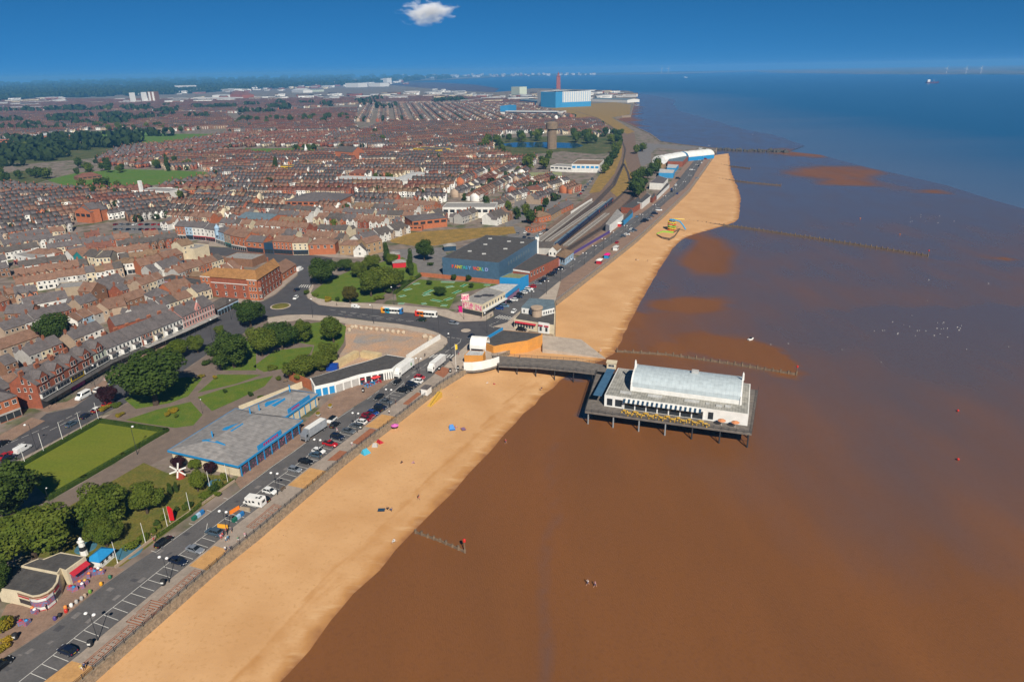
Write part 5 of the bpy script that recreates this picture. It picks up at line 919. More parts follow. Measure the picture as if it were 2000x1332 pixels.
MK = [(B1, 150, 690, 345, 735, 0, 14, 7.0, 7.4, 'white', 'greyflat', 'flat', [(5.4, 1.6, 1.6, 4)], 'red', 'white flat roofed shop with red fascia on the side street'), (B1, 280, 680, 460, 690, 0, 10, 7.0, 9.6, 'red', 'brown', 'hip', [(5.2, 1.3, 1.7, 3)], 'cream', 'red brick corner shop with brown hipped roof and cream shopfront'), (B1, 460, 692, 640, 665, 0, 10, 7.0, 9.6, 'red', 'brown', 'hip', [(5.2, 1.3, 1.7, 3)], 'blue', 'red brick shop with long bright blue shopfront'),
 (B1, 650, 705, 745, 728, 0, 11, 7.6, 11.2, 'white', 'brown', 'front', [(6.0, 1.2, 1.6, 2)], 'teal', 'white gabled shop beside the teal gable'), (B1, 745, 728, 850, 752, 0, 11, 8.2, 11.8, 'teal', 'brown', 'front', [(6.4, 1.2, 1.6, 2)], 'teal', 'narrow teal gabled shop beside cream building'), (B1, 850, 752, 965, 768, 0, 11, 10.0, 13.0, 'cream', 'dark', 'gable', [(8.3, 1.1, 1.7, 3), (5.2, 1.1, 1.7, 3)], 'white', 'tall cream shop building with three storeys on the market corner'), (B1, 965, 768, 1110, 760, 0, 11, 9.6, 12.4, 'cream', 'dark', 'gable', [(8.0, 1.1, 1.6, 4), (5.0, 1.4, 2.0, 2)], 'navy', 'tall cream building with navy shopfront and bay windows'),
 (B1, 1120, 772, 1250, 782, 0, 10, 7.0, 9.2, 'white', 'tan', 'hip', [(5.3, 1.1, 1.3, 4)], 'white', 'half timbered white corner pub with tan roof'), (B1, 1250, 782, 1385, 765, 0, 10, 7.0, 9.2, 'white', 'tan', 'hip', [(5.3, 1.1, 1.3, 4)], 'white', 'half timbered white pub wing next to the brick shop'), (B1, 1390, 795, 1500, 770, 0, 10, 6.0, 9.4, 'orange', 'brown', 'gable', [(4.6, 1.2, 1.2, 3)], 'white', 'orange brick shop with white shopfront next to the pub'), (B1, 1500, 770, 1620, 735, 0, 10, 6.2, 9.4, 'white', 'brown', 'gable', [(4.8, 1.3, 1.3, 3)], 'grey', 'white shop with long windows beside the brown brick garage'),
 (B1, 1632, 738, 1810, 690, 0, 12, 7.6, 10.2, 'brown', 'brown', 'gable', [(5.8, 1.3, 1.4, 3)], 'navy', 'brown brick garage building with blue lit entrance'), (B1, 1800, 640, 1915, 610, 0, 11, 9.0, 12.0, 'cream', 'tan', 'gable', [(7.4, 1.2, 1.3, 2), (4.8, 1.2, 1.3, 2)], None, 'tall cream house with tan roof above the car park'), (B2, 165, 640, 305, 595, 0, 14, 7.0, 7.3, 'cream', 'greyflat', 'flat', None, None, 'cream windowless flat roofed block by the market street'),
 (B2, -20, 435, 75, 440, 0, 11, 9.5, 12.4, 'orange', 'slate', 'gable', [(7.6, 1.1, 1.5, 3), (5.0, 1.1, 1.6, 3)], 'white', 'orange brick shop with white ground floor in the market row'), (B2, 75, 440, 145, 445, 0, 11, 9.5, 12.4, 'paleblue', 'slate', 'gable', [(7.6, 1.1, 1.5, 2), (5.0, 1.1, 1.6, 2)], 'navy', 'pale blue shop between orange and white market shops'), (B2, 145, 445, 265, 455, 0, 11, 9.5, 12.4, 'white', 'slate', 'gable', [(7.6, 1.1, 1.5, 3), (5.0, 1.1, 1.6, 3)], 'red', 'white shop with red ground floor in the market row'), (B2, 265, 455, 360, 470, 0, 11, 9.0, 12.0, 'white', 'slate', 'gable', [(7.4, 1.1, 1.5, 3), (5.0, 1.1, 1.6, 2)], 'red', 'white shop beside the pale turret building'),
 (B2, 362, 475, 455, 505, 0, 11, 9.5, 12.0, 'paleblue', 'slate', 'hip', [(7.6, 1.1, 1.6, 3), (5.0, 1.1, 1.6, 3)], 'white', 'pale blue corner bank with domed turret'), (B2, 455, 510, 520, 530, 0, 11, 9.5, 12.6, 'tan', 'brown', 'gable', [(7.6, 1.1, 1.5, 2), (5.0, 1.1, 1.6, 2)], 'teal', 'tan rendered shop next to the turret building'), (B2, 520, 532, 665, 560, 0, 11, 9.5, 12.6, 'orange', 'brown', 'gable', [(7.6, 1.0, 1.6, 4), (5.0, 1.3, 1.9, 3)], 'white', 'orange brick shop with white bay windows in the market row'), (B2, 668, 562, 830, 578, 0, 10, 7.4, 10.6, 'orange', 'slate', 'gable', [(5.6, 1.6, 1.8, 3)], 'navy', 'orange brick shop with white dormer and dark shopfront'),
 (B2, 832, 575, 926, 580, 0, 10, 7.0, 7.4, 'navy', 'felt', 'flat', None, 'navy', 'dark teal flat roofed shop in the market row'), (B2, 928, 580, 1115, 592, 0, 11, 8.6, 11.4, 'orange', 'brown', 'gable', [(7.0, 1.1, 1.4, 5), (4.8, 1.1, 1.5, 5)], 'navy', 'wide orange brick shop with round headed windows'), (B2, 1117, 592, 1268, 590, 0, 11, 8.2, 10.6, 'cream', 'brown', 'gable', [(6.6, 1.1, 1.2, 3), (4.6, 1.1, 1.2, 3)], 'navy', 'cream house with black shopfront on the bend'), (B2, 1272, 592, 1530, 585, 0, 12, 7.0, 10.0, 'orange', 'brown', 'hip', [(5.4, 1.6, 2.0, 4)], None, 'modern orange brick block with glazed corner gable'),
 (B2, 1572, 590, 1830, 590, 0, 10, 6.6, 9.0, 'buff', 'brown', 'hip', [(5.0, 1.0, 1.4, 4), (2.2, 1.0, 1.5, 4)], None, 'buff stone house with hipped roof behind the park trees'), (B2, 1835, 600, 1990, 560, 0, 10, 8.0, 10.6, 'buff', 'brown', 'gable', [(6.4, 1.2, 1.5, 3), (3.2, 1.4, 2.0, 3)], None, 'buff bay fronted terrace beside the park poplar')]
MM = {'red': flat('fascia_red', (0.40, 0.02, 0.03)), 'blue': flat('fascia_blue', (0.02, 0.10, 0.42)), 'white': frame_m, 'cream': W_['cream'], 'teal': W_['teal'], 'navy': W_['navy'], 'grey': W_['grey']}
for f, xl, yl, xr, yr, z, D, e, r, wl_, rf, kd, wn, sh, lab in MK: house('shop', lab, S_(f, xl, yl, z), S_(f, xr, yr, z), D, e, r, W_[wl_], R_[rf], kd, wn, 'shop', 'market street shops', chim=((.04, .5, 0),) if kd == 'gable' else (), shop=MM[sh] if sh else None, sides=False)
tur = [o for o in COL.objects if o.get('label', '').startswith('pale blue corner bank')][0]
b = MB(); b.lathe([(1.6, 6.5), (1.6, 11.2), (1.9, 11.4), (1.5, 12.4), (.5, 13.6), (.1, 14.6)], 10, (4.6, .3, 0)); b.build('turret', W_['paleblue'], tur)
house('lodge', 'black and white timbered lodge with steep dark roof by the park', S_(B2, 1705, 610, 0), S_(B2, 1830, 612, 0), 8, 4.0, 8.2, W_['white'], R_['dark'], 'front', [(2.2, 1.4, 1.5, 1), (5.4, 1.0, 1.2, 1)], 'house')
house('market_hall', 'long low market hall with pale flat roof behind the hotel', S_(B2, 440, 690, 0), S_(B2, 720, 710, 0), 14, 4.6, 4.9, W_['brown'], R_['greyflat'], 'flat', None, 'market hall')
house('market_hall', 'low brick market wing with tan lean-to roof by the car park', S_(B2, 105, 850, 0), S_(B2, 255, 865, 0), 8, 3.4, 5.0, W_['brown'], R_['tan'], 'gable', None, 'market hall')
house('shop', 'dark flat roofed shop with lilac fascia next to the hotel', S_(B1, 1560, 890, 0), S_(B1, 1950, 960, 0), 9, 4.0, 4.3, W_['brown'], R_['felt'], 'flat', None, 'shop', shop=flat('fascia_lilac', (0.42, 0.30, 0.45)))
house('shop', 'red shop with slate hipped roof beside the box van', S_(B2, 1010, 850, 0), S_(B2, 1150, 755, 0), 12, 4.6, 8.0, W_['orange'], R_['brown'], 'gable', [(2.4, 1.6, 1.8, 4)], 'shop')
h0, h1, h2 = S_(B2, 245, 990, 0), S_(B2, 790, 1035, 0), S_(B2, 1005, 880, 0)
he = rise(h0, 795 / 5 + 380)
t = thing('hotel', 'large red brick corner hotel with orange roof and arched white trimmed windows', 'hotel', h0, ang(h0, h1)); M = Matrix.Translation(h0) @ Matrix.Rotation(ang(h0, h1), 4, 'Z'); Mi = M.inverted()
p1, p2 = Mi @ h1, Mi @ h2; d = (p2 - p1); pol = [(0, 0), (p1.x, 0), (p2.x, p2.y), (p2.x - 9, p2.y + 4), (p1.x - 9, 11), (0, 11)]
FOOT_.append([M @ Vector((x, y, 0)) for x, y in pol])
b = MB(); b.prism(pol, 0, he); b.build('wall', W_['red'], t)
b = MB(); ov = .5; L1 = p1.x; v = [(-ov, -ov, he), (L1 + ov, -ov, he), (p2.x + ov, p2.y, he), (p2.x - 9 - ov, p2.y + 4 + ov, he), (L1 - 9, 11 + ov, he), (-ov, 11 + ov, he), (5.5, 5.5, he + 3.6), (L1 - 4.6, 5.6, he + 3.6), (p2.x - 4.5, p2.y + 2, he + 3.4)]
b.add(v, [(0, 1, 7, 6), (1, 2, 8, 7), (2, 3, 8), (3, 4, 7, 8), (4, 5, 6, 7), (5, 0, 6), (5, 4, 3, 2, 1, 0)]); ro = b.build('roof', R_['rust'], t)
fw = L1 * .17
for x0 in (0.0, L1 - fw):
 b = MB(); b.box(x0, x0 + fw, -.5, .02, 0, he); b.build('pavilion', W_['orange'], t); b = MB(); b.box(x0 - .1, x0 + fw + .1, -.6, -.0, he - .35, he + .05); b.build('cornice', frame_m, t)
 for z, hh in ((he - 1.7, 1.6), (he - 5.0, 1.9), (2.4, 2.2)):
  for i in range(3 if z < he - 2 else 2): window(t, x0 + fw * (i + .8) / (3.6 if z < he - 2 else 2.6), -.5, z, .95, hh)
for i in range(4):
 x = fw + (L1 - 2 * fw) * (i + .5) / 4; window(t, x, 0, he - 5.0, 1.1, 1.9); window(t, x, 0, 2.4, 1.2, 2.3)
 b = MB(); body_gable(b, 1.4, 2.0, 1.3, 2.1, along='y'); b.v = [(p[0] + x - .7, p[1] + .4, p[2] + he - 1.9) for p in b.v]; dm = b.build('dormer', frame_m, ro); b = MB(); b.box(x - .42, x + .42, .33, .4, he - 1.7, he - .7); b.build('pane', win_m, dm)
b = MB(); b.box(fw, L1 - fw, -.12, .03, he - 3.3, he - 2.9); b.build('cornice', frame_m, t)
sd = math.atan2(d.y, d.x); Ls = math.hypot(d.x, d.y)
for i in range(7):
 q = p1 + d * ((i + .5) / 7); window(t, q.x, q.y, he - 1.8, 1.0, 1.7, sd); window(t, q.x, q.y, he - 5.2, 1.0, 1.9, sd); window(t, q.x, q.y, 2.2, 1.5, 2.4, sd)
q = p1 + d * .08; b = MB(); b.lathe([(1.5, 0), (1.5, he - 2.2), (.1, he - .6)], 8, (q.x - .2, q.y - .6, 0)); bb = b.build('bay', W_['red'], t)
for z in (2.2, he - 5.2):
 for k in range(4): window(bb, q.x - .2 + 1.45 * math.cos(-2.2 + k * .62), q.y - .6 + 1.45 * math.sin(-2.2 + k * .62), z, .8, 1.7, -2.2 + k * .62 + math.pi / 2)
for cx, cy in ((L1 * .28, 5.6), (L1 * .66, 5.6), (p2.x - 5, p2.y - 3)): chimney(ro, cx, cy, he + 3.4, 0)
# ================================================================ seafront and landmark buildings
LANDMARK = []
def mass(name, label, cat, pts, z1, wall_, roof_, group=None, z0=0.0, parapet=0.3, keep=True):
 c = sum((Vector((p[0], p[1], 0)) for p in pts), Vector()) / len(pts); t = thing(name, label, cat, (c.x, c.y, 0), 0, group)
 loc = [Vector((p[0] - c.x, p[1] - c.y, 0)) for p in pts]
 if area2(loc) < 0: loc = loc[::-1]
 b = MB(); b.prism([(p.x, p.y) for p in loc], z0, z1 + parapet); b.build('wall', wall_, t)
 ins = [p * (1 - .5 / max(2, p.length)) for p in loc]; b = MB(); b.prism([(p.x, p.y) for p in ins], z1 + parapet - .02, z1 + parapet + .03); b.build('roof', roof_, t)
 if keep: LANDMARK.append([Vector((p[0], p[1], 0)) for p in pts])
 t['_c'] = 0; del t['_c']; return t, c
def onwall(a, b_, c):
 a = Vector((a[0] - c.x, a[1] - c.y, 0)); b_ = Vector((b_[0] - c.x, b_[1] - c.y, 0)); return Matrix.Translation(a) @ Matrix.Rotation(ang(a, b_), 4, 'Z'), (b_ - a).length
def panel_on(t, M, x0, x1, z0, z1, m, name='panel', out=.08, inn=.02):
 b = MB(); b.box(x0, x1, -out, inn, z0, z1, M=M); return b.build(name, m, t)
def wrow(t, M, L, n, z, w, h, x0=0.0, name='window'):
 r = math.atan2(M[1][0], M[0][0])
 for k in range(n): p = M @ Vector((x0 + (L - x0) * (k + .5) / n, 0, z)); window(t, p.x, p.y, p.z, w, h, r, name=name)
sky_blue = flat('blue_trim', (0.020, 0.235, 0.50), .5); awn_red = flat('awning_red', (0.42, 0.015, 0.03), .7); magenta = flat('magenta_panel', (0.75, 0.01, 0.22)); purple = flat('purple_trim', (0.085, 0.055, 0.22)); goods = pm('mixed_goods', (0.36, 0.09, 0.11), (0.12, 0.17, 0.30), .35, .7, .3, lo=.45, hi=.55)
signmix = pm('bright_sign', (0.62, 0.10, 0.22), (0.72, 0.60, 0.50), .7, .5, .3, lo=.45, hi=.55)
def g0(f, x, y, z): p = f(x, y, z); return (p.x, p.y)
ka = [g0(C1, x, y, 4.2) for x, y in ((185, 330), (330, 268), (370, 275), (530, 212), (745, 252), (580, 372), (530, 355), (500, 395))]
t, c = mass('beach_shop', 'cream flat roofed beach shop with red awning over goods on the promenade', 'shop', ka, 4.2, W_['cream'], R_['felt'])
M, L = onwall(ka[5], ka[4], c); panel_on(t, M, .5, L - .4, .1, 2.9, goods, 'shop_front'); b = MB(); b.add([M @ Vector(p) for p in ((.3, -.05, 3.5), (L - .2, -.05, 3.5), (L - .2, -1.3, 2.8), (.3, -1.3, 2.8))], [(0, 1, 2, 3)]); b.build('awning', awn_red, t)
arcp = [(20, 312), (185, 338), (498, 398)]; kb = [g0(C1, x, y, 3.6) for x, y in arcp + [(520, 405), (505, 470), (470, 520), (420, 560), (350, 590), (285, 600), (150, 560), (-40, 520)]]
t, c = mass('cafe', 'rounded seafront cafe kiosk with dark roof and curved red counter', 'cafe', kb, 3.6, W_['cream'], R_['felt'])
b = MB(); pts = [C1(x, y, 0) for x, y in ((265, 680), (300, 712), (360, 718), (430, 700), (490, 650), (512, 600))]; pts = [(p.x - c.x, p.y - c.y) for p in pts]
for (x0, y0), (x1, y1) in zip(pts[:-1], pts[1:]):
 for z0, z1, mi in ((0, .35, 0), (.35, 1.1, 1), (1.15, 2.5, 2), (2.6, 3.3, 1)): b.add([(x0, y0, z0), (x1, y1, z0), (x1, y1, z1), (x0, y0, z1)], [(0, 1, 2, 3)], mi)
b.build('curved_counter', [awn_red, frame_m, goods], t); b = MB(); kk = [(x - c.x, y - c.y) for x, y in kb[4:10]]
for (x0, y0), (x1, y1) in zip(kk[:-1], kk[1:]):
 for s, z0, z1, mi in ((1.006, 3.25, 3.75, 0), (1.008, 2.7, 3.15, 1), (1.006, .9, 2.2, 2)): b.add([(x0 * s, y0 * s, z0), (x1 * s, y1 * s, z0), (x1 * s, y1 * s, z1), (x0 * s, y0 * s, z1)], [(0, 1, 2, 3)], mi)
b.build('sign_band', [W_['brown'], awn_red, shopdark], t)
t = thing('ticket_hut', 'small white hut with blue hipped roof at the crazy golf entrance', 'hut', C1(890, 290), PR + R(8)); b = MB(); b.box(-2.2, 2.2, -1.6, 1.6, 0, 2.4); b.build('wall', white_m, t); b = MB(); roof_hip(b, 4.4, 3.2, 2.4, 3.7, .45, x0=-2.2, y0=-1.6); b.build('roof', sky_blue, t)
for k in range(3): window(t, -1.4 + k * 1.4, -1.6, 1.4, .8, 1.1)
for k in range(2): window(t, 2.2, -.7 + k * 1.4, 1.4, .8, 1.1, math.pi / 2)
t = thing('model_lighthouse', 'little white lighthouse model with black band at the crazy golf', 'model', C1(735, 225)); b = MB(); b.lathe([(.95, 0), (.85, 1.5)], 10); b.build('lower_tower', white_m, t); b = MB(); b.lathe([(.84, 1.5), (.76, 2.7)], 10); b.build('band', trim_m, t); b = MB(); b.lathe([(.75, 2.7), (.66, 4.0), (.9, 4.05), (.9, 4.2), (.45, 4.25), (.45, 4.9), (.1, 5.3)], 10); b.build('upper_tower', white_m, t)
t = thing('model_windmill', 'red model windmill with white sails in the crazy golf garden', 'windmill', C2(355, 350), PR - R(60)); b = MB(); b.lathe([(1.3, 0), (.9, 2.6), (.3, 3.3)], 10); b.build('tower', pm('windmill_red', (0.34, 0.05, 0.025), (0.26, 0.04, 0.02), 1), t)
for k in range(6): b = MB(); a_ = k * math.pi / 3 + .2; b.box(-.22, .22, -1.25, -1.17, .25, 2.6, M=Matrix.Translation((0, 0, 3.2)) @ Matrix.Rotation(a_, 4, 'Y')); b.build('sail', white_m, t)
def blue_arcade():
 E = 4.2; q = [A2(95, 560, E), A2(578, 668, E), A2(1022, 352, E), A2(560, 272, E)]; c = sum(q, Vector()) / 4; t = thing('amusement_arcade', 'long grey roofed amusement arcade with bright blue trim and posts', 'arcade', (c.x, c.y, 0)); lo = [(p.x - c.x, p.y - c.y) for p in q]
 gm = stripes('arcade_sheeting', (0.235, 0.222, 0.212), (0.185, 0.175, 0.168), 1.1, 0, .7, rot=-PR, duty=.88, noise=.22)
 s = A2(905, 328, E), A2(1130, 172, E), A2(935, 140, E), A2(590, 288, E); l2 = [(p.x - c.x, p.y - c.y) for p in s]
 for k, (f, ri) in enumerate(((lo, (A2(405, 485, E + 2.2), A2(690, 312, E + 2.2))), (l2, (A2(690, 305, E + 1.9), A2(960, 158, E + 1.9))))):
  F = [Vector((x, y, 0)) for x, y in f]; cc = sum(F, Vector()) / 4; ins = [cc + (p - cc) * .95 for p in F]
  b = MB(); b.prism([(p.x, p.y) for p in ins], 0, E - .1); b.build('wall', W_['cream'], t)
  r0, r1 = [(p.x - c.x, p.y - c.y, p.z) for p in ri]; e = [(x, y, E) for x, y in f]
  b = MB(); b.add(e + [r0, r1], [(0, 1, 4), (1, 2, 5, 4), (2, 3, 5), (3, 0, 4, 5)]); ro = b.build('roof', gm, t)
  for i in range(4):
   p, q_ = Vector(e[i]), Vector(e[(i + 1) % 4]); b = MB(); Mx, L = frame(p, q_); b.box(0, L, -.12, .10, -.55, .06, M=Mx); b.build('fascia', sky_blue, t)
  p, q_ = Vector(e[1 if k == 0 else 0]), Vector(e[2 if k == 0 else 1]); Mx, L = frame(p, q_); n = 9 if k == 0 else 6
  for i in range(n): b = MB(); x = L * (i + .3) / n; b.box(x - .13, x + .13, .0, .25, -E, -.5, M=Mx); b.build('post', sky_blue, t)
  b = MB(); b.box(L * (.30 if k == 0 else .1), L * (.66 if k == 0 else .75), .3, .55, .1, 1.7, M=Mx); sb_ = b.build('sign_board', sky_blue, t); b = MB()
  for i in range(7): x = L * (.38 if k == 0 else .2) + i * L * .033; b.box(x, x + L * .022, .22, .29, .5, 1.25, M=Mx)
  b.build('sign_letters', flat('sign_crimson', (0.42, 0.02, 0.12)), sb_)
  b = MB(); b.box(1, L - 1, .42, .6, -E, -1.2, M=Mx); b.build('arcade_front', pm('arcade_goods', (.05, .05, .06), (.34, .09, .16), .6, .5, .4, lo=.55, hi=.62), t)  # dark shop front mottled with a few pinkish goods
 for pts, z in ((((470, 415), (490, 400), (612, 362), (614, 378), (535, 428)), 6.3), (((760, 240), (775, 226), (900, 196), (902, 208), (828, 255)), 6.0), (((330, 488), (400, 478), (490, 516)), 6.2)):
  b = MB(); pp = [A2(x, y, z) for x, y in pts]; b.prism([(p.x - c.x, p.y - c.y) for p in pp], z - 1.0, z); b.build('roof_light', sky_blue, t)
 for x, y in ((405, 470), (663, 310), (725, 285), (933, 150)): b = MB(); p = A2(x, y, 6); b.box(p.x - c.x - .2, p.x - c.x + .2, p.y - c.y - .1, p.y - c.y + .1, 5, 8.2); b.build('roof_mast', sky_blue, t)
 LANDMARK.append(q)
blue_arcade()
cf = [g0(C4, x, y, 4.0) for x, y in ((250, 1000), (680, 865), (860, 815), (1010, 770), (1090, 742), (1305, 778), (1200, 850), (1150, 895), (1050, 912), (780, 962), (520, 1042), (300, 1090))]
t, c = mass('cafe_range', 'curved range of seafront cafes under a dark grey flat roof', 'cafe', cf, 4.0, white_m, R_['felt'])
fr = [cf[11], cf[10], cf[9], cf[8], cf[7]]
for i, (a, b_) in enumerate(zip(fr[:-1], fr[1:])):
 M, L = onwall(a, b_, c); n = 3 if i < 2 else 4
 for k in range(n): panel_on(t, M, L * k / n + .3, L * (k + 1) / n - .3, .1, 3.0, (sky_blue if i == 0 else W_['grey']) if i < 2 else shopdark, 'shutter'); panel_on(t, M, L * k / n - .2, L * k / n + .2, 0, 3.9, white_m, 'pier', .25)
def fence_wall(name, label, pts, h, m, th=.25, cat='wall', z=0.0):
 b = MB(); t = thing(name, label, cat, pts[0])
 for a, b_ in zip(pts[:-1], pts[1:]):
  M, L = frame(a - pts[0], b_ - pts[0]); b = MB(); b.box(0, L, -th / 2, th / 2, z, h, M=M); b.build('wall_length' if cat == 'wall' else 'panel_run', m, t)
 return t
fence_wall('garden_wall', 'orange brick wall closing the end of the cafe range', [C4(30, 1010), C4(290, 1130)], 4.2, W_['orange'])
fence_wall('garden_wall', 'cream retaining wall behind the blue trimmed arcade', [A2(590, 300), A2(1020, 130)], 2.6, W_['cream'])
fence_wall('garden_wall', 'low brick wall with golf hedge along the promenade pavement', [C1(1000, 345), C1(1460, 0), C2(1060, 400)], .8, W_['tan'])
hd = fence_wall('hoarding', 'long white site hoarding with dark figures around the cleared plot', [C4(1300, 800), C4(1470, 690), C4(1666, 570)], 2.5, white_m, .12, 'hoarding')
ribm = stripes('container_ribs', (0.55, 0.43, 0.24), (0.47, 0.36, 0.20), .28, 0, .6, duty=.5, soft=.2)
for lab, a, b_, m in (('long cream shipping container along the site edge', C4(560, 890), C4(790, 760), ribm), ('cream shipping container set across the end of the other', C4(800, 770), C4(1000, 800), ribm), ('blue shipping container under the trees', C4(430, 915), C4(550, 915), pm('container_blue', (0.01, 0.06, 0.32), (0.01, 0.045, 0.25), 1.0, .5))):
 Mx, L = frame(a, b_); t = thing('shipping_container', lab, 'container', a, ang(a, b_), 'shipping containers on the cleared site'); b = MB(); b.box(0, L, 0, 2.5, 0, 2.6); b.build('body', m, t); b = MB(); b.box(.1, L - .1, .1, 2.4, 2.6, 2.66); b.build('lid', m, t); b = MB(); b.box(-.05, 0, .1, 2.4, .1, 2.5); b.build('doors', m, t)
f0, f1, f2, f3 = A7(605, 490), A7(1062, 538), A7(1372, 328), None; f3 = f0 + (f2 - f1); fh = rise(f0, 352 / 4.167 + 420)
clad = stripes('hall_cladding', (0.062, 0.120, 0.185), (0.045, 0.092, 0.150), .5, 2, .45, duty=.9, noise=.12)
t, c = mass('entertainment_hall', 'huge dark blue clad hall with rainbow lettering beside the crazy golf', 'hall', [f0, f1, f2, f3], fh, clad, R_['felt'], parapet=.4)
M, L = onwall(f0, f1, c);
rain = [(0.72, .06, .03), (0.75, .20, .02), (.72, .50, .02), (.30, .50, .05), (.05, .38, .30), (.05, .30, .55), (.15, .35, .62), (0, 0, 0), (.70, .08, .05), (.72, .30, .02), (.25, .50, .10), (.10, .40, .50), (.30, .35, .65)]
x = L * .17
for ch, cl in zip('FANTASY WORLD', rain):
 if ch != ' ': text(t, ch, L * .074, flat('letter_%d' % int(cl[0] * 100 + cl[1] * 1000 + cl[2] * 5000), cl, .5), M @ Matrix.Translation((x, -.12, fh * .50)) @ UPR, 'letter')
 x += L * (.060 if ch == 'W' else .050) if ch != ' ' else L * .03
for u, v in ((.25, .3), (.55, .25), (.3, .6), (.75, .5), (.6, .8), (.2, .85), (.85, .8)): b = MB(); p = f0.lerp(f1, u).lerp(f3.lerp(f2, u), v) - c; b.box(p.x - 1.2, p.x + 1.2, p.y - 1, p.y + 1, fh + .4, fh + .75); b.build('roof_light', R_['pale'], t)
M, L = onwall(f1, f2, c)
for k in range(9): panel_on(t, M, L * (.22 + k * .065), L * (.22 + k * .065) + 1.6, fh * .55, fh * .55 + 2.2, R_['bluegrey'], 'faded_letter', .05)
q = [A7(1175, 445, 6), A7(1312, 465, 6), A7(1548, 352, 6), A7(1368, 318, 6)]; t, c = mass('amusement_arcade', 'brown brick arcade with dark flat roof beside the blue hall', 'arcade', q, 6, W_['red'], R_['felt']); M, L = onwall(q[1], q[2], c); wrow(t, M, L * .5, 5, 4.2, 1.4, 2.0); M, L = onwall(q[0], q[1], c); panel_on(t, M, 0, L, 5.4, 6.3, white_m, 'parapet_band')
q = [A7(1066, 512, 7), A7(1232, 522, 7), A7(1302, 490, 7), A7(1140, 478, 7)]; t, c = mass('amusement_arcade', 'bright blue box shaped arcade with mossy yellow roof', 'arcade', q, 7, sky_blue, R_['green'])
q = [A7(960, 600, 4.6), A7(1112, 655, 4.6), A7(1225, 568, 4.6), A7(1072, 562, 4.6)]; t, c = mass('amusement_arcade', 'low arcade with pale grey roof and purple fascia', 'arcade', q, 4.6, purple, R_['pale']); M, L = onwall(q[1], q[2], c); panel_on(t, M, 0, L, 3.2, 5.2, sky_blue, 'fascia', .5); panel_on(t, M, 0, L, .1, 2.6, goods, 'arcade_front')
q = [A7(760, 702, 6), A7(925, 735, 6), A7(1112, 632, 6), A7(960, 590, 6)]; t, c = mass('bingo_hall', 'cream two storey corner bingo hall with pink and orange signs', 'arcade', q, 6, W_['cream'], R_['greyflat']); M, L = onwall(q[1], q[2], c); wrow(t, M, L, 8, 4.4, 1.3, 1.6); panel_on(t, M, 0, L, 2.6, 3.3, frame_m, 'fascia', 1.2); panel_on(t, M, .3, L - .3, .1, 2.4, shopdark, 'arcade_front')
M, L = onwall(q[0], q[1], c); panel_on(t, M, 0, L * .55, 2.8, 6.0, signmix, 'sign_board', .15); panel_on(t, M, L * .65, L * .95, 3.0, 5.6, signmix, 'sign_board', .15); panel_on(t, M, .2, L - .2, .1, 2.4, shopdark, 'arcade_front'); panel_on(t, M, -2.2, -.1, 0, 3.2, magenta, 'gate', .2); b = MB(); p = Vector((q[0][0] - c.x, q[0][1] - c.y, 0)); b.box(p.x - .2, p.x + 3.6, p.y, p.y + .4, 6.3, 9.6); b.build('roof_sign', signmix, t)
for u, v in ((.3, .4), (.5, .55), (.7, .6)): b = MB(); p = Vector(q[0]).lerp(q[1], u).lerp(Vector(q[3]).lerp(q[2], u), v) - c; b.lathe([(2.2, 6.32), (2.1, 6.35), (0, 6.36)], 12, (p.x, p.y, 0)); b.build('puddle', pm('roof_stain', (.05, .04, .03), (.09, .075, .06), 1, .25), t)
for k, (xa, ya, xb, yb, m) in enumerate(((1310, 498, 1450, 435, signmix), (1455, 432, 1545, 390, flat('pale_pink', (.55, .30, .34))))): fence_wall('shopfront_canopy', ('pink' if k else 'mottled pink and white') + ' canopy front of arcades ' + ('nearest the blue cornered pub' if k else 'next to the blue box arcade'), [A7(xa, ya + 22), A7(xb, yb + 22)], 4.2, m, 1.6, 'canopy')
q = [A7(1525, 330, 4.6), A7(1600, 350, 4.6), A7(1668, 300, 4.6), A7(1580, 275, 4.6)]; t, c = mass('pub', 'blue and white corner pub with hipped tan roof at the station', 'pub', q, 4.6, W_['paleblue'], R_['dark']); M, L = onwall(q[0], q[1], c); wrow(t, M, L, 4, 2.4, 1.2, 2.2); M, L = onwall(q[1], q[2], c); wrow(t, M, L, 5, 2.4, 1.0, 2.0)
b = MB(); e = [(p[0] - c.x, p[1] - c.y, 4.7) for p in q]; cc = sum((Vector(p) for p in e), Vector()) / 4; b.add([tuple(cc + (Vector(p) - cc) * 1.12) for p in e] + [(cc.x, cc.y, 7.2)], [(0, 1, 4), (1, 2, 4), (2, 3, 4), (3, 0, 4), (3, 2, 1, 0)]); b.build('hipped_roof', R_['tan'], t)
house('pub', 'white gabled pub wing beside the blue corner pub', S_(A7, 1465, 345, 0), S_(A7, 1530, 350, 0), 10, 4.6, 7.0, W_['white'], R_['tan'], 'front', [(2.6, 1.1, 1.6, 2)], 'pub')
house('station', 'low station concourse with dark roof behind the pub', S_(A7, 1375, 320, 0), S_(A7, 1500, 322, 0), 16, 4.4, 6.2, W_['grey'], R_['dark'], 'gable', None, 'station')
b = MB(); p = A7(1372, 215 + 110); t = thing('clock_tower', 'slim white clock turret behind the blue hall', 'tower', p); b.box(-.9, .9, -.9, .9, 0, 9.5); b.build('shaft', white_m, t); b = MB(); b.box(-1.2, 1.2, -1.2, 1.2, 9.5, 12); b.build('clock_stage', white_m, t); b = MB(); b.lathe([(1.5, 12), (.1, 14)], 4); b.build('roof', R_['bluegrey'], t)
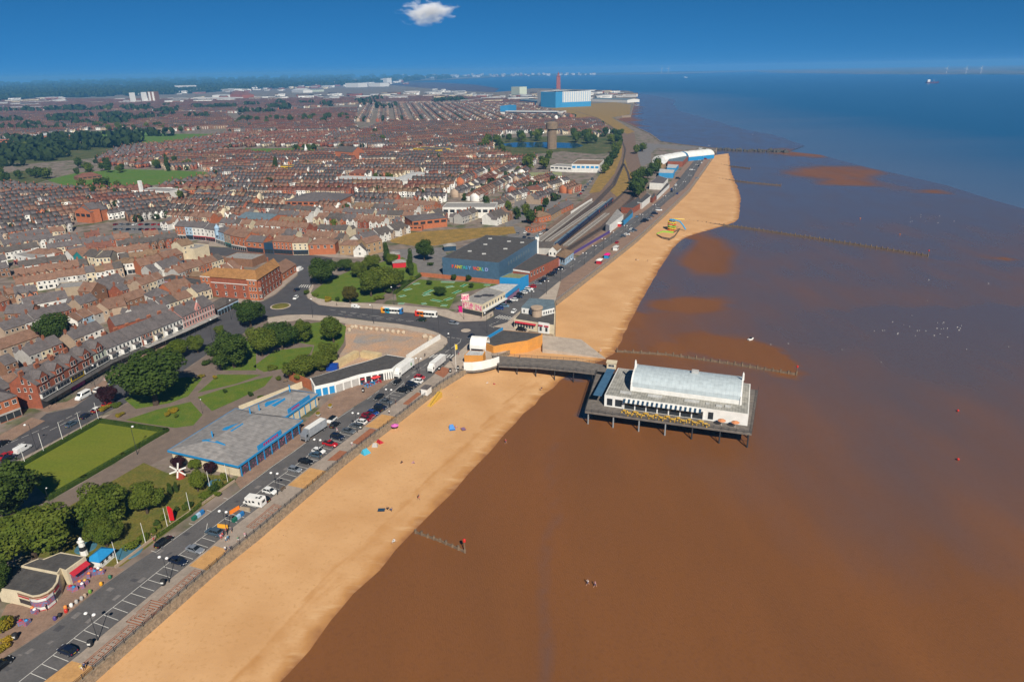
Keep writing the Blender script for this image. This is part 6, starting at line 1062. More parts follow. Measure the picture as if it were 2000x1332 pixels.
ST = [(A8, 225, 770, 330, 745, 5.0, 12, 8.2, 'orange', 'tan', 'hip', 'orange brick station house with tan hipped roof'), (A8, 330, 745, 420, 690, 4.2, 9, 6.4, 'buff', 'dark', 'gable', 'buff station range with dark roof beside the tracks'), (A8, 420, 690, 520, 640, 4.2, 9, 7.0, 'orange', 'slate', 'gable', 'slate roofed station range with tall chimneys'), (A8, 180, 850, 285, 815, 3.6, 7, 4.4, 'orange', 'brown', 'gable', 'low brick station outbuilding by the taxi rank')]
for f, xl, yl, xr, yr, e, D, r, w_, rf, kd, lab in ST: house('station_building', lab, S_(f, xl, yl, 0), S_(f, xr, yr, 0), D, e, r, W_[w_], R_[rf], kd, [(2.4, 1.1, 1.6, 4)], 'station', chim=((.2, .5, 0), (.8, .5, 0)))
plat = pm('platform_asphalt', (.23, .20, .17), (.18, .16, .14), 3, .9)
def platform(a0, a1, w, lab):
 M, L = frame(a0, a1); t = thing('platform', lab, 'platform', a0, ang(a0, a1)); b = MB(); b.box(0, L, 0, w, 0, .9); b.build('deck', plat, t)
 for y in (.08, w - .4): b = MB(); b.box(0, L, y, y + .3, .9, .93); b.build('edge_line', line_m, t)
platform(A8(225, 950), A8(690, 590), 5.0, 'long station platform beside the orange brick buildings'); platform(A8(480, 965), A8(830, 690), 4.0, 'island platform beside the dark blue train'); platform(A8(320, 930), A8(800, 590), 3.4, 'narrow platform between the rails and the train')
fence_wall('boundary_wall', 'purple painted wall between railway and promenade', [A8(500, 1045), A8(830, 850)], 2.0, purple); fence_wall('boundary_wall', 'white wall at the end of the station platform', [A8(500, 690), A8(680, 575)], 2.2, white_m)
tr0, tr1 = A8(360, 985), A8(850, 585); navyt = flat('train_blue', (.008, .022, .075), .35)
for k in range(6):
 a, b_ = tr0.lerp(tr1, k / 6 + .004), tr0.lerp(tr1, (k + 1) / 6 - .004); M, L = frame(a, b_); t = thing('train_carriage', f'dark blue train carriage, {ords[k]} from the buffer end', 'train', a, ang(a, b_), 'carriages of the blue train'); b = MB(); loft(b, [ring(0, 1.38, .9, 3.9, .3, .92), ring(L, 1.38, .9, 3.9, .3, .92)]); b.build('body', navyt, t); b = MB(); b.box(.3, L - .3, -.9, .9, 3.86, 4.0); b.build('roof', R_['bluegrey'], t)
 for s in (-1, 1): b = MB(); b.box(1, L - 1, s * 1.38 - .03, s * 1.38 + .03, 2.2, 3.0); b.build('window_strip', win_m, t)
 for x in (.12, .88): b = MB(); b.box(L * x - .6, L * x + .6, -1.41, 1.41, 1.1, 3.2); b.build('doors', flat('door_orange', (.62, .10, .02)) if k > 3 else navyt, t)
 b = MB(); b.box(.6, L - .6, -1.1, 1.1, .25, .9); b.build('bogies', trim_m, t)
fence_wall('boundary_wall', 'brick wall behind the crazy golf course', [A7(425, 500), A7(1062, 562)], 2.4, W_['orange'])
for lab, x, y, m in (('red fairground kiosk beside the poplars', 250, 420, redk := flat('kiosk_red', (.5, .02, .03))), ('small red ride hut in front of the park poplar', 205, 355, redk), ('dark cabin with flat roof behind the blue hall', 660, 285, W_['navy'])):
 p = A7(x, y); t = thing('kiosk', lab, 'kiosk', p, .2); b = MB(); b.box(-4, 4, -3, 3, 0, 3.4); b.build('wall', m, t); b = MB(); roof_hip(b, 8, 6, 3.4, 4.6, .3, x0=-4, y0=-3); b.build('roof', R_['greyflat'], t)
rail_m = flat('rail_steel', (.20, .16, .13), .5, .4, .5); sleeper = pm('track_bed', (.085, .06, .048), (.055, .042, .036), 1.2, .95)
TR = [[A8(255, 940), A8(690, 600), A8(850, 440), A8(940, 265), A8(962, 140), A8(905, 0), P(1190, 245), P(1165, 230), P(1125, 218)], [A8(275, 955), A8(705, 610), A8(868, 445), A8(948, 265)], [A8(345, 1000), A8(850, 600), A8(1010, 450), A8(985, 340), A8(950, 262)], [A8(440, 1000), A8(760, 800), A8(1010, 560), A8(1030, 500), A8(1012, 450)], [A8(455, 1010), A8(800, 790), A8(1030, 560), A8(1045, 500), A8(1015, 440)]]
for i, l in enumerate(TR):
 l = [Vector((p.x, p.y, 0)) for p in polyline_at(l, 60)]; t = thing('railway_track', ['main track running past the old station houses to the dock', 'second track beside the station house platform', 'track under the dark blue train', 'rusty siding next to the purple wall', 'outermost siding curving behind the arcades'][i], 'track', (0, 0, 0), 0, 'railway tracks')
 for o_, w_, z, m, nm in ((0, 2.6, .06, sleeper, 'track_bed'), (.72, .14, .20, rail_m, 'rail'), (-.72, .14, .20, rail_m, 'rail')):
  A, B_ = offset(l, o_ + w_ / 2), offset(l, o_ - w_ / 2); strip(nm, A, B_, z, m, t)
rp = [(675, 1110), (960, 1160), (1145, 1180), (1145, 1010), (1130, 960), (880, 940), (760, 960)]; base = C5(690, 1105)
q = [C5(690, 1115), C5(1125, 1185), C5(1135, 1030), C5(800, 985)]; t, c = mass('restaurant', 'art deco seafront restaurant with round drum and red awnings', 'restaurant', q, 4.2, W_['cream'], R_['felt'], keep=False, z0=-4); M, L = onwall(q[0], q[1], c)
wrow(t, M, L * .5, 7, 2.0, 1.1, 2.0); b = MB(); b.add([M @ Vector(p) for p in ((.6, -.05, 3.7), (L * .56, -.05, 3.7), (L * .56, -1.0, 3.2), (.6, -1.0, 3.2))], [(0, 1, 2, 3)]); b.build('awning', awn_red, t); panel_on(t, M, L * .62, L * .88, 0, 5.0, white_m, 'white_bay', .6); panel_on(t, M, L * .63, L * .73, 3.3, 3.9, awn_red, 'awning', .9); panel_on(t, M, L * .77, L * .87, 3.3, 3.9, awn_red, 'awning', .9)
for x in (.68, .82): p = M @ Vector((L * x, -.6, 2.0)); window(t, p.x, p.y, p.z, 1.3, 2.0, math.atan2(M[1][0], M[0][0]))
u = [C5(770, 960, 4.2), C5(1000, 990, 4.2), C5(1125, 960, 4.2), C5(1120, 880, 4.2), C5(860, 860, 4.2)]; b = MB(); b.prism([(p.x - c.x, p.y - c.y) for p in u], 4.2, 7.2); b.build('upper_floor', white_m, t); b = MB(); b.prism([((p.x - c.x) * 1.02, (p.y - c.y) * 1.02) for p in u], 7.2, 7.5); b.build('upper_roof', R_['bluegrey'], t)
p = C5(935, 990, 4.2); b = MB(); b.lathe([(2.4, 4), (2.4, 8.2), (2.9, 8.25), (2.9, 9.0), (2.5, 9.1)], 18, (p.x - c.x, p.y - c.y, 0)); b.build('drum', W_['tan'], t); M, L = onwall(u[1], u[2], c); wrow(t, M, L, 5, 5.8, .9, 1.4); M, L = onwall(u[0], u[1], c); wrow(t, M, L, 4, 5.8, .9, 1.4)
FP = [(150, 1150, 200, 1170, 380, 1030, 300, 950, 5.6, 'white', 'greyflat', 'white two storey arcade at the start of the far row'), (370, 1060, 385, 1075, 505, 960, 480, 905, 3.6, 'sky', 'felt', 'low purple fronted arcade in the far row'), (350, 905, 500, 920, 640, 830, 580, 770, 4.4, 'red', 'felt', 'red brick arcade with white upper front in the far row'), (560, 850, 620, 860, 740, 760, 690, 725, 5.2, 'white', 'felt', 'white fronted arcade with sloping brick gable behind'), (730, 770, 760, 780, 800, 740, 780, 700, 4.0, 'red', 'felt', 'dark red stall between white arcade and colonnade'), (800, 740, 815, 745, 980, 580, 950, 560, 3.4, 'white', 'felt', 'long white colonnade leading along the far promenade'), (720, 600, 900, 610, 960, 540, 830, 500, 6.0, 'white', 'slate', 'white and slate block above the colonnade'), (840, 450, 1030, 455, 1050, 410, 850, 395, 5.0, 'sky', 'pale', 'bright blue fronted fun house in the far row'), (945, 370, 1060, 375, 1100, 330, 960, 320, 4.0, 'sky', 'pale', 'small blue and white kiosk beyond the fun house'), (955, 305, 1150, 310, 1225, 230, 1010, 205, 6.0, 'red', 'bluegrey', 'red brick leisure block with blue grey roof near the barrel halls')]
for *qq, z, w_, rf, lab in FP: mass('seafront_arcade', lab, 'arcade', [C7(qq[i], qq[i + 1]) for i in (0, 2, 4, 6)], z, W_[w_], R_[rf], 'arcades of the far promenade', keep=False)
def barrel(name, label, a, b_, L_dir, h, wall_, roof_, cat='hall'):
 M, Wd = frame(a, b_); D = L_dir; t = thing(name, label, cat, a, ang(a, b_)); n = 10; b = MB(); pr = [(Wd / 2 - Wd / 2 * math.cos(math.pi * k / n), h + Wd * .30 * math.sin(math.pi * k / n)) for k in range(n + 1)]
 v = [(x, y, z) for y in (0, D) for x, z in pr]; b.add(v, [(k, k + 1, n + 2 + k, n + 1 + k) for k in range(n)]); b.build('barrel_roof', roof_, t, smooth=False); b = MB(); b.box(.05, Wd - .05, .05, D - .05, 0, h); b.add([(x, y, z - .02) for y in (.02, D - .02) for x, z in pr], [tuple(range(n, -1, -1)), tuple(range(n + 1, 2 * n + 2))]); b.build('wall', wall_, t)
 for k in range(3): b = MB(); b.box(Wd * .5 - 1, Wd * .5 + 1, D * (k + .5) / 3 - 1.5, D * (k + .5) / 3 + 1.5, h + Wd * .28, h + Wd * .31); b.build('roof_light', R_['greyflat'], t)
 LANDMARK.append([M @ Vector(p) for p in ((0, 0, 0), (Wd, 0, 0), (Wd, D, 0), (0, D, 0))])
barrel('leisure_hall', 'white barrel roofed leisure hall furthest from the beach road', C7(760, 270), C7(930, 285), 58, 5, white_m, pm('white_sheet', (.68, .68, .65), (.56, .56, .53), 4)); barrel('leisure_hall', 'white barrel roofed hall with blue side by the far road', C7(1080, 215), C7(1230, 235), 46, 5, sky_blue, pm('white_sheet', (.68, .68, .65)))
house('leisure_hall', 'white gabled hall with buff gable end before the barrel roofs', S_(C7, 752, 320, 0), S_(C7, 905, 325, 0), 30, 4.5, 8.5, W_['buff'], pm('white_sheet', (.68, .68, .65)), 'front', None, 'hall')
DL = [(B5, 865, 868, 1080, 872, 42, 9, 9.4, 'white', 'tan', 'flat', 'big white sided leisure warehouse with blue doors'), (B5, 700, 860, 865, 868, 20, 6, 6.4, 'white', 'greyflat', 'flat', 'low white wing beside the leisure warehouse'), (B5, 450, 930, 790, 925, 24, 4, 6.2, 'white', 'green', 'gable', 'long mossy roofed depot with roof lights'), (B5, 480, 1058, 620, 1058, 16, 6.4, 9, 'cream', 'red', 'hip', 'cream villa with dark red roof by the blue posts'), (B5, -140, 1225, 270, 1225, 22, 8.5, 9, 'white', 'greyflat', 'flat', 'white two storey office block with flat grey roof'), (B4, 830, 950, 1390, 968, 22, 4.5, 5.6, 'white', 'pale', 'gable', 'long white warehouse with pale sheet roof in the town'), (B4, 1390, 966, 1540, 905, 20, 4.5, 5.6, 'white', 'pale', 'gable', 'angled wing of the long white warehouse'), (B4, 435, 1145, 845, 1150, 40, 6, 11, 'orange', 'slate', 'hip', 'large orange brick hall with stepped slate roof'), (B4, 930, 905, 1060, 905, 14, 4.5, 8, 'orange', 'red', 'hip', 'orange brick hall with red roof behind the white warehouse'), (B3, 1105, 1060, 1325, 1072, 18, 6.5, 7, 'white', 'greyflat', 'flat', 'white modern chapel with slender tower below the playing field'), (B3, 610, 935, 800, 915, 16, 3.6, 7.5, 'brown', 'red', 'hip', 'red roofed sports pavilion on the playing field'), (B3, 200, 612, 660, 605, 60, 7, 9, 'orange', 'pale', 'hip', 'modern school with pale folded roof by the park'), (B3, 0, 640, 155, 630, 30, 6, 6.4, 'orange', 'bluegrey', 'flat', 'brick school wing with blue grey flat roof'), (B3, 60, 378, 400, 372, 60, 8, 9, 'white', 'pale', 'gable', 'long white factory roof in the far west'), (B3, 1000, 335, 1180, 325, 60, 9, 10, 'white', 'bluegrey', 'flat', 'long blue white block beside the tower block'), (B3, 1370, 235, 1460, 235, 90, 40, 42, 'white', 'pale', 'flat', 'white cube of a cold store on the far skyline'), (B3, 1500, 240, 1620, 238, 120, 16, 18, 'white', 'pale', 'gable', 'low white shed beside the cold store cube'), (B3, 1670, 235, 1830, 240, 120, 16, 18, 'white', 'pale', 'gable', 'long white sheds beyond the cold store'), (B3, 1490, 305, 1810, 303, 90, 9, 11, 'white', 'pale', 'gable', 'broad white retail shed in the far town'), (B3, 1660, 282, 1900, 280, 90, 10, 12, 'white', 'pale', 'gable', 'second white retail shed behind the broad one'), (B3, 1800, 290, 1880, 290, 50, 18, 34, 'red', 'red', 'hip', 'big red brick maltings in the far town'), (B4, 0, 270, 90, 290, 60, 16, 30, 'red', 'red', 'hip', 'red brick flour mill beside white sheds'), (B4, 900, 205, 1000, 205, 100, 32, 34, 'white', 'pale', 'flat', 'tall white food factory on the dock skyline'), (B4, 1080, 200, 1170, 200, 100, 28, 30, 'white', 'pale', 'flat', 'second tall white factory on the dock skyline'), (B4, 1195, 180, 1225, 180, 60, 55, 60, 'white', 'pale', 'flat', 'slim white silo tower on the dock skyline'), (B4, 480, 245, 570, 248, 60, 14, 26, 'white', 'pale', 'hip', 'white tented fish market by the docks'), (B4, 580, 240, 680, 240, 60, 12, 14, 'mint', 'bluegrey', 'flat', 'pale green dock shed'), (B4, 1530, 305, 1700, 320, 60, 8, 9, 'buff', 'tan', 'flat', 'buff roofed works near the docks'), (B4, 1700, 325, 1860, 325, 60, 8, 9, 'white', 'pale', 'gable', 'white roofed works near the docks'), (B4, 820, 760, 960, 770, 22, 10, 16, 'orange', 'dark', 'gable', 'tall brick church hall with dark roof'), (B4, 1430, 720, 1620, 735, 26, 7, 8, 'yellow', 'dark', 'flat', 'yellow fronted market store in the town'), (B4, 395, 855, 490, 855, 14, 5, 6, 'yellow', 'dark', 'flat', 'small garage with yellow and red canopy'), (B1, 755, 270, 905, 282, 16, 9, 13, 'orange', 'slate', 'front', 'orange brick church hall with white windows by the walled car park'), (B1, 905, 280, 1000, 265, 20, 11, 15, 'orange', 'slate', 'gable', 'tall orange brick hall beside the gabled church hall'), (A7, 360, 125, 640, 95, 22, 7, 9, 'orange', 'slate', 'hip', 'orange brick club with slate roofs beyond the dry field'), (A7, 330, 130, 435, 130, 8, 3.5, 4, 'orange', 'tan', 'flat', 'low round ended orange brick annexe of the club'), (B2, 570, 300, 880, 330, 22, 6, 8.5, 'orange', 'bluegrey', 'gable', 'brick hall with big blue grey roof behind the market'), (B5, 310, 425, 760, 430, 60, 10, 14, 'white', 'dark', 'flat', 'football stadium with white stands'), (B5, 625, 360, 740, 365, 150, 46, 50, 'sky', 'pale', 'flat', 'giant white and blue cold store shed end bay near the dock'), (B5, 740, 364, 1015, 352, 120, 46, 50, 'white', 'pale', 'flat', 'giant ribbed white and blue shed near the dock'), (B5, 1020, 315, 1300, 325, 60, 9, 12, 'white', 'bluegrey', 'gable', 'long low white transit shed on the quay'), (B5, 395, 280, 460, 282, 40, 42, 44, 'mint', 'bluegrey', 'flat', 'grey green dock office tower'), (B5, 630, 255, 860, 250, 80, 10, 12, 'buff', 'tan', 'gable', 'long buff quay shed before the dock tower'), (B5, 460, 330, 620, 345, 60, 12, 15, 'sky', 'bluegrey', 'gable', 'blue grey sheds beside the giant white shed'), (B5, 180, 330, 330, 325, 60, 10, 12, 'cream', 'tan', 'gable', 'cream dockside sheds behind the terraces'), (B3, 1165, 325, 1222, 325, 22, 47, 48, 'brown', 'dark', 'flat', 'tall brown and white residential tower block')]
for f, xl, yl, xr, yr, D, e, r, w_, rf, kd, lab in DL:
 a, b_ = S_(f, xl, yl, 0), S_(f, xr, yr, 0); t = house('hall' if e < 30 else 'tower_building', lab, a, b_, D, e, r, W_[w_], R_[rf], kd, None, 'building', sides=False); L = (b_ - a).length
 if (b_ - a).length and a.y < 1400 and e < 12 and kd != 'gable':
  n = max(3, int(L / 5));
  for k in range(n): b = MB(); x = L * (k + .5) / n; b.box(x - L / n * .35, x + L / n * .35, -.1, .02, e * .55, e * .82); b.build('window', sky_blue if 'blue doors' in lab else win_m, t)
 if 'giant ribbed' in lab:
  b = MB(); b.box(0, L, -.8, .1, 0, 15); b.build('blue_base', W_['sky'], t)
  for k in range(16): b = MB(); x = L * (k + .5) / 16; b.box(x - L / 80, x + L / 80, -.6, .1, 16, 45); b.build('rib', W_['paleblue'], t)
 if 'tower block' in lab:
  for s in (.25, .75): b = MB(); b.box(L * s - L * .12, L * s + L * .12, -.4, .1, 2, 46); b.build('white_bay', white_m, t)
 if 'stadium' in lab:
  b = MB(); b.box(-.2, L * .12, -1, D, 10, 24); b.build('tall_stand', W_['sky'], t); b = MB(); b.box(L * .1, L, -4, 6, 10.5, 12); b.build('stand_roof', white_m, t)
 if 'chapel' in lab: b = MB(); b.box(0, 2.5, -1, 2, 0, 16); b.build('tower', white_m, t)
p = P(1078, 291); t = thing('water_tower', 'tall brown concrete water tower with wide drum beside the lake', 'tower', p); H = rise(p, 238); r_ = .5 * abs(P(1087, 291).x - P(1069, 291).x); conc = pm('tower_concrete', (.23, .165, .11), (.17, .125, .085), 4, .9, .2, stretch=(1, 1)); b = MB(); b.lathe([(r_ * 1.05, 0), (r_, 2), (r_ * .98, H * .70)], 16); b.build('shaft', conc, t); b = MB(); b.lathe([(r_ * .98, H * .70), (r_ * 1.3, H * .74), (r_ * 1.32, H * .96), (r_ * 1.2, H * .965), (r_ * .6, H)], 20); b.build('tank', conc, t)
for k in range(12): b = MB(); a_ = k * math.pi / 6; b.tube((r_ * 1.0 * math.cos(a_), r_ * math.sin(a_), 0), (r_ * .98 * math.cos(a_), r_ * .98 * math.sin(a_), H * .7), .35, n=4); b.build('rib', conc, t)
p = P(1090.5, 178); t = thing('dock_tower', 'slender red brick dock tower with lantern on the estuary edge', 'tower', p); H = rise(p, 141); w = .42 * abs(P(1096, 178).x - P(1086, 178).x); bk = wallmat('dock_brick', (.33, .085, .05)); b = MB(); b.add([(sx * w * s, sy * w * s, z) for s, z in ((1, 0), (.86, H * .76)) for sx, sy in ((-1, -1), (1, -1), (1, 1), (-1, 1))], [(0, 1, 5, 4), (1, 2, 6, 5), (2, 3, 7, 6), (3, 0, 4, 7)]); b.build('shaft', bk, t); b = MB(); b.box(-w, w, -w, w, H * .76, H * .79); b.build('balcony', bk, t); b = MB(); b.lathe([(w * .5, H * .79), (w * .45, H * .90), (w * .55, H * .905), (w * .2, H * .94), (w * .1, H)], 8); b.build('lantern', bk, t)
p = B4(595, 740); t = thing('church_spire', 'small white church spire beside dark trees in the town', 'church', p); b = MB(); b.box(-2, 2, -2, 2, 0, 9); b.build('tower', W_['grey'], t); b = MB(); b.lathe([(2.2, 9), (.1, 17)], 6); b.build('spire', white_m, t)
# ================================================================ the streets of terraced houses
def ordinal(n):
 return ords[n] if n < 20 else f'{n + 1}' + ('th' if 10 <= (n + 1) % 100 <= 13 else {1: 'st', 2: 'nd', 3: 'rd'}.get((n + 1) % 10, 'th'))
def house_template(kind):
 b = MB(); Wd, D = 4.9, 8.2
 if kind == 'near' or kind == 'mid':
  e, r = 5.5, 8.4; body_gable(b, Wd, D, e, r, 0); roof_gable(b, Wd, D, e, r + .03, .2, 1, t=.12)
  body_gable(b, 2.9, 5.4, 4.7, 6.5, 0, Wd - 2.9, D - .1, 'y'); roof_gable(b, 2.9, 5.4, 4.7, 6.53, .2, 1, Wd - 2.9, D - .1, 'y', .12)
  b.box(-.45, .45, D / 2 - .35, D / 2 + .35, r - .6, r + 1.3, 2)
  for x in (-.25, .25): b.tube((x, D / 2, r + 1.3), (x, D / 2, r + 1.7), .12, n=4, mi=2)
  ws = [(1.0, 4.2, 1.0, 1.3), (3.6, 4.2, 1.0, 1.3), (1.3, 1.7, 1.9, 1.6), (3.9, 1.3, .9, 2.1)]
  for x, z, w, h in ws: b.box(x - w / 2, x + w / 2, -.06, .0, z - h / 2, z + h / 2, 4); b.box(x - w / 2 + .1, x + w / 2 - .1, -.09, -.05, z - h / 2 + .1, z + h / 2 - .1, 3)
  for x, y, z, w, h in ((Wd - 1.45, D + 5.3, 3.4, 1.0, 1.2), (Wd - 1.45, D + 5.3, 1.3, 1.2, 1.2), (1.0, D, 4.0, .9, 1.3)): b.box(x - w / 2, x + w / 2, y, y + .06, z - h / 2, z + h / 2, 4); b.box(x - w / 2 + .1, x + w / 2 - .1, y + .05, y + .09, z - h / 2 + .1, z + h / 2 - .1, 3)
 elif kind == 'semi':
  Wd, D, e, r = 7.2, 8.0, 5.2, 8.2; b.box(0, Wd, 0, D, 0, e); roof_hip(b, Wd, D, e + .02, r, .3, 1); b.box(Wd - .5, Wd + .3, D / 2 - .4, D / 2 + .4, r - 1.5, r + 1.0, 2)
  b.box(.6, 3.0, -.8, .02, 0, 4.9, 0); b.box(.8, 2.8, -.85, -.79, 3.0, 4.3, 3); b.box(.8, 2.8, -.85, -.79, .8, 2.2, 3); b.box(4.4, 5.8, -.06, .0, 3.0, 4.2, 3)
  for x in (1.8, 5.2): b.box(x - .7, x + .7, D, D + .07, 3.0, 4.3, 3); b.box(x - .7, x + .7, D, D + .07, .8, 2.1, 3)
 elif kind == 'shed': Wd, D = 46, 28; body_gable(b, Wd, D, 8, 10.5, 0); roof_gable(b, Wd, D, 8, 10.6, .3, 1, t=.2); b.box(4, 9, -.3, .1, 0, 4.5, 3); b.box(18, 42, -.2, .1, 4.5, 6, 3)
 else:
  e, r = 5.5, 8.4; body_gable(b, Wd, D, e, r, 0); roof_gable(b, Wd, D, e, r + .03, .15, 1, t=.08); b.box(-.4, .4, D / 2 - .3, D / 2 + .3, r - .4, r + 1.2, 2); body_gable(b, 2.9, 5.0, 4.6, 6.2, 1, Wd - 2.9, D - .1, 'y')
  b.box(.6, Wd - .6, -.05, 0, 3.4, 4.6, 3)
 return np.array(b.v, float), b.f, b.m, Wd, D
TPL = {k: house_template(k) for k in ('near', 'mid', 'semi', 'far', 'shed')}
WALLS = ['white', 'cream', 'tan', 'grey', 'red', 'brown', 'orange']; ROOFS = ['slate', 'brown', 'dark', 'red', 'tan', 'pale', 'greyflat']
SLOTS = [W_[k] for k in WALLS] + [R_[k] for k in ROOFS] + [chim_m, win_m, frame_m]
class Mass:
 def __init__(s): s.items = {}
 def add(s, kind, x, y, rz, wi, ri, sx=1.0, sz=1.0): s.items.setdefault(kind, []).append((x, y, rz, wi, ri, sx, sz))
 def build(s, name):
  V, LV, LT, MI, base = [], [], [], [], 0
  for kind, it in s.items.items():
   tv, tf, tm, Wd, D = TPL[kind]; A = np.array(it); n = len(A); nv = len(tv)
   c, sn = np.cos(A[:, 2])[:, None], np.sin(A[:, 2])[:, None]; X = tv[None, :, 0] * A[:, 5][:, None]; Y = tv[None, :, 1]
   P3 = np.stack([A[:, 0][:, None] + X * c - Y * sn, A[:, 1][:, None] + X * sn + Y * c, np.repeat(tv[None, :, 2], n, 0) * A[:, 6][:, None]], -1).reshape(-1, 3); V.append(P3)
   fl = np.array([i for f in tf for i in f]); ln = np.array([len(f) for f in tf]); off = (np.arange(n) * nv + base)[:, None]
   LV.append((fl[None, :] + off).reshape(-1)); LT.append(np.tile(ln, n))
   role = np.array(tm); wi = A[:, 3].astype(int)[:, None]; ri = A[:, 4].astype(int)[:, None] + len(WALLS); k0 = len(WALLS) + len(ROOFS)
   m = np.where(role[None, :] == 0, wi, np.where(role[None, :] == 1, ri, k0 + np.maximum(role[None, :] - 2, 0))); MI.append(m.reshape(-1)); base += n * nv
  V = np.concatenate(V); LV = np.concatenate(LV); LT = np.concatenate(LT); MI = np.concatenate(MI)
  me = bpy.data.meshes.new(name); me.vertices.add(len(V)); me.vertices.foreach_set('co', V.reshape(-1)); me.loops.add(len(LV)); me.loops.foreach_set('vertex_index', LV.astype(np.int32)); me.polygons.add(len(LT))
  ls = np.concatenate([[0], np.cumsum(LT)[:-1]]); me.polygons.foreach_set('loop_start', ls.astype(np.int32))
  for m_ in SLOTS: me.materials.append(m_)
  me.polygons.foreach_set('material_index', MI.astype(np.int32)); me.update(calc_edges=True); me.validate(); return me
def pz(pts): return [P(x, y) for x, y in pts]
ZONES = [('in the yards above the market street', [(430, 462), (560, 472), (660, 480), (705, 470), (650, 453), (560, 441), (430, 437)], ((445, 445), (690, 460)), 'near', (5, 5, 4, 0, 1), 25),
 ('by the road to the leisure warehouse', [(1000, 400), (985, 385), (1010, 352), (1060, 348), (1110, 362), (1120, 374), (1085, 380), (1045, 398)], ((1000, 392), (1085, 366)), 'near', (5, 5, 3, 3, 0), 36),
 ('in the yards behind the shopping street', [(0, 650), (120, 595), (260, 555), (330, 530), (420, 518), (478, 545), (430, 588), (330, 622), (250, 662), (150, 722), (60, 765), (0, 780)], ((212, 705), (360, 643)), 'near', (4, 6, 4, 0, 1), 27),
 ('behind the market shops', [(335, 447), (330, 405), (420, 388), (760, 392), (865, 415), (872, 440), (760, 458), (660, 452), (560, 440), (440, 435)], ((445, 413), (690, 428)), 'near', (4, 5, 3, 0, 1), 33),
 ('on the hill street by the walled car park', [(0, 390), (0, 560), (40, 520), (110, 478), (150, 440), (215, 432), (330, 430), (330, 388), (200, 384), (60, 384)], ((0, 412), (96, 400)), 'near', (4, 5, 3, 2, 1), 33),
 ('between the market and the yards', [(60, 520), (130, 470), (330, 470), (400, 500), (330, 520), (290, 545), (200, 560), (90, 580), (0, 600), (0, 560)], ((60, 478), (200, 460)), 'near', (3, 6, 4, 1, 1), 30),
 ('beside the station field', [(700, 470), (870, 418), (990, 400), (1010, 408), (960, 440), (880, 436), (800, 452), (760, 478), (690, 496)], ((745, 462), (835, 432)), 'near', (4, 5, 3, 0, 0), 33),
 ('on the slanting streets near the warehouse', [(880, 396), (905, 345), (1000, 322), (1010, 335), (1045, 345), (1020, 372), (960, 392)], ((905, 372), (990, 332)), 'near', (6, 3, 4, 1, 0), 34),
 ('around the white warehouse', [(440, 386), (430, 352), (560, 330), (700, 322), (880, 318), (1050, 312), (1040, 330), (900, 346), (875, 395), (760, 390)], ((557, 361), (782, 363)), 'near', (4, 5, 3, 2, 1), 34),
 ('below the playing field', [(0, 384), (0, 362), (90, 374), (160, 373), (300, 372), (420, 348), (440, 352), (440, 386), (330, 386), (200, 382)], ((100, 380), (300, 378)), 'semi', (3, 3, 3, 6, 1), 36),
 ('behind the white chapel', [(300, 330), (340, 304), (440, 302), (640, 302), (820, 292), (960, 300), (1010, 310), (880, 316), (700, 320), (560, 328), (430, 350), (420, 338), (330, 332)], ((480, 320), (760, 312)), 'mid', (4, 5, 3, 3, 1), 35),
 ('of red roofed semis by the allotments', [(180, 322), (240, 290), (340, 283), (440, 265), (560, 262), (700, 262), (700, 288), (450, 288), (440, 300), (330, 302), (290, 330)], ((300, 300), (560, 275)), 'semi', (1, 2, 2, 7, 0), 40),
 ('towards the lake', [(700, 290), (700, 262), (760, 240), (900, 242), (1060, 238), (1160, 236), (1195, 256), (1170, 268), (1080, 262), (980, 262), (960, 285), (960, 298), (820, 290)], ((760, 275), (960, 262)), 'mid', (4, 5, 4, 2, 1), 36),
 ('far west', [(-60, 250), (-60, 226), (0, 222), (200, 219), (440, 224), (470, 250), (320, 258), (180, 254), (120, 262), (0, 275)], ((0, 240), (300, 232)), 'far', (4, 5, 3, 4, 1), 36),
 ('far centre', [(440, 258), (480, 222), (640, 216), (700, 214), (690, 240), (700, 260), (560, 260)], ((480, 245), (640, 236)), 'far', (2, 4, 3, 6, 0), 38),
 ('far grid', [(700, 240), (705, 205), (860, 203), (1000, 205), (1060, 212), (1130, 228), (1060, 236), (900, 240), (760, 238)], ((760, 206), (762, 236)), 'far', (4, 5, 5, 2, 0), 33),
 ('far town', [(-80, 224), (-60, 200), (140, 196), (400, 197), (640, 194), (860, 190), (1000, 196), (1050, 206), (860, 202), (700, 204), (480, 220), (440, 222), (200, 217), (0, 220)], ((100, 208), (400, 204)), 'far', (4, 5, 3, 4, 1), 40)]
EXCL = [list(v) for v in FIELDS.values()] + [RAIL, FIELD_STATION] + FOOT_ + LANDMARK
road_polys = [junction]
HOUSES = []
hr = random.Random(5)
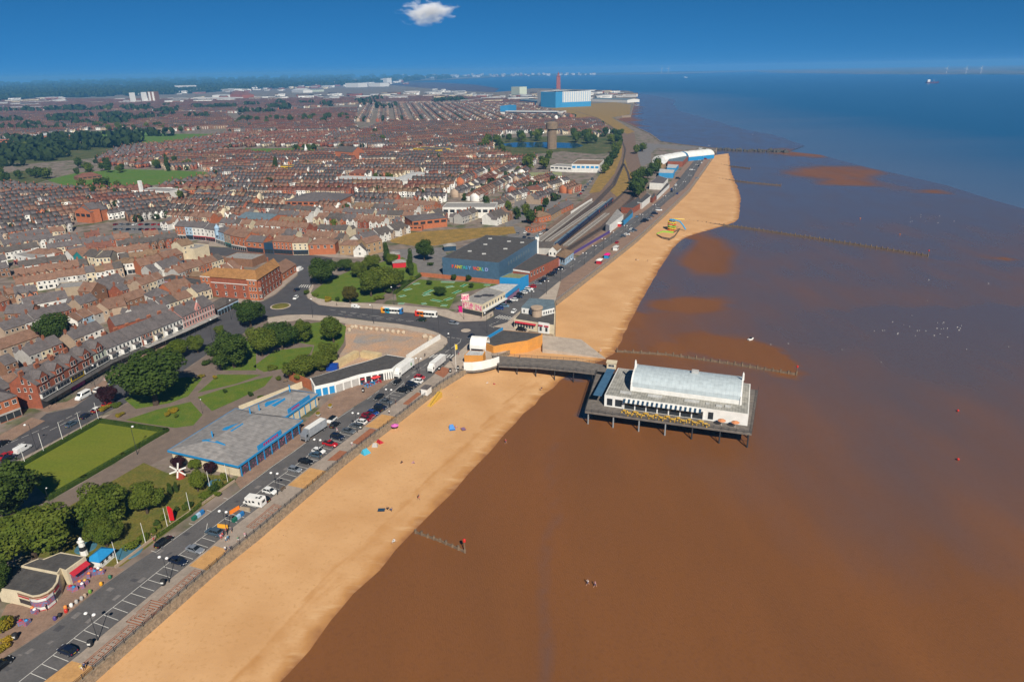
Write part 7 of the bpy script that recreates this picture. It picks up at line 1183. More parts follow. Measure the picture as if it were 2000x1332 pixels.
for zi, (zn, poly, (s0, s1), kind, rw, per) in enumerate(ZONES):
 W = pz(poly); d = (P(*s1) - P(*s0)); d.normalize(); n_ = Vector((-d.y, d.x, 0))
 c = sum(W, Vector()) / len(W); us = [(p - c).dot(d) for p in W]; vs_ = [(p - c).dot(n_) for p in W]
 if n_.y < 0: n_ = -n_; vs_ = [-v for v in vs_]
 width = TPL[kind][3]; D = TPL[kind][4]; v = min(vs_); row = 0
 ex = [e for e in EXCL + road_polys if min(p[0] for p in e) < max(p.x for p in W) and max(p[0] for p in e) > min(p.x for p in W) and min(p[1] for p in e) < max(p.y for p in W) and max(p[1] for p in e) > min(p.y for p in W)]
 exb = [(min(p[0] for p in e), max(p[0] for p in e), min(p[1] for p in e), max(p[1] for p in e), e) for e in ex]
 while v < max(vs_):
  flip = row % 2 == 0     # alternate rows face each other across a street
  u = min(us) + hr.uniform(0, 10); k = 0; wi, ri = 2, 0; blk = hr.randint(9, 22); idx = 0
  sx_ = hr.uniform(.94, 1.06); cross = hr.uniform(-.02, .02)
  while u < max(us):
   if k >= blk: u += hr.choice((3.0, 8.0, 9.0)); k = 0; blk = hr.randint(8, 22); sx_ = hr.uniform(.94, 1.08)
   if kind == 'semi' and k % 2 == 0: u += 2.5
   o = c + d * u + n_ * (v + (0 if kind != 'semi' else hr.uniform(-1, 1))); mid_ = o + d * width / 2 + n_ * 5
   ok = inside(mid_, W)
   if ok:
    for x0, x1, y0, y1, e in exb:
     if x0 - 6 < mid_.x < x1 + 6 and y0 - 6 < mid_.y < y1 + 6 and (inside(mid_, e) or inside(o, e) or inside(o + d * width, e) or inside(o + n_ * 11, e)): ok = False; break
   if ok and hr.random() < .97:
    if k % 2 == 0 or hr.random() < .5: wi = hr.choices(range(7), (9, 6, 6, 3, 3, 3, 2) if kind != 'semi' else (7, 4, 2, 1, 4, 3, 3))[0]
    if k == 0 or hr.random() < .18: ri = hr.choices(range(5), rw)[0]
    rz = math.atan2(d.y, d.x)
    if not flip: px_, py_, r_ = o.x, o.y, rz
    else: q = o + d * width + n_ * D; px_, py_, r_ = q.x, q.y, rz + math.pi
    HOUSES.append((math.hypot(o.x, o.y), kind, px_, py_, r_, wi, ri, zi, row, idx, hr.uniform(.93, 1.07))); idx += 1
   u += width * sx_ * .985 if kind != 'semi' else width; k += 1
  v += (D + 14.0 if flip else D + per - 16.0) if kind != 'semi' else per / 2
  row += 1
HOUSES.sort()
def seen(h):
 x, y = Q((h[2], h[3], 4)); return -20 < x < 2020
vis = [h for h in HOUSES if seen(h)]
near, rest = vis[:300], vis[300:]
def proto_house(kind):
 tv, tf, tm, Wd, D = TPL[kind]; out = {}
 for role, nm in ((0, 'wall'), (1, 'roof'), (2, 'chimney'), (9, 'window_panes')):
  b = MB(); ids = {}
  for f, m in zip(tf, tm):
   if m == role or (role == 9 and m in (3, 4)):
    g = []
    for i in f:
     if i not in ids: ids[i] = len(b.v); b.v.append(tuple(tv[i]))
     g.append(ids[i])
    b.f.append(tuple(g)); b.m.append(1 if m == 4 else 0)
  out[nm] = b.mesh(nm, [win_m, frame_m] if role == 9 else [{0: W_['tan'], 1: R_['slate'], 2: chim_m}[role]])
 return out
PH = {k: proto_house(k) for k in ('near', 'semi', 'mid')}
WN = dict(white='white rendered', cream='cream rendered', tan='tan pebbledashed', grey='grey rendered', red='red brick', brown='brown brick', orange='orange brick');
for _, kind, x, y, rz, wi, ri, zi, row, idx, sz in near:
 kk = 'near' if kind == 'mid' else kind
 t = thing('terraced_house' if kk == 'near' else 'semi_detached_house', f'{WN[WALLS[wi]]} house, {ordinal(idx)} along {ordinal(row)} row {ZONES[zi][0]}', 'house', (x, y, 0), rz, 'houses ' + ZONES[zi][0]); t.scale = (1, 1, sz)
 for nm, me in PH[kk].items():
  o = obj(nm, me, t)
  if nm == 'wall': o.material_slots[0].link = 'OBJECT'; o.material_slots[0].material = W_[WALLS[wi]]
  elif nm == 'roof': o.material_slots[0].link = 'OBJECT'; o.material_slots[0].material = R_[ROOFS[ri]]
  elif nm == 'window_panes': o['kind'] = 'stuff'
ms = Mass()
for _, kind, x, y, rz, wi, ri, zi, row, idx, sz in rest: ms.add(kind, x, y, rz, wi, ri, 1.0, sz)
for poly, n in (([(0, 203), (300, 196), (640, 186), (860, 178), (960, 184), (1050, 190), (1040, 204), (860, 196), (640, 197), (300, 205)], 130), ([(250, 188), (600, 176), (820, 164), (760, 158), (500, 166), (200, 178)], 150), ([(1130, 196), (1225, 190), (1228, 182), (1040, 178), (960, 186), (1040, 196)], 40), ([(800, 155), (940, 151), (1240, 145.8), (1000, 146.8), (780, 150)], 110), ([(-40, 215), (120, 205), (120, 190), (-40, 196)], 30)):
 k = 0
 while k < n:
  x, y = hr.uniform(-40, 1250), hr.uniform(145, 216)
  if inside((x, y), poly): p = P(x, y); ms.add('shed', p.x, p.y, hr.uniform(-.4, .4), hr.choice((0, 0, 1, 3, 3, 4)), hr.choice((5, 5, 6, 0, 4)), hr.uniform(.5, 1.8), hr.uniform(.7, 1.5) * max(1, p.length / 5000)); k += 1
tag(obj('distant_houses', ms.build('distant_houses')), 'sea of brick and slate terraced houses filling the distant town', 'houses', kind='stuff')
print('HOUSES', len(HOUSES), len(vis), 'near limit', near[-1][0])
# ================================================================ trees, hedges, planting
def leafmat(name, c, c2):
 m = bpy.data.materials.new(name); m.use_nodes = True; n = m.node_tree; b = n.nodes['Principled BSDF']; b.inputs['Roughness'].default_value = .6; b.inputs['Specular IOR Level'].default_value = .1
 oi = n.nodes.new('ShaderNodeObjectInfo'); g = n.nodes.new('ShaderNodeNewGeometry'); z = n.nodes.new('ShaderNodeTexNoise'); z.inputs['Scale'].default_value = .35; z.inputs['Detail'].default_value = 3; n.links.new(g.outputs['Position'], z.inputs['Vector'])
 r = n.nodes.new('ShaderNodeMapRange'); r.inputs[1].default_value = .35; r.inputs[2].default_value = .65; n.links.new(z.outputs[0], r.inputs[0]); a = n.nodes.new('ShaderNodeMath'); a.operation = 'MULTIPLY_ADD'; a.inputs[1].default_value = .5; n.links.new(r.outputs[0], a.inputs[0]); a2 = n.nodes.new('ShaderNodeMath'); a2.operation = 'MULTIPLY'; a2.inputs[1].default_value = .5; n.links.new(oi.outputs['Random'], a2.inputs[0]); n.links.new(a2.outputs[0], a.inputs[2])
 x = n.nodes.new('ShaderNodeMix'); x.data_type = 'RGBA'; x.inputs[6].default_value = tuple(c) + (1,); x.inputs[7].default_value = tuple(c2) + (1,); n.links.new(a.outputs[0], x.inputs[0]); n.links.new(x.outputs[2], b.inputs['Base Color'])
 tr = n.nodes.new('ShaderNodeBsdfTranslucent'); n.links.new(x.outputs[2], tr.inputs[0]); ms_ = n.nodes.new('ShaderNodeMixShader'); ms_.inputs[0].default_value = .3; o = n.nodes['Material Output']; n.links.new(b.outputs[0], ms_.inputs[1]); n.links.new(tr.outputs[0], ms_.inputs[2]); n.links.new(ms_.outputs[0], o.inputs['Surface']); return m
LEAF = {'dark': leafmat('leaf_dark', (.034, .068, .013), (.070, .105, .018)), 'mid': leafmat('leaf_mid', (.072, .112, .014), (.140, .165, .022)), 'lime': leafmat('leaf_lime', (.095, .135, .014), (.150, .180, .022)), 'olive': leafmat('leaf_olive', (.085, .075, .014), (.13, .11, .02)), 'purple': leafmat('leaf_purple', (.030, .010, .014), (.055, .016, .018)), 'flower': leafmat('leaf_flower', (.16, .17, .02), (.42, .27, .02))}
bark = pm('bark', (.085, .062, .042), (.055, .040, .030), .5, .95, .1)
nr = np.random.default_rng(3)
def leaf_mesh(name, lobes, n, size, mat):
 L = np.array(lobes); w = L[:, 3] * L[:, 4] * L[:, 5]; k = nr.choice(len(L), n, p=w / w.sum()); d = nr.normal(size=(n, 3)); d /= np.linalg.norm(d, axis=1)[:, None]
 rad = nr.uniform(.55, 1.04, n) ** .6; C = L[k, :3] + d * L[k, 3:] * rad[:, None]; nrm = d + nr.normal(size=(n, 3)) * .55; nrm[:, 2] += .25; nrm /= np.linalg.norm(nrm, axis=1)[:, None]
 up = nr.normal(size=(n, 3)); a = np.cross(nrm, up); a /= np.linalg.norm(a, axis=1)[:, None]; b = np.cross(nrm, a); s = (size * nr.uniform(.6, 1.3, n))[:, None]
 V = np.stack([C - a * s - b * s * .6, C + a * s * .3 - b * s * .8, C + a * s + b * s * .6, C - a * s * .3 + b * s * .8], 1).reshape(-1, 3)
 me = bpy.data.meshes.new(name); me.from_pydata(V.tolist(), [], np.arange(4 * n).reshape(-1, 4).tolist()); me.materials.append(mat); return me
def tree_proto(kind, n, size, seed):
 r = random.Random(seed); lobes = []
 if kind == 'round':
  for i in range(15):
   a = r.uniform(0, 6.28); q = r.uniform(.05, .33); z = r.uniform(.30, .82); q *= 1.15 - abs(z - .5); s = r.uniform(.13, .21); lobes.append((q * math.cos(a), q * math.sin(a), z, s, s, s * .9))
  lobes += [(0, 0, .56, .30, .30, .30)]
 elif kind == 'poplar': lobes = [(r.uniform(-.06, .06), r.uniform(-.06, .06), z, .30 - .22 * abs(z - .4), .30 - .22 * abs(z - .4), .13) for z in (.15, .25, .35, .45, .55, .65, .75, .86)]
 else: lobes = [(r.uniform(-.3, .3), r.uniform(-.3, .3), r.uniform(.25, .6), .25, .25, .3) for _ in range(7)]
 cm = leaf_mesh('crown', lobes, n, size, LEAF['mid']); b = MB(); b.tube((0, 0, 0), (0.01, 0, .4), .035, .022, 7)
 for i in range(6): a = i * 1.05 + r.uniform(-.3, .3); b.tube((0.005, 0, .22 + .04 * (i % 3)), (.24 * math.cos(a), .24 * math.sin(a), .52 + .06 * (i % 3)), .014, .006, 5)
 return cm, b.mesh('trunk', bark)
PT = {('round', 1): [tree_proto('round', 8500, .0205, s) for s in (1, 2, 3, 4)], ('round', 0): [tree_proto('round', 750, .055, s) for s in (5, 6, 7)], ('poplar', 1): [tree_proto('poplar', 1800, .035, 8)], ('poplar', 0): [tree_proto('poplar', 400, .06, 8)], ('bush', 1): [tree_proto('bush', 900, .06, s) for s in (9, 10)], ('bush', 0): [tree_proto('bush', 260, .10, 11)]}
TREES = []
def tree(base, h, w, leaf='mid', kind='round', lab='', near=1, name='tree', cat='tree', group='trees'):
 cm, tm = rnd.choice(PT[(kind, near)]); t = thing(name, lab, cat, base, rnd.uniform(0, 6.28), group); t.scale = (w, w, h); o = obj('crown', cm, t); o.material_slots[0].link = 'OBJECT'; o.material_slots[0].material = LEAF[leaf]; obj('trunk', tm, t); TREES.append((base.x, base.y, w / 2)); return t
def tpx(x, yb, wpx, hpx, leaf='mid', kind='round', lab='', **k):
 base = P(x, yb - hpx * .06); dist = math.hypot(math.hypot(base.x, base.y), CAM_H); w = wpx * dist / FPX * .98; h = max(rise(base, yb - hpx) * .97, w * .45); return tree(base, h, w, leaf, kind, lab, **k)
G = 'trees of the seafront gardens'
NT = [(305, 797, 156, 112, 'dark', 'huge dark plane tree spreading over the garden lawns'), (350, 705, 56, 46, 'lime', 'bright lime green tree next to the huge dark plane tree'), (387, 692, 40, 40, 'mid', 'rounded green tree between lime tree and shopping street'), (216, 792, 42, 42, 'purple', 'purple leaved tree beside the red parked car'), (112, 678, 70, 68, 'dark', 'dark tree rising behind the red gabled terrace'), (490, 642, 70, 58, 'dark', 'lone dark tree in the pavement beside the pink terrace'), (458, 722, 92, 78, 'dark', 'broad dark tree at the edge of the sunken garden'), (513, 700, 66, 64, 'mid', 'green tree behind the broad one in the sunken garden'), (552, 686, 66, 62, 'dark', 'dark tree in the middle of the garden grove'), (595, 672, 50, 50, 'mid', 'upright tree in the garden grove toward the roundabout'), (652, 672, 60, 56, 'mid', 'rounded tree beside the boulders of the cleared plot'), (645, 716, 52, 52, 'mid', 'green tree on the edge of the sandy plot'), (628, 728, 50, 44, 'mid', 'low tree between the grove and the blue container'), (594, 742, 76, 52, 'mid', 'wide leafy tree behind the orange brick wall'), (430, 655, 24, 20, 'mid', 'small tree by the shopping street lamps'),
 (30, 1016, 130, 116, 'dark', 'big dark tree overhanging the bowling green corner'), (68, 1096, 134, 110, 'mid', 'big green tree behind the cream beach shop'), (3, 1178, 56, 84, 'dark', 'dark tree at the picture edge above the cafe roof'), (215, 1030, 104, 90, 'mid', 'wide tree in the crazy golf garden'), (288, 1006, 70, 64, 'mid', 'rounded tree in the crazy golf beside the red flag'), (210, 1070, 66, 54, 'mid', 'low tree behind the golf ticket hut'), (387, 962, 40, 46, 'lime', 'pale leaved tree near the model windmill'), (383, 920, 24, 27, 'lime', 'bright green young tree before the white arcade wall'), (412, 930, 30, 29, 'purple', 'purple plum tree before the white arcade wall'), (351, 922, 30, 33, 'purple', 'purple plum tree behind the model windmill'), (170, 1035, 60, 50, 'dark', 'shadowy tree between golf garden and beach shop'),
 (628, 558, 70, 56, 'dark', 'big dark tree by the zebra crossing of the park'), (675, 532, 32, 30, 'dark', 'smaller dark tree behind the big park tree'), (725, 582, 64, 56, 'mid', 'wide tree in the middle of the triangular park'), (684, 595, 44, 38, 'olive', 'bronze olive tree at the park corner'), (752, 574, 74, 56, 'mid', 'large tree beside the path to the crazy golf course'), (725, 530, 44, 34, 'mid', 'tree at the back of the triangular park'), (780, 560, 34, 34, 'mid', 'tree at the park edge near the steps'), (829, 512, 46, 48, 'dark', 'dark round tree in the car park behind the blue hall'), (859, 580, 30, 21, 'dark', 'round bush island tree in the crazy golf course'), (765, 520, 30, 26, 'lime', 'yellow green tree behind the park poplar'), (700, 545, 40, 36, 'mid', 'tree on the park lawn behind the olive one'),
 (887, 549, 15, 14, 'dark', 'first small round tree along the golf course wall'), (915, 551, 15, 15, 'dark', 'second small round tree along the golf course wall'), (921, 564, 11, 12, 'dark', 'tiny tree on the golf lawn near the arcade'), (838, 558, 14, 12, 'dark', 'small round tree by the golf shelter path')]
for x, y, w, h, lf, lab in NT: tpx(x, y, w, h, lf, 'round', lab, group=G)
for x, y, w, h, lab in ((756, 514, 20, 44, 'tall poplar beside the red kiosk in the park'), (803, 542, 20, 60, 'tallest poplar between park and car park'), (328, 337, 13, 38, 'lone poplar at the playing field edge'), (540, 340, 16, 36, 'poplar clump in the town yard'), (334, 968, 16, 26, 'small conifer beside the windmill pond'), (345, 962, 13, 22, 'thin conifer next to the small one by the pond')): tpx(x, y, w, h, 'dark', 'poplar', lab, group=G)
BU = [(418, 963, 20, 20), (399, 974, 18, 16), (428, 955, 18, 20), (439, 940, 13, 19), (372, 990, 16, 14), (362, 996, 14, 12), (320, 1016, 14, 12), (306, 1025, 12, 12), (345, 1000, 12, 10), (255, 1075, 24, 18), (280, 1055, 18, 14), (425, 970, 12, 12), (408, 968, 12, 12), (300, 1040, 12, 12), (312, 1032, 10, 11), (10, 1235, 26, 26), (16, 1255, 18, 14), (12, 1220, 20, 16), (8, 1270, 20, 16), (395, 738, 12, 8), (420, 740, 10, 8), (405, 712, 20, 9), (440, 768, 9, 10), (490, 775, 11, 13), (338, 806, 16, 12), (328, 812, 14, 8), (345, 815, 10, 7), (510, 778, 12, 8), (235, 812, 16, 6), (205, 800, 20, 8), (225, 795, 18, 10), (600, 575, 14, 10), (615, 580, 12, 9), (640, 590, 14, 14), (660, 588, 12, 9), (742, 586, 20, 12), (760, 574, 16, 12), (790, 556, 18, 12), (805, 548, 16, 10), (840, 520, 12, 9), (870, 520, 14, 9), (545, 742, 14, 8), (530, 722, 20, 10), (560, 715, 16, 8)]
FL = {19, 20, 16, 18, 28, 29, 24, 25, 33, 15}
for i, (x, y, w, h) in enumerate(BU):
 nm = ['clipped', 'leafy', 'rounded', 'spreading'][i % 4]; pl = 'by the golf garden wall' if i < 15 else 'in the yellow flower bed at the picture edge' if i < 19 else 'in the garden beds' if i < 31 else 'around the triangular park' if i < 41 else 'on the sunken garden bank'
 tpx(x, y, w, h, 'flower' if i in FL else rnd.choice(('mid', 'lime', 'dark')), 'bush', f'{"yellow flowering" if i in FL else nm + " green"} shrub, {ords[i % 20]} of those {pl}', name='shrub', cat='shrub', group='garden shrubs')
CL = [('at the allotment edge', [(0, 337), (95, 337), (95, 358), (0, 362)], 14, 11), ('below the playing field', [(150, 368), (240, 368), (240, 386), (160, 386)], 8, 11), ('along the far side of the playing field', [(295, 322), (370, 322), (370, 334), (295, 334)], 7, 11), ('behind the sports pavilion', [(150, 326), (240, 324), (240, 340), (150, 345)], 12, 11), ('on the allotments', [(0, 288), (85, 285), (85, 306), (0, 308)], 12, 10), ('of the park belt', [(185, 249), (295, 247), (295, 256), (185, 258)], 14, 13), ('east of the park belt', [(305, 249), (365, 248), (365, 262), (305, 262)], 9, 13), ('of the dark cemetery wood', [(455, 236), (690, 228), (690, 241), (455, 246)], 34, 15), ('of the wood before the tower block', [(205, 211), (355, 207), (355, 219), (205, 221)], 22, 16), ('behind the lake', [(985, 273), (1070, 269), (1070, 277), (985, 279)], 13, 15), ('right of the lake', [(1090, 270), (1215, 264), (1212, 287), (1105, 280)], 22, 15), ('in front of the lake', [(935, 282), (988, 282), (988, 302), (935, 300)], 11, 14), ('beside the leisure warehouse', [(1022, 314), (1080, 308), (1075, 330), (1030, 338)], 9, 13), ('along the railway bank', [(1176, 352), (1180, 340), (1208, 278), (1214, 282), (1200, 325)], 13, 12), ('between railway and promenade', [(1236, 384), (1236, 352), (1262, 335), (1290, 330), (1282, 345), (1262, 362), (1252, 388)], 20, 11), ('by the far car park', [(1240, 302), (1268, 302), (1268, 290), (1246, 290)], 6, 12), ('among the town roofs', [(722, 264), (755, 264), (755, 284), (722, 284)], 6, 11), ('by the church spire', [(572, 292), (618, 292), (618, 300), (572, 300)], 6, 10), ('by the car park with blue posts', [(950, 400), (1000, 402), (1075, 400), (1060, 440), (1010, 436), (960, 440), (945, 410)], 10, 9)]
for nm, poly, n, h in CL:
 W = pz(poly); x0, x1, y0, y1 = min(p.x for p in W), max(p.x for p in W), min(p.y for p in W), max(p.y for p in W); k = 0; tries = 0
 while k < n and tries < 400:
  tries += 1; p = Vector((rnd.uniform(x0, x1), rnd.uniform(y0, y1), 0))
  if inside(p, W): hh = h * rnd.uniform(.8, 1.35); tree(p, hh, hh * rnd.uniform(.75, 1.05), rnd.choice(('dark', 'dark', 'mid')), 'round', f'leafy tree, {ordinal(k)} of those {nm}', 0 if p.length > 420 else 1, group='trees ' + nm); k += 1
k = 0
for _, kind, x, y, rz, wi, ri, zi, row, idx, sz in rnd.sample(vis[:2600], 46):
 p = Vector((x, y, 0)) + Matrix.Rotation(rz, 3, 'Z') @ Vector((2, 19 if kind != 'semi' else 13, 0)); hh = rnd.uniform(5.5, 9.5)
 if any(inside(p, e) for e in FOOT_) or Q(p)[1] > 470: continue
 tree(p, hh, hh * .95, rnd.choice(('dark', 'mid', 'mid', 'lime')), 'round', f'garden tree, {ordinal(k)}, in a yard {ZONES[zi][0]}', 0, group='garden trees in the town'); k += 1
def far_woods():
 C = []
 for poly, n in (([(-60, 222), (0, 196), (200, 190), (420, 182), (600, 172), (740, 164), (900, 153), (700, 150), (300, 156), (0, 166), (-60, 172)], 1000), ([(0, 262), (160, 256), (300, 240), (700, 215), (1000, 200), (900, 196), (500, 200), (0, 222)], 45), ([(0, 330), (200, 300), (300, 270), (440, 262), (300, 264), (0, 280)], 40)):
  W = [P(x, y) for x, y in poly]; k = 0
  while k < n:
   x, y = rnd.uniform(-60, 1000), rnd.uniform(150, 330);
   if not inside((x, y), poly): continue
   p = P(x, y); s = 6 + p.length / 600.0; m = rnd.randint(2, 7); dx = rnd.uniform(10, 20)
   for i in range(m): C.append((p.x + (i - m / 2) * dx, p.y + rnd.uniform(-8, 8), 0, s * rnd.uniform(.8, 1.3)))
   k += 1
 for h in rnd.sample(rest[:6000], 1300): C.append((h[2] - 15 * math.sin(h[4]), h[3] + 15 * math.cos(h[4]), 0, rnd.uniform(2.6, 4.6)))
 V = []
 base = nr.normal(size=(16, 3)); base /= np.linalg.norm(base, axis=1)[:, None]
 for x, y, z, s in C:
  d = base @ np.array(Matrix.Rotation(x, 3, 'Z')); c = d * (s, s, s * .8) + (x, y, s * .8); t = nr.normal(size=(16, 3)); a = np.cross(d, t); a /= np.linalg.norm(a, axis=1)[:, None]; b = np.cross(d, a); q = s * .55; V.append(np.stack([c - a * q, c - b * q, c + a * q, c + b * q], 1).reshape(-1, 3))
 V = np.concatenate(V); me = bpy.data.meshes.new('woodland'); me.from_pydata(V.tolist(), [], np.arange(len(V)).reshape(-1, 4).tolist()); me.materials.append(leafmat('leaf_far', (.020, .040, .012), (.040, .062, .016))); return me
tag(obj('woodland', far_woods()), 'dark tree lines and copses across the distant plain', 'woodland', kind='stuff')
def hedge(lab, pts, h=1.3, w=1.6, leaf='dark'):
 t = thing('hedge', lab, 'hedge', pts[0]); b = MB(); core = leaf_core = None; L = []
 for a, c in zip(pts[:-1], pts[1:]):
  M, l = frame(a - pts[0], c - pts[0]); b.box(-w / 2, l + w / 2, -w / 2 + .12, w / 2 - .12, 0, h - .1, M=M)
  for k in range(int(l / .55) + 1):
   q = M @ Vector((k * .55, 0, h * .55)); L.append((q.x, q.y, q.z, .62, w * .56, h * .5) if abs(M[0][0]) > .7 else (q.x, q.y, q.z, w * .5, w * .5, h * .5))
 b.build('hedge_core', LEAF[leaf], t); obj('foliage', leaf_mesh('foliage', L, min(9000, len(L) * 55), .16, LEAF['mid' if leaf == 'dark' else leaf]), t)
GR = [Vector((p.x, p.y, 0)) for p in GREEN]
hedge('clipped hedge around the bowling green', [GR[6], GR[0], GR[1], GR[2], GR[3], GR[4]])
hedge('low garden hedge along the crazy golf path', [C2(60, 1120), C2(480, 830), C2(620, 700), C2(1040, 400)], .9, 1.0); hedge('hedge beside the path down to the golf course', [A7(215, 640), A7(330, 555), A7(420, 500)], 1.4, 2.2)
# ================================================================ pier, slipway, groynes, slide tower
DZ = 0.8
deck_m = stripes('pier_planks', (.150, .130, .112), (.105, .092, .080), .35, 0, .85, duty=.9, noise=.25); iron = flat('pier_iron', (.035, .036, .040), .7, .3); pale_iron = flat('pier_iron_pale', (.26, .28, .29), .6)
roof_board = stripes('pier_roof_boards', (.30, .29, .255), (.22, .215, .19), .9, 0, .8, duty=.8, noise=.3); leadm = stripes('barrel_roof_sheet', (.40, .46, .48), (.33, .385, .41), 1.3, 0, .45, duty=.92, noise=.12)
fence_wall('sea_wall', 'stone wall carrying the pier forecourt above the sand', [wall[7], wall[8], wall[9], wall[10], wall[11]], .12, wall_m, .5, 'wall', -5.0)
slip = [A5(1050, 490), A5(1450, 545, -2.5), A5(1700, 740, MUD_Z + .1), A5(1050, 625)]; b = MB(); v = [(p.x, p.y, z) for p, z in zip(slip, (-.3, -2.4, -4.1, -.6))]; b.add(v + [(x, y, -5) for x, y, z in v], [(0, 3, 2, 1), (0, 1, 5, 4), (1, 2, 6, 5), (2, 3, 7, 6), (3, 0, 4, 7)]); tag(b.build('slipway', paving_pale), 'paved slipway running down to the sand behind the pier', 'slipway')
pa, pb2 = A6(250, 470, DZ), A6(1415, 632, DZ); pa.z = pb2.z = 0; Mp, PL = frame(pa, pb2); back = A6(1478, 340, DZ + 4.6); back.z = 0; PD = (Mp.inverted() @ back).y * 1.28
t = thing('pier_pavilion', 'white pier pavilion with barrel roof on iron legs above the mud', 'pier', (pa.x, pa.y, DZ), ang(pa, pb2))
def pbox(nm, x0, x1, y0, y1, z0, z1, m, par=None): b = MB(); b.box(x0, x1, y0, y1, z0, z1); return b.build(nm, m, par or t)
dk = [(-5.5, -6.0), (PL + 1.5, -5.0), (PL + 3.0, PD + 5), (-9, PD + 4)]; b = MB(); b.prism(dk, -.7, 0); b.build('deck', deck_m, t)
pbox('wall', 0, PL, 0, PD, 0, 4.3, white_m); lowr = pbox('flat_roof', .3, PL - .3, .3, PD - .3, 4.3, 4.36, roof_board)
bx0, bx1, by0, by1 = PL * .17, PL * .94, PD * .25, PD * .86; pbox('clerestory', bx0, bx1, by0, by1, 4.36, 6.0, white_m); n = 12; BW = by1 - by0
prf = [(by0 + BW / 2 - BW / 2 * math.cos(math.pi * k / n), 6.0 + BW * .29 * math.sin(math.pi * k / n) ** .8) for k in range(n + 1)]
b = MB(); b.add([(x, y, z) for x in (bx0, bx1) for y, z in prf], [(k, n + 1 + k, n + 2 + k, k + 1) for k in range(n)]); b.build('barrel_roof', leadm, t)
for x in (bx0 + .02, bx1 - .02):
 b = MB(); b.add([(x + d, y * 1.0, z * 1.01) for d in (-.25, .25) for y, z in prf], [tuple(range(n + 1)), tuple(range(2 * n + 1, n, -1))] + [(k, k + 1, n + 2 + k, n + 1 + k) for k in range(n)]); g_ = b.build('end_gable', white_m, t)
 for y in (by0, (by0 + by1) / 2, by1): b = MB(); b.lathe([(.45, z0 := 4.4 if y != (by0 + by1) / 2 else 6 + BW * .29), (.35, z0 + 2.2), (.05, z0 + 3)], 6, (x, y, 0)); b.build('finial', white_m, g_)
for x, y, w, d in ((.10, .12, 4, 1.6), (.3, .13, 5, 1.6), (.56, .13, 5, 1.6), (.78, .1, 2, 1.2), (.84, .12, 2, 1.2), (.71, .12, 1.2, 1)): pbox('roof_light', PL * x, PL * x + w, PD * y, PD * y + d, 4.36, 4.7, R_['pale'])
pbox('vent_box', PL * .58, PL * .58 + 2.4, (by0 + by1) / 2 + .5, (by0 + by1) / 2 + 2.2, 8, 6.9 + BW * .29, R_['pale']); pbox('roof_tank', PL * .86, PL * .86 + 2.5, PD * .8, PD * .88, 4.4, 7.4, W_['teal'])
b = MB(); nA = int(PL * .56 / .8)
for k in range(nA): x = PL * .14 + k * .8; b.add([(x, -.02, 3.9), (x + .8, -.02, 3.9), (x + .8, -1.7, 3.2), (x, -1.7, 3.2)], [(0, 1, 2, 3)], k % 2)
b.build('striped_awning', [W_['navy'], frame_m], t); pbox('glass_front', PL * .14, PL * .70, -.08, .02, .2, 2.9, shopdark)
for x0, x1 in ((.02, .06), (.08, .13), (.735, .77)): pbox('window', PL * x0, PL * x1, -.1, .02, .6, 3.2, win_m)
for k in range(8): pbox('pier', PL * (.14 + k * .08), PL * (.14 + k * .08) + .4, -.2, .02, 0, 3.2, white_m)
b = MB(); b.box(-4.2, -1.2, .5, PD, 3.4, 3.6); b.build('side_canopy', W_['bluegrey'] if 'bluegrey' in W_ else pm('canopy_blue', (.05, .13, .22), (.04, .10, .18), 2), t)
legs = [(x, y) for x in np.linspace(-4.5, PL + .6, 7) for y in np.linspace(-5.2, PD + 3, 6)]
LZ = MUD_Z - DZ - .3
b = MB(); b.tube((0, 0, LZ), (0, 0, -.6), .28, .24, 8); lm = b.mesh('leg', iron); lm2 = b.mesh('leg', pale_iron)
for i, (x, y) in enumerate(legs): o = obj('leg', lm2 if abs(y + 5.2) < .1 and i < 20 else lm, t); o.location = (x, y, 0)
for i in range(7):
 for x in (np.linspace(-4.5, PL + .6, 7)[i],): b = MB(); b.path([(x, -5.2, LZ + .6), (x, -1.0, -.8)], .10); b.path([(x, -1.0, LZ + .6), (x, -5.2, -.8)], .10); b.build('cross_brace', iron, t)
def rail_run(name, label, pts, h=1.1, step=2.4, z=.13, group=None, each=True, m=iron):
 t = thing(name, label, 'railing', (0, 0, 0), 0, group); pts = [Vector((p[0], p[1], z)) for p in pts]; rb = MB()
 for zz in (.45, .8, h): rb.path([p + Vector((0, 0, zz)) for p in pts], .035 if zz < h else .05, 4)
 rb.build('rails', m, t); b = MB(); b.tube((0, 0, 0), (0, 0, h + .12), .08, .06, 6); b.lathe([(.11, h + .05), (.13, h + .15), (.03, h + .24)], 6); pm_ = b.mesh('post', m); pp = resample(pts, step); jb = MB()
 for p in pp:
  if each: o = obj('post', pm_, t); o.location = p
  else: jb.tube(p, p + Vector((0, 0, h + .15)), .06, n=4)
 if not each: tag(jb.build('posts', m, t), kind='stuff')
rail_run('railing', 'black post railing along the edge of the near sea wall', [Vector((p.x, p.y, 0)) for p in polyline_at(wall[:8], 40)], z=.3)
rail_run('railing', 'grey railing along the promenade beyond the pier', [Vector((p.x, p.y, 0)) for p in polyline_at(wall[11:], 40)], z=.3, each=False, m=pale_iron)
W4 = [Mp @ Vector((x, y, 0)) for x, y in dk]; rail_run('railing', 'iron railing around the pavilion deck', [W4[3], W4[0], W4[1], W4[2]], z=DZ, each=False)
wn = [A5(600, 815, DZ), A5(1000, 832, DZ), A5(1400, 870, DZ), A5(1760, 915, DZ)]; wf = [A5(530, 705, DZ), A5(1000, 735, DZ), A5(1400, 758, DZ), A5(1800, 820, DZ)]
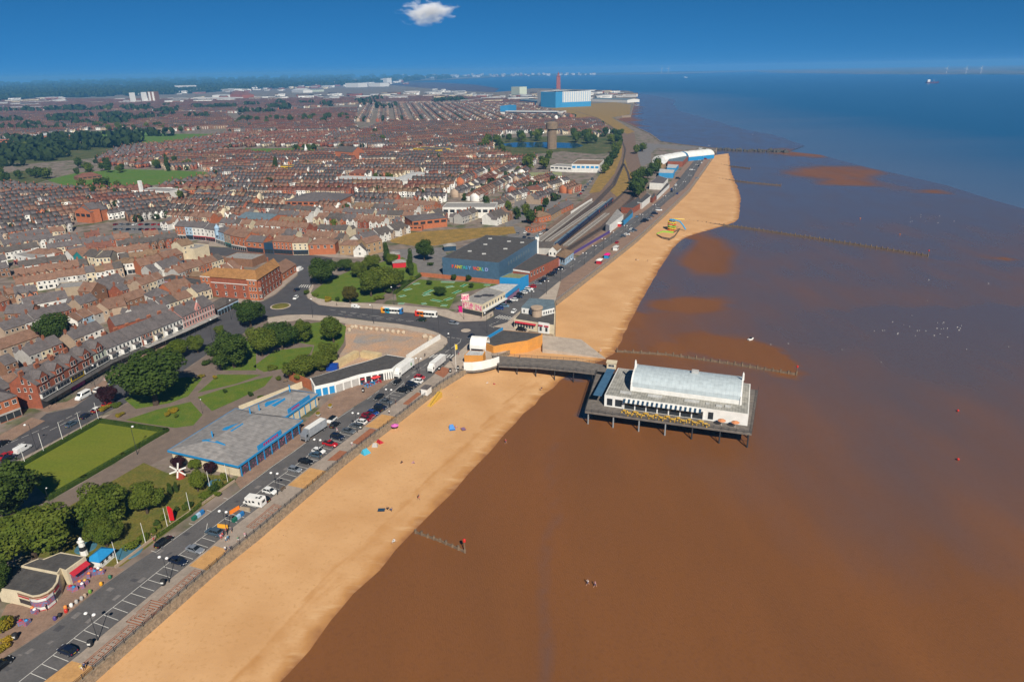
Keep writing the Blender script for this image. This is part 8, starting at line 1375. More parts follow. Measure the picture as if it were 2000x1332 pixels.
t = thing('pier_walkway', 'grey planked pier walkway on iron trestles over the beach', 'pier', (wn[0].x, wn[0].y, DZ)); loc = [(p.x - wn[0].x, p.y - wn[0].y) for p in wn + wf[::-1]]; b = MB(); b.prism(loc, -.6, 0); b.build('deck', deck_m, t)
for k in range(7):
 for s in (0, 1):
  a = polyline_at(wn, 7)[k]; f = polyline_at(wf, 7)[k]; p = a.lerp(f, .06 + .88 * s) - Vector((wn[0].x, wn[0].y, DZ)); b = MB(); b.tube((p.x, p.y, -6), (p.x, p.y, -.5), .2, n=7); b.build('leg', iron, t)
 a, f = a - Vector((wn[0].x, wn[0].y, DZ)), f - Vector((wn[0].x, wn[0].y, DZ)); b = MB(); b.path([(a.x, a.y, -5), (f.x, f.y, -.8)], .09); b.path([(f.x, f.y, -5), (a.x, a.y, -.8)], .09); b.build('cross_brace', iron, t)
rail_run('railing', 'iron railing on the pavilion side of the pier walkway', wn, z=DZ, each=False); rail_run('railing', 'iron railing on the far side of the pier walkway', wf, z=DZ, each=False)
t = thing('pier_kiosk', 'small cream kiosk where walkway meets pavilion', 'kiosk', A5(1760, 835, DZ), ang(wn[0], wn[3])); b = MB(); b.box(-1.8, 1.8, -1.3, 1.3, 0, 2.6); b.build('wall', W_['cream'], t); b = MB(); b.box(-2.1, 2.1, -1.6, 1.6, 2.6, 2.8); b.build('roof', W_['cream'], t); window(t, 0, -1.3, 1.5, 2.4, 1.1)
hp = [A5(243, 860, -.2), A5(330, 862, -.2), A5(430, 850, -.2), A5(520, 828, -.2), A5(606, 800, -.2)]; hp = [Vector((p.x, p.y, -.2)) for p in hp]
fence_wall('pier_hoarding', 'curved white hoarding hiding the pier entrance from the beach', hp, 3.6, white_m, .2, 'hoarding'); b = MB(); fl = [Vector((p.x, p.y, 0)) for p in hp] + [A5(540, 700), A5(330, 690), A5(245, 740)]; b.prism([(p.x, p.y) for p in fl], -1.2, DZ - .7); tag(b.build('pier_forecourt', deck_m), 'planked pier forecourt behind the curved white hoarding', 'deck')
q = [A5(245, 712, 3.4), A5(440, 715, 3.4), A5(465, 670, 3.4), A5(290, 660, 3.4)]; mass('pier_ticket_office', 'orange brick ticket office with flat white roof at the pier entrance', 'office', q, 3.4, W_['ochre'], R_['pale'], keep=False)
Mx, L = frame(A5(305, 700), A5(470, 712)); t = thing('entrance_canopy', 'white barrel canopy over the pier entrance', 'canopy', A5(305, 700), ang(A5(305, 700), A5(470, 712))); D = 7.0; pr = [(D / 2 - D / 2 * math.cos(math.pi * k / 10), 3.2 + 4.0 * math.sin(math.pi * k / 10)) for k in range(11)]; b = MB(); b.add([(x, y, z) for x in (0, L) for y, z in pr] + [(x, y, z - .3) for x in (0, L) for y, z in pr], [(k, 11 + k, 12 + k, k + 1) for k in range(10)] + [(22 + k, 23 + k, 34 + k, 33 + k) for k in range(10)] + [(11 + k, 33 + k, 34 + k, 12 + k) for k in range(10)] + [(k + 1, 23 + k, 22 + k, k) for k in range(10)]); b.build('arched_roof', white_m, t)
for y in (.2, D - .2):
 for x in (.3, L - .3): b = MB(); b.box(x - .2, x + .2, y - .2, y + .2, 0, 3.3); b.build('post', white_m, t)
hall = [A5(430, 575, 3), A5(640, 450, 3), A5(1050, 488, 3), A5(1050, 500, 3), A5(900, 560, 3), A5(640, 600, 3), A5(545, 620, 3)]; t, c = mass('seafront_hall', 'low hall with dark flat roof and long orange brick sea wall by the pier', 'hall', hall, 3, W_['ochre'], R_['felt'], z0=-4.5, keep=False); M, L = onwall(hall[0], hall[1], c); panel_on(t, M, 0, L, 2.2, 4.4, sky_blue, 'blue_fascia', .3, .3)
wood = pm('groyne_timber', (.200, .140, .088), (.110, .078, .052), 1, .9); redm = flat('beacon_red', (.55, .03, .02), .5)
for lab, pts, h, beacon, st in (('timber groyne behind the pier pavilion with red topped end post', [(1205, 688), (1300, 694), (1420, 711), (1555, 733)], 1.5, 1, 3.0), ('long timber groyne beyond the slide tower with red topped end post', [(1338, 433), (1440, 444), (1600, 468), (1812, 501)], 1.6, 1, 3.5), ('short near groyne with red basket beacon', [(812, 1041), (860, 1058), (908, 1079)], 1.1, 1, 2.0), ('dark groyne below the far promenade', [(1398, 350), (1460, 357), (1525, 363)], 1.5, 0, 4.0), ('short dark groyne near the end of the beach', [(1398, 322), (1465, 330)], 1.5, 0, 4.0)):
 W = [P(x, y, MUD_Z) for x, y in pts]; t = thing('groyne', lab, 'groyne', W[0]); o = W[0]
 for a, b_ in zip(W[:-1], W[1:]): M, L = frame(a - o, b_ - o); b = MB(); b.box(0, L, -.16, .16, -.5, h * .62, M=M); b.build('planking', wood, t)
 b = MB(); b.box(-.27, .27, -.3, .3, -.8, h * 1.15); pme = b.mesh('post', wood)
 for p in resample(W, st): q = obj('post', pme, t); q.location = p - o; q.rotation_euler = (0, 0, rnd.uniform(-.1, .1)); q.scale.z = rnd.uniform(.75, 1.15)
 if beacon: e = W[-1] - o; b = MB(); b.tube(e, e + Vector((0, 0, 3.6)), .14, n=6); b.build('beacon_post', wood, t); b = MB(); b.lathe([(.35, 3.4), (.4, 3.5), (.4, 4.2), (.1, 4.4)], 8, e); b.build('beacon', redm, t)
rk = pm('breakwater_rock', (.085, .078, .070), (.050, .048, .045), 2, .9); t = thing('breakwater', 'rock breakwater at the end of the beach', 'breakwater', P(1400, 293, MUD_Z)); A_, B_ = P(1400, 293, MUD_Z), P(1535, 298, MUD_Z); L = (B_ - A_).length
for k in range(70): b = MB(); f = k / 69; s = rnd.uniform(1.6, 3.4) * (1 + .5 * (f > .8)); bm = bmesh.new(); bmesh.ops.create_icosphere(bm, subdivisions=1, radius=s); [setattr(v, 'co', v.co * rnd.uniform(.75, 1.15)) for v in bm.verts]; me = bpy.data.meshes.new('rock'); bm.to_mesh(me); bm.free(); me.materials.append(rk); o = obj('rock', me, t); o.location = (B_ - A_) * f + Vector((rnd.uniform(-1, 1), rnd.uniform(-5, 5) * (1 + f), .3))
SZ = -2.6; c0 = C7(1010, 1130, SZ); t = thing('slide_tower', 'colourful helter-skelter slide tower with spiral slides on the sand', 'slide', c0, 0, None, .85); cs = [flat('slide_yellow', (.70, .50, .03)), flat('slide_orange', (.70, .16, .02)), flat('slide_green', (.25, .50, .05)), flat('slide_blue', (.04, .30, .55))]
for k in range(4): b = MB(); b.tube((2.2 * math.cos(k * 1.57), 2.2 * math.sin(k * 1.57), 0), (1.8 * math.cos(k * 1.57), 1.8 * math.sin(k * 1.57), 9.5), .2, n=5); b.build('leg', cs[3], t)
for k in range(5):
 b = MB(); pts = [(3.4 * math.cos(a), 3.4 * math.sin(a), 8.4 - k * 1.7 - 1.7 * a / 6.28) for a in np.linspace(0, 6.28, 15)]; b.path(pts, .55, 6); b.build('spiral_slide', cs[k % 3], t)
b = MB(); b.box(-2.2, 2.2, -2.2, 2.2, 9.2, 9.6); b.build('top_deck', cs[3], t); b = MB(); b.path([(2, 0, 9), (7, 1, 7.5), (10, 0, 4), (12, -2, .6)], .6, 6); b.build('open_slide', cs[3], t); b = MB(); b.path([(0, 2, 9.5), (6, 4, 9), (12, 4, 8.5)], .4, 5); b.build('yellow_arm', cs[0], t)
ring_ = [C7(x, y, SZ) for x, y in ((780, 1200), (870, 1165), (1040, 1170), (1140, 1120), (1060, 1230), (980, 1275), (860, 1255), (780, 1215))]
for i, (a, b_) in enumerate(zip(ring_[:-1], ring_[1:])): M, L = frame(a - c0, b_ - c0); b = MB(); b.box(0, L, -.1, .1, -.2, 1.3, M=M); b.build('enclosure_fence', cs[2] if i < 2 else wood, t)
# ================================================================ street furniture, small things, people
def pole(name, label, p, h, r=.07, m=white_m, cat='flagpole', group=None, z=0.0):
 t = thing(name, label, cat, (p.x, p.y, z), 0, group); b = MB(); b.tube((0, 0, 0), (0, 0, h), r, r * .6, 6); b.build('shaft', m, t); b = MB(); b.lathe([(r * 2.2, 0), (r * 1.5, .5)], 6); b.build('base', m, t); return t
globe = flat('lamp_globe', (.78, .78, .76), .4)
def make_lamp(h=7.2, twin=True):
 t = thing('street_lamp', 'x', 'lamp'); b = MB(); b.tube((0, 0, 0), (0, 0, 1.4), .14, .11, 8); b.tube((0, 0, 1.4), (0, 0, h), .085, .06, 6); b.build('column', iron, t)
 for s in ((-1, 1) if twin else (1,)): b = MB(); b.path([(0, 0, h - .4), (0, s * .4, h - .05), (0, s * .95, h)], .05, 5); b.build('arm', iron, t); b = MB(); b.lathe([(.05, h + .35), (.34, h + .18), (.40, h), (.28, h - .18)], 10, (0, s * 1.0, 0)); b.build('lamp_head', globe, t)
 return t
LP = make_lamp(); L1 = make_lamp(9.5, False)
lps = [(C1(850, 972), 'beside the first litter bin'), (C1(1468, 468), 'beside the second litter bin'), (C2(962, 1095), 'by the orange barriers'), (C2(1615, 578), 'by the bench and white hatchback'), (C3(568, 1325), 'below the red pickup'), (C3(1055, 965), 'beside the grey estate'), (C3(1480, 645), 'by the blue notice board'), (C4(1440, 962), 'next to the red hatchback'), (C5(880, 865), 'first behind the restaurant'), (C5(1040, 748), 'second past the restaurant'), (C5(1190, 612), 'third past the restaurant'), (C5(1325, 500), 'by the far crossing'), (C5(1450, 430), 'before the red and white stall'), (C5(1555, 345), 'by the blue stall'), (C5(1655, 265), 'past the blue stall'), (C5(1745, 190), 'near the red parked car')]
for i, (p, w) in enumerate(lps): dup(LP, (p.x, p.y, .1), PR + R(8), f'twin headed black promenade lamp {w}', 'promenade lamps')
for i in range(14): p = polyline_at(K2[6:], 15)[i + 1]; dup(LP, (p.x, p.y, .1), AD, f'far promenade twin lamp, {ords[i]} after the red parked car', 'promenade lamps')
for p, w, rz in ((C6(397, 992), 'by the bowling green', 2.2), (C6(1040, 330), 'in front of the white minibus', -.6), (C6(1330, 180), 'before the white terrace', -.6), (C4(283, 340), 'by the roundabout', 0), (C4(945, 402), 'opposite the buses', 1.5), (C4(1655, 545), 'at the hoarding corner', 1), (C4(1785, 740), 'by the zebra crossing', 1), (A3(1625, 410), 'by the grove', -.5), (A3(1770, 250), 'by the pink terrace', -.5), (B2(480, 1150), 'before the hotel', 0), (C5(397, 1170), 'at the mini roundabout', 1), (C5(145, 1020), 'before the bingo hall', 1), (C4(1165, 200), 'behind the orange tailed bus', 1), (C6(1490, 1040), 'on the bowling green', 0), (A1(265, 395), 'at the green corner', 0), (A2(335, 305), 'on the garden path', 0)): dup(L1, (p.x, p.y, 0), rz, f'tall single street lamp {w}', 'street lamps', scale=.55 if 'green' in w and 'bowling green' != w[7:] or 'path' in w else 1)
drop(LP); drop(L1)
for i, (x, y) in enumerate([(278, 1150), (482, 1032), (690, 910), (892, 797), (1075, 687)]): pole('flagpole', f'white pole in the bowling green hedge, {ords[i]} from the white van', C6(x, y), 7.5, .1, group='bowling green poles')
for i, p in enumerate((C1(1022, 300), C1(1265, 132), C2(187, 1012), C2(480, 800), C2(742, 517), C2(970, 427))): pole('flagpole', f'white flagpole on the golf wall, {ords[i]} from the ticket hut', p, 6.5, .09, group='crazy golf flagpoles')
fp = pole('flagpole', 'tall white flagpole with yellow flag by the pier entrance', C4(1838, 920), 12, .1); b = MB(); b.add([(0, 0, 11.8), (.1, 0, 9.4), (.9, .1, 9.6), (.9, .1, 11.6)], [(0, 1, 2, 3)]); b.build('flag', flat('flag_yellow', (.7, .5, .02)), fp)
ff = pole('banner', 'tall red feather banner by the crazy golf wall', C2(215, 930), 5.2, .05, cat='banner'); b = MB(); b.add([(0, -.03, .6), (1.3, -.03, .6), (1.4, -.03, 4.2), (.7, -.03, 5.2), (0, -.03, 5.0)], [(0, 1, 2, 3, 4)]); b.build('cloth', flat('banner_red', (.55, .01, .015)), ff)
def lathe_thing(name, label, cat, p, prof, m, group=None, z=.13, n=10): t = thing(name, label, cat, (p.x, p.y, z), 0, group); b = MB(); b.lathe(prof, n); b.build('body', m, t); return t
binp = [(.45, 0), (.52, .3), (.52, 1.2), (.6, 1.25), (.5, 1.5), (.1, 1.7)]
for p, w in ((C1(790, 1020), 'beside the first promenade lamp'), (C1(1420, 490), 'beside the second promenade lamp'), (C3(1100, 920), 'behind the grey estate'), (C3(1130, 440), 'outside the cafe terrace'), (C4(1655, 905), 'behind the kerbside lorry'), (C4(1775, 930), 'by the railing near the flagpole'), (C4(1858, 900), 'beside the flagpole'), (C1(140, 960), 'beside the flower bed at the picture edge')): t = lathe_thing('litter_bin', f'black domed litter bin {w}', 'bin', p, binp, trim_m, 'litter bins'); b = MB(); b.box(-.3, .3, -.56, -.4, .7, 1.1); b.build('opening', plate_w, t)
for i, (x, y, m) in enumerate([(480, 795, purple), (522, 765, trim_m), (577, 730, redm), (572, 700, flat('bollard_orange', (.7, .25, .05))), (623, 680, white_m), (668, 650, W_['grey']), (712, 620, W_['grey']), (742, 595, W_['tan']), (785, 562, flat('bollard_green', (.15, .30, .04))), (880, 495, flat('bollard_amber', (.75, .35, .02))), (957, 435, flat('bollard_dkgreen', (.03, .16, .08)))]): lathe_thing('novelty_bin', f'novelty litter tub, {ords[i]} along the kerb from the cafe corner', 'bin', C1(x, y), [(.3, 0), (.4, .3), (.36, .8), (.15, 1.0)], m, 'novelty tubs')
for p, w in ((C3(700, 650), 'nearer the cafe'), (C3(545, 755), 'nearer the arcade')): t = lathe_thing('planter', f'stone planter with yellow flowers on the paving, {w}', 'planter', p, [(.5, 0), (.9, .8), (.85, .85)], W_['grey']); o = obj('flowers', leaf_mesh('flowers', [(0, 0, 1.2, .7, .7, .5)], 160, .18, LEAF['flower']), t)
for p, rz, w in ((C2(580, 860), PR, 'against the golf wall'), (C2(1100, 880), PR, 'beside the orange barriers')):
 t = thing('recycling_bins', f'row of green, white and blue recycling bins {w}', 'bin', (p.x, p.y, .02), rz, None, .64)
 for k, m in enumerate((flat('recycling_green', (.01, .12, .08)), W_['paleblue'], flat('recycling_blue', (.02, .15, .38)))): b = MB(); b.box(-3 + k * 2.05, -1.05 + k * 2.05, -.75, .75, 0, 1.5); b.add([(-3 + k * 2.05, -.75, 1.5), (-1.05 + k * 2.05, -.75, 1.5), (-1.05 + k * 2.05, 0, 1.9), (-3 + k * 2.05, 0, 1.9), (-1.05 + k * 2.05, .75, 1.5), (-3 + k * 2.05, .75, 1.5)], [(0, 1, 2, 3), (3, 2, 4, 5), (1, 4, 2), (0, 3, 5)]); b.build('bin', m, t)
orm = flat('barrier_orange', (.75, .20, .02))
for p, rz, w, m in ((C2(1055, 790), PR - .2, 'orange plastic barrier before the motorhome', orm), (C2(905, 1000), PR - 1.4, 'amber plastic barrier by the parked people carrier', flat('barrier_amber', (.75, .35, .03))), (C2(1195, 775), PR - 1.45, 'pale concrete block beside the motorhome', W_['stone'])): t = thing('barrier', w, 'barrier', (p.x, p.y, .02), rz); b = MB(); loft(b, [[(x, -.3, 0), (x, .3, 0), (x, .12, 1.0), (x, -.12, 1.0)] for x in (-1.5, 1.5)]); b.build('body', m, t)
def bench(p, rz, w): t = thing('bench', w, 'bench', (p.x, p.y, .13), rz); [MB().box(-.9, .9, y, y + .12, .43, .48).build('slat', wood, t) for y in (-.2, -.04, .12)]; [MB().box(-.9, .9, .28, .33, z, z + .12).build('slat', wood, t) for z in (.6, .8)]; [MB().box(x, x + .08, -.22, .34, 0, .45).build('leg', iron, t) for x in (-.8, .72)]
bench(C2(1690, 515), PR, 'dark wooden bench behind the white hatchback'); bench(C3(120, 310), .3, 'wooden bench on the garden terrace')
t = thing('beach_hut', 'white beach hut with grey roof at the railing steps', 'hut', C4(1515, 1160), PR2); b = MB(); b.box(-1.7, 1.7, -1.3, 1.3, .1, 2.7); b.build('wall', white_m, t); b = MB(); b.box(-1.9, 1.9, -1.5, 1.5, 2.7, 2.85); b.build('roof', R_['slate'], t)
yel = flat('steps_yellow', (.62, .38, .06)); t = thing('beach_steps', 'yellow painted steps from promenade to the sand', 'steps', C4(1500, 1240), PR2)
for k in range(9): b = MB(); b.box(k * 1.0, k * 1.0 + 1.0, -2.2, -.5, -2.2, -2.0 + k * .25); b.build('step', yel, t)
b = MB(); b.path([(0, -2.2, -1), (9, -2.2, 1.2)], .06); b.path([(0, -2.2, -.5), (9, -2.2, 1.7)], .06); b.build('handrail', yel, t)
for lab, p, m, m2 in (('red and white snack stall on the far promenade', C5(1612, 415), awn_red, white_m), ('blue and pink toy stall on the far promenade', C5(1695, 355), sky_blue, magenta), ('small white ice cream hut on the far promenade', C5(1790, 270), white_m, R_['pale']), ('round topped red stall beside the white arcade', C7(330, 1080), redm, white_m)): t = thing('stall', lab, 'stall', p, AD); b = MB(); b.box(-2.2, 2.2, -1.4, 1.4, 0, 2.5); b.build('body', m, t); b = MB(); roof_hip(b, 4.4, 2.8, 2.5, 3.2, .3, x0=-2.2, y0=-1.4); b.build('roof', m2, t); b = MB(); b.box(-1.8, 1.8, -1.45, -1.38, 1.0, 2.1); b.build('counter', shopdark, t)
def parasol(lab, p, m, z=0.0, s=1.0, g='parasols'): t = thing('parasol', lab, 'parasol', (p.x, p.y, z), rnd.uniform(0, 1), g, s); b = MB(); b.tube((0, 0, 0), (0, 0, 2.5), .04, n=5); b.build('pole', white_m, t); b = MB(); b.lathe([(1.4, 2.05), (.05, 2.65)], 8); b.build('canopy', m, t)
for i, (x, y) in enumerate(((825, 1010), (955, 1000), (985, 990))): parasol(f'red cafe parasol, {ords[i]} from the shutters end', C4(x, y + 40), flat('parasol_red', (.6, .04, .04)), .12)
def table(lab, p, z, m): t = thing('cafe_table', lab, 'table', (p.x, p.y, z), rnd.uniform(0, 3), 'tables outside the cafes'); b = MB(); b.lathe([(.65, .72), (.65, .78)], 8); b.build('top', m, t); b = MB(); b.tube((0, 0, 0), (0, 0, .72), .06, n=5); b.build('leg', iron, t); [MB().box(1.0 * math.cos(a) - .22, 1.0 * math.cos(a) + .22, 1.0 * math.sin(a) - .22, 1.0 * math.sin(a) + .22, 0, .48).build('stool', m, t) for a in (0, 1.57, 3.14, 4.71)]
for i, (x, y) in enumerate(((805, 1050), (850, 1062), (890, 1045), (930, 1055), (970, 1040), (1000, 1035), (880, 1080), (905, 1075))): table(f'pavement cafe table, {ords[i]} of those under the red parasols', C4(x, y), .12, [sky_blue, goods, awn_red][i % 3])
for i in range(16): p = Mp @ Vector((PL * (.16 + i * .038), -2.6 - (i % 2) * 1.4, 0)); table(f'{ords[i]} deck table along the pavilion awning counting from the walkway', p, DZ, yel)
for i, x in enumerate((.83, .92)): parasol(f'orange parasol at the seaward end of the pavilion deck, {ords[i]} of two', Mp @ Vector((PL * x, -2.6, 0)), flat('parasol_orange', (.60, .24, .10)), DZ)
for i, (x, y) in enumerate(((620, 530), (650, 540), (700, 490), (720, 510), (745, 480), (800, 380), (830, 400), (780, 420), (860, 375), (885, 390), (190, 830), (240, 830), (290, 720), (310, 735))): p = C1(x, y); t = thing('display_stand', f'stand of bright beach goods, {ords[i]} on the paving by the beach shop and cafe', 'stand', (p.x, p.y, .12), i * .7, 'beach goods displays'); b = MB(); b.box(-.7, .7, -.4, .4, 0, .9); b.build('rack', goods, t); b = MB(); b.lathe([(.3, .9), (.4, 1.1), (.15, 1.35)], 7); b.build('goods', [awn_red, sky_blue, orm, white_m, yel][i % 5], t)
bo = pm('pale_boulder', (.50, .40, .29), (.40, .32, .23), .8, .9, .2, bump=.5)
for i, (x, y) in enumerate(((712, 440), (750, 438), (808, 450), (866, 455), (915, 462), (978, 466), (1035, 472), (1095, 480), (1155, 490), (1210, 495), (1268, 502), (680, 470), (1500, 545), (1560, 560), (1555, 590))):
 bm = bmesh.new(); bmesh.ops.create_icosphere(bm, subdivisions=2, radius=1.0 if i < 12 else 1.3); [setattr(v, 'co', v.co * rnd.uniform(.85, 1.1)) for v in bm.verts]; me = bpy.data.meshes.new('boulder'); bm.to_mesh(me); bm.free(); me.materials.append(bo); o = obj('boulder', me); o.location = C4(x, y + 8) + Vector((0, 0, .55)); tag(o, f'pale boulder edging the cleared plot, {ords[i]} from the trees', 'boulder', 'boulders around the cleared plot')
felt = flat('golf_green', (.02, .22, .10), .9)
for i, (x0, y0, x1, y1) in enumerate(((250, 665, 300, 655), (285, 615, 345, 600), (360, 565, 415, 555), (440, 655, 500, 645), (455, 640, 520, 610), (510, 690, 590, 705), (620, 695, 680, 675), (690, 640, 745, 615), (755, 585, 795, 565), (630, 590, 690, 580), (590, 735, 640, 738), (240, 722, 290, 722), (590, 545, 700, 548), (940, 570, 990, 572), (430, 725, 470, 720))):
 a, c = A7(x0, y0), A7(x1, y1); M, L = frame(a, c); t = thing('golf_lane', f'green felt crazy golf lane, {ords[i]} from the shelter', 'golf lane', (a.x, a.y, .02), ang(a, c), 'crazy golf lanes'); b = MB(); b.box(0, L, -1, 1, 0, .06); b.build('felt', felt, t)
 for y in (-1.1, 1): b = MB(); b.box(-.1, L + .1, y, y + .1, 0, .12); b.build('edge', line_m, t)
for i, (x, y, r_) in enumerate(((1120, 200, 3.2), (745, 165, 2.6), (790, 420, 2.0))): p = (C1(x, y) if i < 2 else C2(x, y)); lathe_thing('paddling_pond', ['round blue golf pond beside the ticket hut', 'blue golf pond around the model lighthouse', 'blue golf pond below the arcade wall'][i], 'pond', p, [(r_, 0), (r_ * .95, .12), (0, .13)], pm('pond_blue', (.05, .17, .25), (.07, .14, .17), 1.2, .3), z=.02, n=18)
def tent(lab, p, m, s=1.0): t = thing('beach_tent', lab, 'tent', (p.x, p.y, p.z), rnd.uniform(0, 3), None, s); b = MB(); b.add([(-1, -1, 0), (1.1, -1, 0), (1.1, .9, 0), (-1, .9, 0), (-.6, .3, 1.3), (.6, .3, 1.3)], [(0, 4, 3), (2, 5, 1), (3, 4, 5, 2), (0, 1, 5, 4)]); b.build('shell', m, t); b = MB(); b.quad((-1, -1.8, .03), (1.1, -1.8, .03), (1.1, -1, .03), (-1, -1, .03)); b.build('groundsheet', m, t)
BZ = -2.9
tent('blue beach tent in the middle of the sand', P(882, 836, BZ), flat('tent_blue', (.03, .18, .48))); tent('turquoise and white tent below the sea wall', C3(1160, 1240, -2.2), flat('tent_turq', (.05, .35, .50)), 1.3); tent('red striped windbreak tent below the sea wall', C3(1350, 1100, -2.2), awn_red, 1.1); tent('grey beach tent beside the red windbreak', C3(1280, 1150, -2.2), W_['grey'], 1.0); parasol('pink parasol on the sand below the railing', C3(1545, 935, -2.2), flat('parasol_pink', (.65, .15, .45)), -2.3)
for i, (x, y, m) in enumerate(((745, 996, W_['navy']), (553, 1055, white_m), (905, 838, goods), (582, 1000, awn_red))): p = P(x, y, BZ); t = thing('beach_towel', ['dark blanket beside two sunbathers', 'white towel on the near sand', 'bright towels by the blue tent', 'red striped mat by the sea wall'][i], 'towel', (p.x, p.y, BZ + .12), i); b = MB(); b.box(-1, 1, -.7, .7, 0, .05); b.build('cloth', m, t)
skin = flat('skin', (.48, .27, .18), .6); hairm = flat('hair', (.05, .03, .02), .7); CLO = [flat('cloth_%d' % i, c, .8) for i, c in enumerate(((.65, .63, .6), (.05, .07, .16), (.5, .06, .07), (.06, .25, .4), (.02, .02, .025), (.55, .3, .33), (.1, .3, .18), (.6, .45, .1)))]
def person_mesh(pose):
 J = {'stand': dict(hip=.92, kn=[(.10, .03, .5), (-.10, -.02, .5)], ft=[(.12, .0, .04), (-.12, 0, .04)], toe=[(.13, -.16, .03), (-.13, -.16, .03)], el=[(.27, .02, 1.10), (-.27, .02, 1.10)], ha=[(.27, -.10, .88), (-.27, -.08, .88)], lean=0), 'walk': dict(hip=.90, kn=[(.10, -.22, .52), (-.10, .10, .48)], ft=[(.10, -.32, .07), (-.10, .38, .10)], toe=[(.1, -.48, .08), (-.1, .25, .03)], el=[(.26, .16, 1.12), (-.26, -.12, 1.10)], ha=[(.25, .10, .92), (-.25, -.32, .98)], lean=-.05), 'sit': dict(hip=.16, kn=[(.13, -.42, .42), (-.14, -.40, .40)], ft=[(.14, -.72, .06), (-.15, -.70, .06)], toe=[(.15, -.88, .08), (-.15, -.86, .08)], el=[(.30, .12, .42), (-.30, -.10, .44)], ha=[(.34, .26, .06), (-.24, -.32, .36)], lean=.10)}[pose]
 h = J['hip']; l = J['lean']; V = [(0, 0, h), (0, l * .5, h + .28), (0, l, h + .50), (0, l, h + .60), (0, l - .02, h + .72), (0, l - .02, h + .84)]; E = [(0, 1), (1, 2), (2, 3), (3, 4), (4, 5)]; Rr = [.15, .14, .16, .06, .10, .075]
 for s in (0, 1):
  sx = .20 if s == 0 else -.20; o = len(V); V += [(sx, l, h + .47), J['el'][s], J['ha'][s], (sx * .5, 0, h - .04), J['kn'][s], J['ft'][s], J['toe'][s]]; E += [(2, o), (o, o + 1), (o + 1, o + 2), (0, o + 3), (o + 3, o + 4), (o + 4, o + 5), (o + 5, o + 6)]; Rr += [.075, .052, .045, .10, .072, .05, .045]
 me = bpy.data.meshes.new('person'); me.from_pydata(V, E, []); o = bpy.data.objects.new('p', me); COL.objects.link(o); o.modifiers.new('s', 'SKIN');
 for d, r_ in zip(me.skin_vertices[0].data, Rr): d.radius = (r_, r_ * .85)
 me.skin_vertices[0].data[0].use_root = True; o.modifiers.new('u', 'SUBSURF').levels = 1; dg = bpy.context.evaluated_depsgraph_get(); m = bpy.data.meshes.new_from_object(o.evaluated_get(dg)); bpy.data.objects.remove(o); m.materials.clear(); [m.materials.append(x) for x in (skin, CLO[0], CLO[1], hairm)]
 for p in m.polygons: z = p.center.z; x = abs(p.center.x); y = p.center.y; p.material_index = 3 if z > h + .76 or (z > h + .66 and y > l + .02) else 0 if z > h + .53 else 1 if z > h + .08 and x < .34 and (x < .26 or z > h + .25) else 2 if (pose != 'sit' and h * .55 < z <= h + .08 and x < .22) or (pose == 'sit' and z <= h + .14 and y > -.38) else 0
 return m
PM = {k: person_mesh(k) for k in ('stand', 'walk', 'sit')}
CN = ['white', 'navy', 'red', 'blue', 'black', 'pink', 'green', 'yellow']
def person(p, z, pose, top, leg, lab, rz=None):
 o = obj('person', PM[pose]); o.location = (p.x, p.y, z + .02); o.rotation_euler = (0, 0, rnd.uniform(0, 6.28) if rz is None else rz); o.scale = (1.1,) * 3
 for i, m in ((1, CLO[top]), (2, CLO[leg])): o.material_slots[i].link = 'OBJECT'; o.material_slots[i].material = m
 tag(o, lab, 'person', 'people on the seafront')
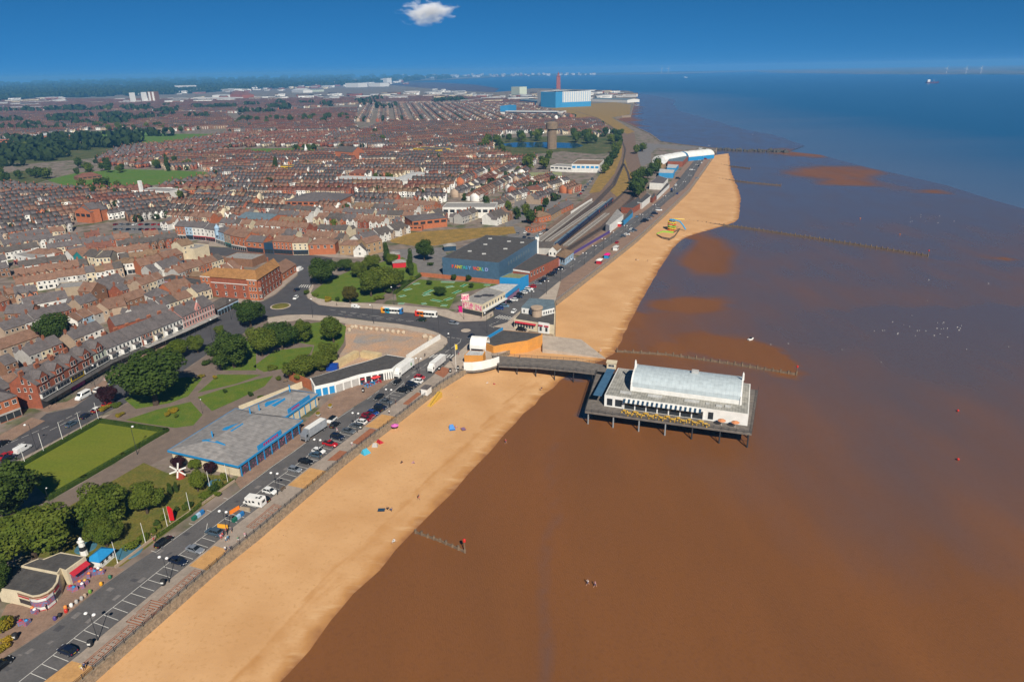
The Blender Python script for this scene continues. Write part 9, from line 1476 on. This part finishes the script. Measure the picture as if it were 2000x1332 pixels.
PP = [(C1, 712, 1235, .13, 'walk', 7, 0, 'strolling on the sandy panel at the bottom of the picture'), (C1, 740, 1225, .13, 'walk', 1, 4, 'walking beside the yellow topped stroller near the picture bottom'), (C1, 412, 715, .13, 'stand', 4, 4, 'standing at the curved cafe counter'), (C1, 1325, 95, .13, 'stand', 4, 1, 'standing by the black estate at the golf wall'), (C1, 1340, 125, .13, 'stand', 2, 4, 'in red behind the black estate'), (C2, 950, 1195, .13, 'walk', 0, 3, 'in a white top walking by the people carrier'), (C2, 975, 1175, .13, 'walk', 3, 1, 'in a blue top walking by the people carrier'), (C2, 1102, 1190, .13, 'walk', 6, 0, 'in pale green walking along the promenade'), (C2, 1195, 1140, .13, 'walk', 5, 0, 'in pink walking towards the railing'), (C2, 1020, 1070, .13, 'stand', 1, 4, 'beside the grey notice board'), (C2, 955, 1080, .13, 'stand', 2, 4, 'under the lamp by the amber barrier'), (C2, 885, 1165, .13, 'stand', 5, 2, 'crouched group member behind the people carrier'), (C2, 905, 1140, .13, 'stand', 2, 1, 'in dark red behind the people carrier'), (C2, 940, 1320, .13, 'stand', 0, 1, 'in white leaning on the railing'), (C2, 1000, 1310, .13, 'stand', 1, 0, 'in navy leaning on the railing'), (C3, 985, 1150, .13, 'walk', 0, 5, 'standing on the brick paving panel'), (C3, 790, 960, .02, 'walk', 5, 0, 'crossing the road by the dark off-roader'), (C3, 1470, 735, .13, 'walk', 0, 4, 'in white on the grey promenade slabs'), (C3, 1555, 600, .13, 'stand', 4, 4, 'beside the blue notice board'), (C3, 1735, 645, .13, 'stand', 4, 1, 'at the railing by the yellow steps'), (C4, 545, 212, .12, 'walk', 4, 4, 'on the park pavement'), (C4, 647, 352, .12, 'walk', 4, 1, 'on the pavement by the boulders'), (C4, 1500, 765, .12, 'walk', 4, 4, 'outside the white hoarding'), (C4, 1865, 745, .12, 'walk', 1, 2, 'near the flagpole crossing the forecourt'), (C5, 335, 1015, .12, 'walk', 4, 1, 'outside the bingo hall'), (C5, 440, 1000, .12, 'walk', 4, 4, 'near the zebra crossing by the bingo hall'), (A5, 815, 760, DZ, 'walk', 4, 4, 'walking on the pier walkway'), (A3, 805, 730, .12, 'walk', 5, 0, 'on the pavement beside the parked minibus'), (A3, 820, 728, .12, 'walk', 0, 1, 'in white beside the pink topped walker')]
for f, x, y, z, ps, tp, lg, lab in PP: person(f(x, y), z, ps, tp, lg, f'person in {CN[tp]} {lab}' if ' in ' not in ' ' + lab[:4] else f'person {lab}')
SB = [(818, 975, 'walk', 4, 2, 'walking alone on the middle of the beach'), (785, 905, 'sit', 4, 2, 'sitting on the sand above the lone walker'), (808, 905, 'sit', 5, 1, 'in pink sitting near another sitter'), (765, 997, 'sit', 1, 4, 'sitting beside the dark blanket'), (757, 995, 'sit', 4, 4, 'lying back on the dark blanket'), (555, 1052, 'sit', 0, 1, 'sitting on the white towel'), (890, 836, 'sit', 5, 2, 'sitting beside the blue tent'), (884, 776, 'sit', 4, 1, 'sitting below the yellow steps'), (892, 778, 'sit', 7, 0, 'sitting next to the sitter below the steps'), (952, 750, 'sit', 0, 3, 'sitting on the sand by the pier walkway'), (965, 752, 'sit', 2, 2, 'in red sitting by the pier walkway'), (1058, 760, 'sit', 4, 5, 'sitting at the sand edge under the pier'), (635, 940, 'stand', 4, 4, 'standing below the sea wall'), (650, 938, 'sit', 7, 1, 'sitting below the sea wall'), (1242, 510, 'walk', 4, 4, 'walking on the far beach'), (1265, 511, 'stand', 4, 4, 'standing on the far beach'), (1246, 509, 'sit', 0, 1, 'sitting on the far beach'), (770, 1058, 'sit', 0, 0, 'in white sitting low on the beach'), (1173, 687, 'walk', 5, 0, 'walking down the slipway')]
for x, y, ps, tp, lg, lab in SB: person(P(x, y, BZ - .1), BZ - .05 if x < 1100 else -3.3, ps, tp, lg, f'person in {CN[tp]} {lab}' if not lab.startswith('in ') else f'person {lab}')
for x, y, tp, lab in ((1148, 1142, 0, 'first of a pair walking on the wet mud'), (1162, 1146, 5, 'second of a pair walking on the wet mud'), (988, 866, 2, 'wading at the sand edge')): person(P(x, y, MUD_Z), MUD_Z, 'walk', tp, 1, f'person in {CN[tp]}, {lab}')
gb = MB(); loft(gb, [[(x, w * math.cos(a), .25 + h * math.sin(a)) for a in np.linspace(0, 5.5, 6)] for x, w, h in ((-.4, .03, .03), (-.15, .16, .12), (.15, .14, .13), (.32, .07, .10), (.45, .02, .02))]); gb.tube((0, .05, 0), (0, .05, .2), .015, n=4); gb.tube((0, -.05, 0), (0, -.05, .2), .015, n=4); gm = gb.mesh('gull', white_m)
for i in range(46):
 x, y = (rnd.gauss(1820, 50), rnd.gauss(642, 12)) if i < 26 else (rnd.gauss(1815, 25), rnd.gauss(427, 5)) if i < 36 else (rnd.uniform(1500, 1980), rnd.uniform(450, 750)); p = P(x, y, MUD_Z); o = obj('gull', gm); o.location = (p.x, p.y, MUD_Z + .05); o.rotation_euler = (0, 0, rnd.uniform(0, 6)); o.scale = (.75,) * 3; tag(o, 'small white gull standing on the wet mud flats', 'gull', 'gulls on the mud')
t = thing('moored_boat', 'small white boat lying on the mud beyond the pier', 'boat', P(1466, 664, MUD_Z), .5); b = MB(); loft(b, [ring(-1.5, .6, .1, .7, .1), ring(.5, .7, .1, .7, .1), ring(1.8, .1, .4, .8, .03)]); b.build('hull', white_m, t); b = MB(); b.box(-.6, .4, -.4, .4, .7, 1.3); b.build('cabin', shopdark, t)
for i, (x, y) in enumerate(((1876, 782), (1877, 875), (1682, 417), (1760, 447))): lathe_thing('buoy', f'round {"red" if i < 2 else "orange"} buoy on the {"near mud" if i < 2 else "far mud"}, {"nearer the sea" if i in (0, 2) else "nearer the camera"}', 'buoy', P(x, y), [(.2, 0), (.42, .3), (.4, .6), (.1, .8)], redm if i < 2 else orm, z=MUD_Z)
for lab, x, y, w, m in (('dark red cargo ship with white bridge out on the estuary', 1821, 163, 22, flat('hull_red', (.10, .02, .03))), ('white ship far out on the estuary', 1340, 152, 6, white_m)):
 p = P(x, y, SEA_Z); L = w * p.length / FPX; t = thing('ship', lab, 'ship', p, .15); b = MB(); loft(b, [ring(-L / 2, L * .07, 0, L * .09, .5), ring(L * .35, L * .08, 0, L * .09, .5), ring(L / 2, L * .01, 0, L * .13, .1)]); b.build('hull', m, t); b = MB(); b.box(-L * .45, -L * .25, -L * .06, L * .06, L * .09, L * .25); b.build('bridge', white_m, t); b = MB(); b.tube((L * .1, 0, L * .09), (L * .1, 0, L * .24), L * .008, n=5); b.build('mast', white_m, t)
for i, (x, y) in enumerate(((1292, 143.5), (1305, 143.5), (1848, 144.5), (1886, 144.5), (1915, 144.5))): p = P(x, y); s = p.length / FPX; t = thing('wind_turbine', f'distant white wind turbine, {ords[i]} along the skyline from the dock tower', 'wind turbine', p); b = MB(); b.tube((0, 0, 0), (0, 0, 8 * s), .35 * s, .2 * s, 6); b.build('tower', white_m, t); [MB().tube((0, -1, 8 * s), (4.5 * s * math.sin(a), -1, 8 * s + 4.5 * s * math.cos(a)), .3 * s, .08 * s, 4).build('blade', white_m, t) for a in (.3, 2.4, 4.5)]
cd = 9000.0; u_, v_ = 835 - 1000, 666 - 24; a_ = u_ * math.cos(ROLL) + v_ * math.sin(ROLL); b_ = -u_ * math.sin(ROLL) + v_ * math.cos(ROLL); dy_ = FPX * math.cos(PITCH) + b_ * math.sin(PITCH); cc = Vector((a_, dy_, -FPX * math.sin(PITCH) + b_ * math.cos(PITCH))) * (cd / dy_) + Vector((0, 0, CAM_H)); cm = bpy.data.materials.new('cloud_vapour'); cm.use_nodes = True; n = cm.node_tree; n.nodes.clear(); o = n.nodes.new('ShaderNodeOutputMaterial'); v = n.nodes.new('ShaderNodeVolumePrincipled'); v.inputs['Color'].default_value = (.95, .97, 1, 1); v.inputs['Anisotropy'].default_value = -.35
tc = n.nodes.new('ShaderNodeTexCoord'); z = n.nodes.new('ShaderNodeTexNoise'); z.inputs['Scale'].default_value = 2.6; z.inputs['Detail'].default_value = 5; n.links.new(tc.outputs['Object'], z.inputs['Vector']); ln = n.nodes.new('ShaderNodeVectorMath'); ln.operation = 'LENGTH'; n.links.new(tc.outputs['Object'], ln.inputs[0])
s1 = n.nodes.new('ShaderNodeMath'); s1.operation = 'MULTIPLY_ADD'; s1.inputs[1].default_value = -.55; n.links.new(ln.outputs['Value'], s1.inputs[0]); n.links.new(z.outputs[0], s1.inputs[2]); mr = n.nodes.new('ShaderNodeMapRange'); mr.inputs[1].default_value = .16; mr.inputs[2].default_value = .34; mr.inputs[4].default_value = .014; n.links.new(s1.outputs[0], mr.inputs[0]); n.links.new(mr.outputs[0], v.inputs['Density']); n.links.new(v.outputs[0], o.inputs['Volume'])
bm = bmesh.new(); bmesh.ops.create_icosphere(bm, subdivisions=3, radius=1.0); me = bpy.data.meshes.new('cloud'); bm.to_mesh(me); bm.free(); me.materials.append(cm); o = obj('cloud', me); o.location = cc; o.scale = (430, 300, 190); tag(o, 'single small white puffy cloud in the deep blue sky', 'cloud', kind='stuff')
hz = bpy.data.materials.new('haze_air'); hz.use_nodes = True; hn = hz.node_tree; hn.nodes.clear()
ho = hn.nodes.new('ShaderNodeOutputMaterial'); hv = hn.nodes.new('ShaderNodeVolumePrincipled')
hv.inputs['Color'].default_value = (0.16, 0.50, 0.95, 1); hv.inputs['Density'].default_value = 9.5e-5; hv.inputs['Anisotropy'].default_value = 0.0
hn.links.new(hv.outputs[0], ho.inputs['Volume'])
b = MB(); b.box(-27000, 27000, -2000, 24000, -7, 150)
tag(b.build('haze', hz), 'pale blue sea haze hanging over town and estuary', 'haze', kind='stuff')
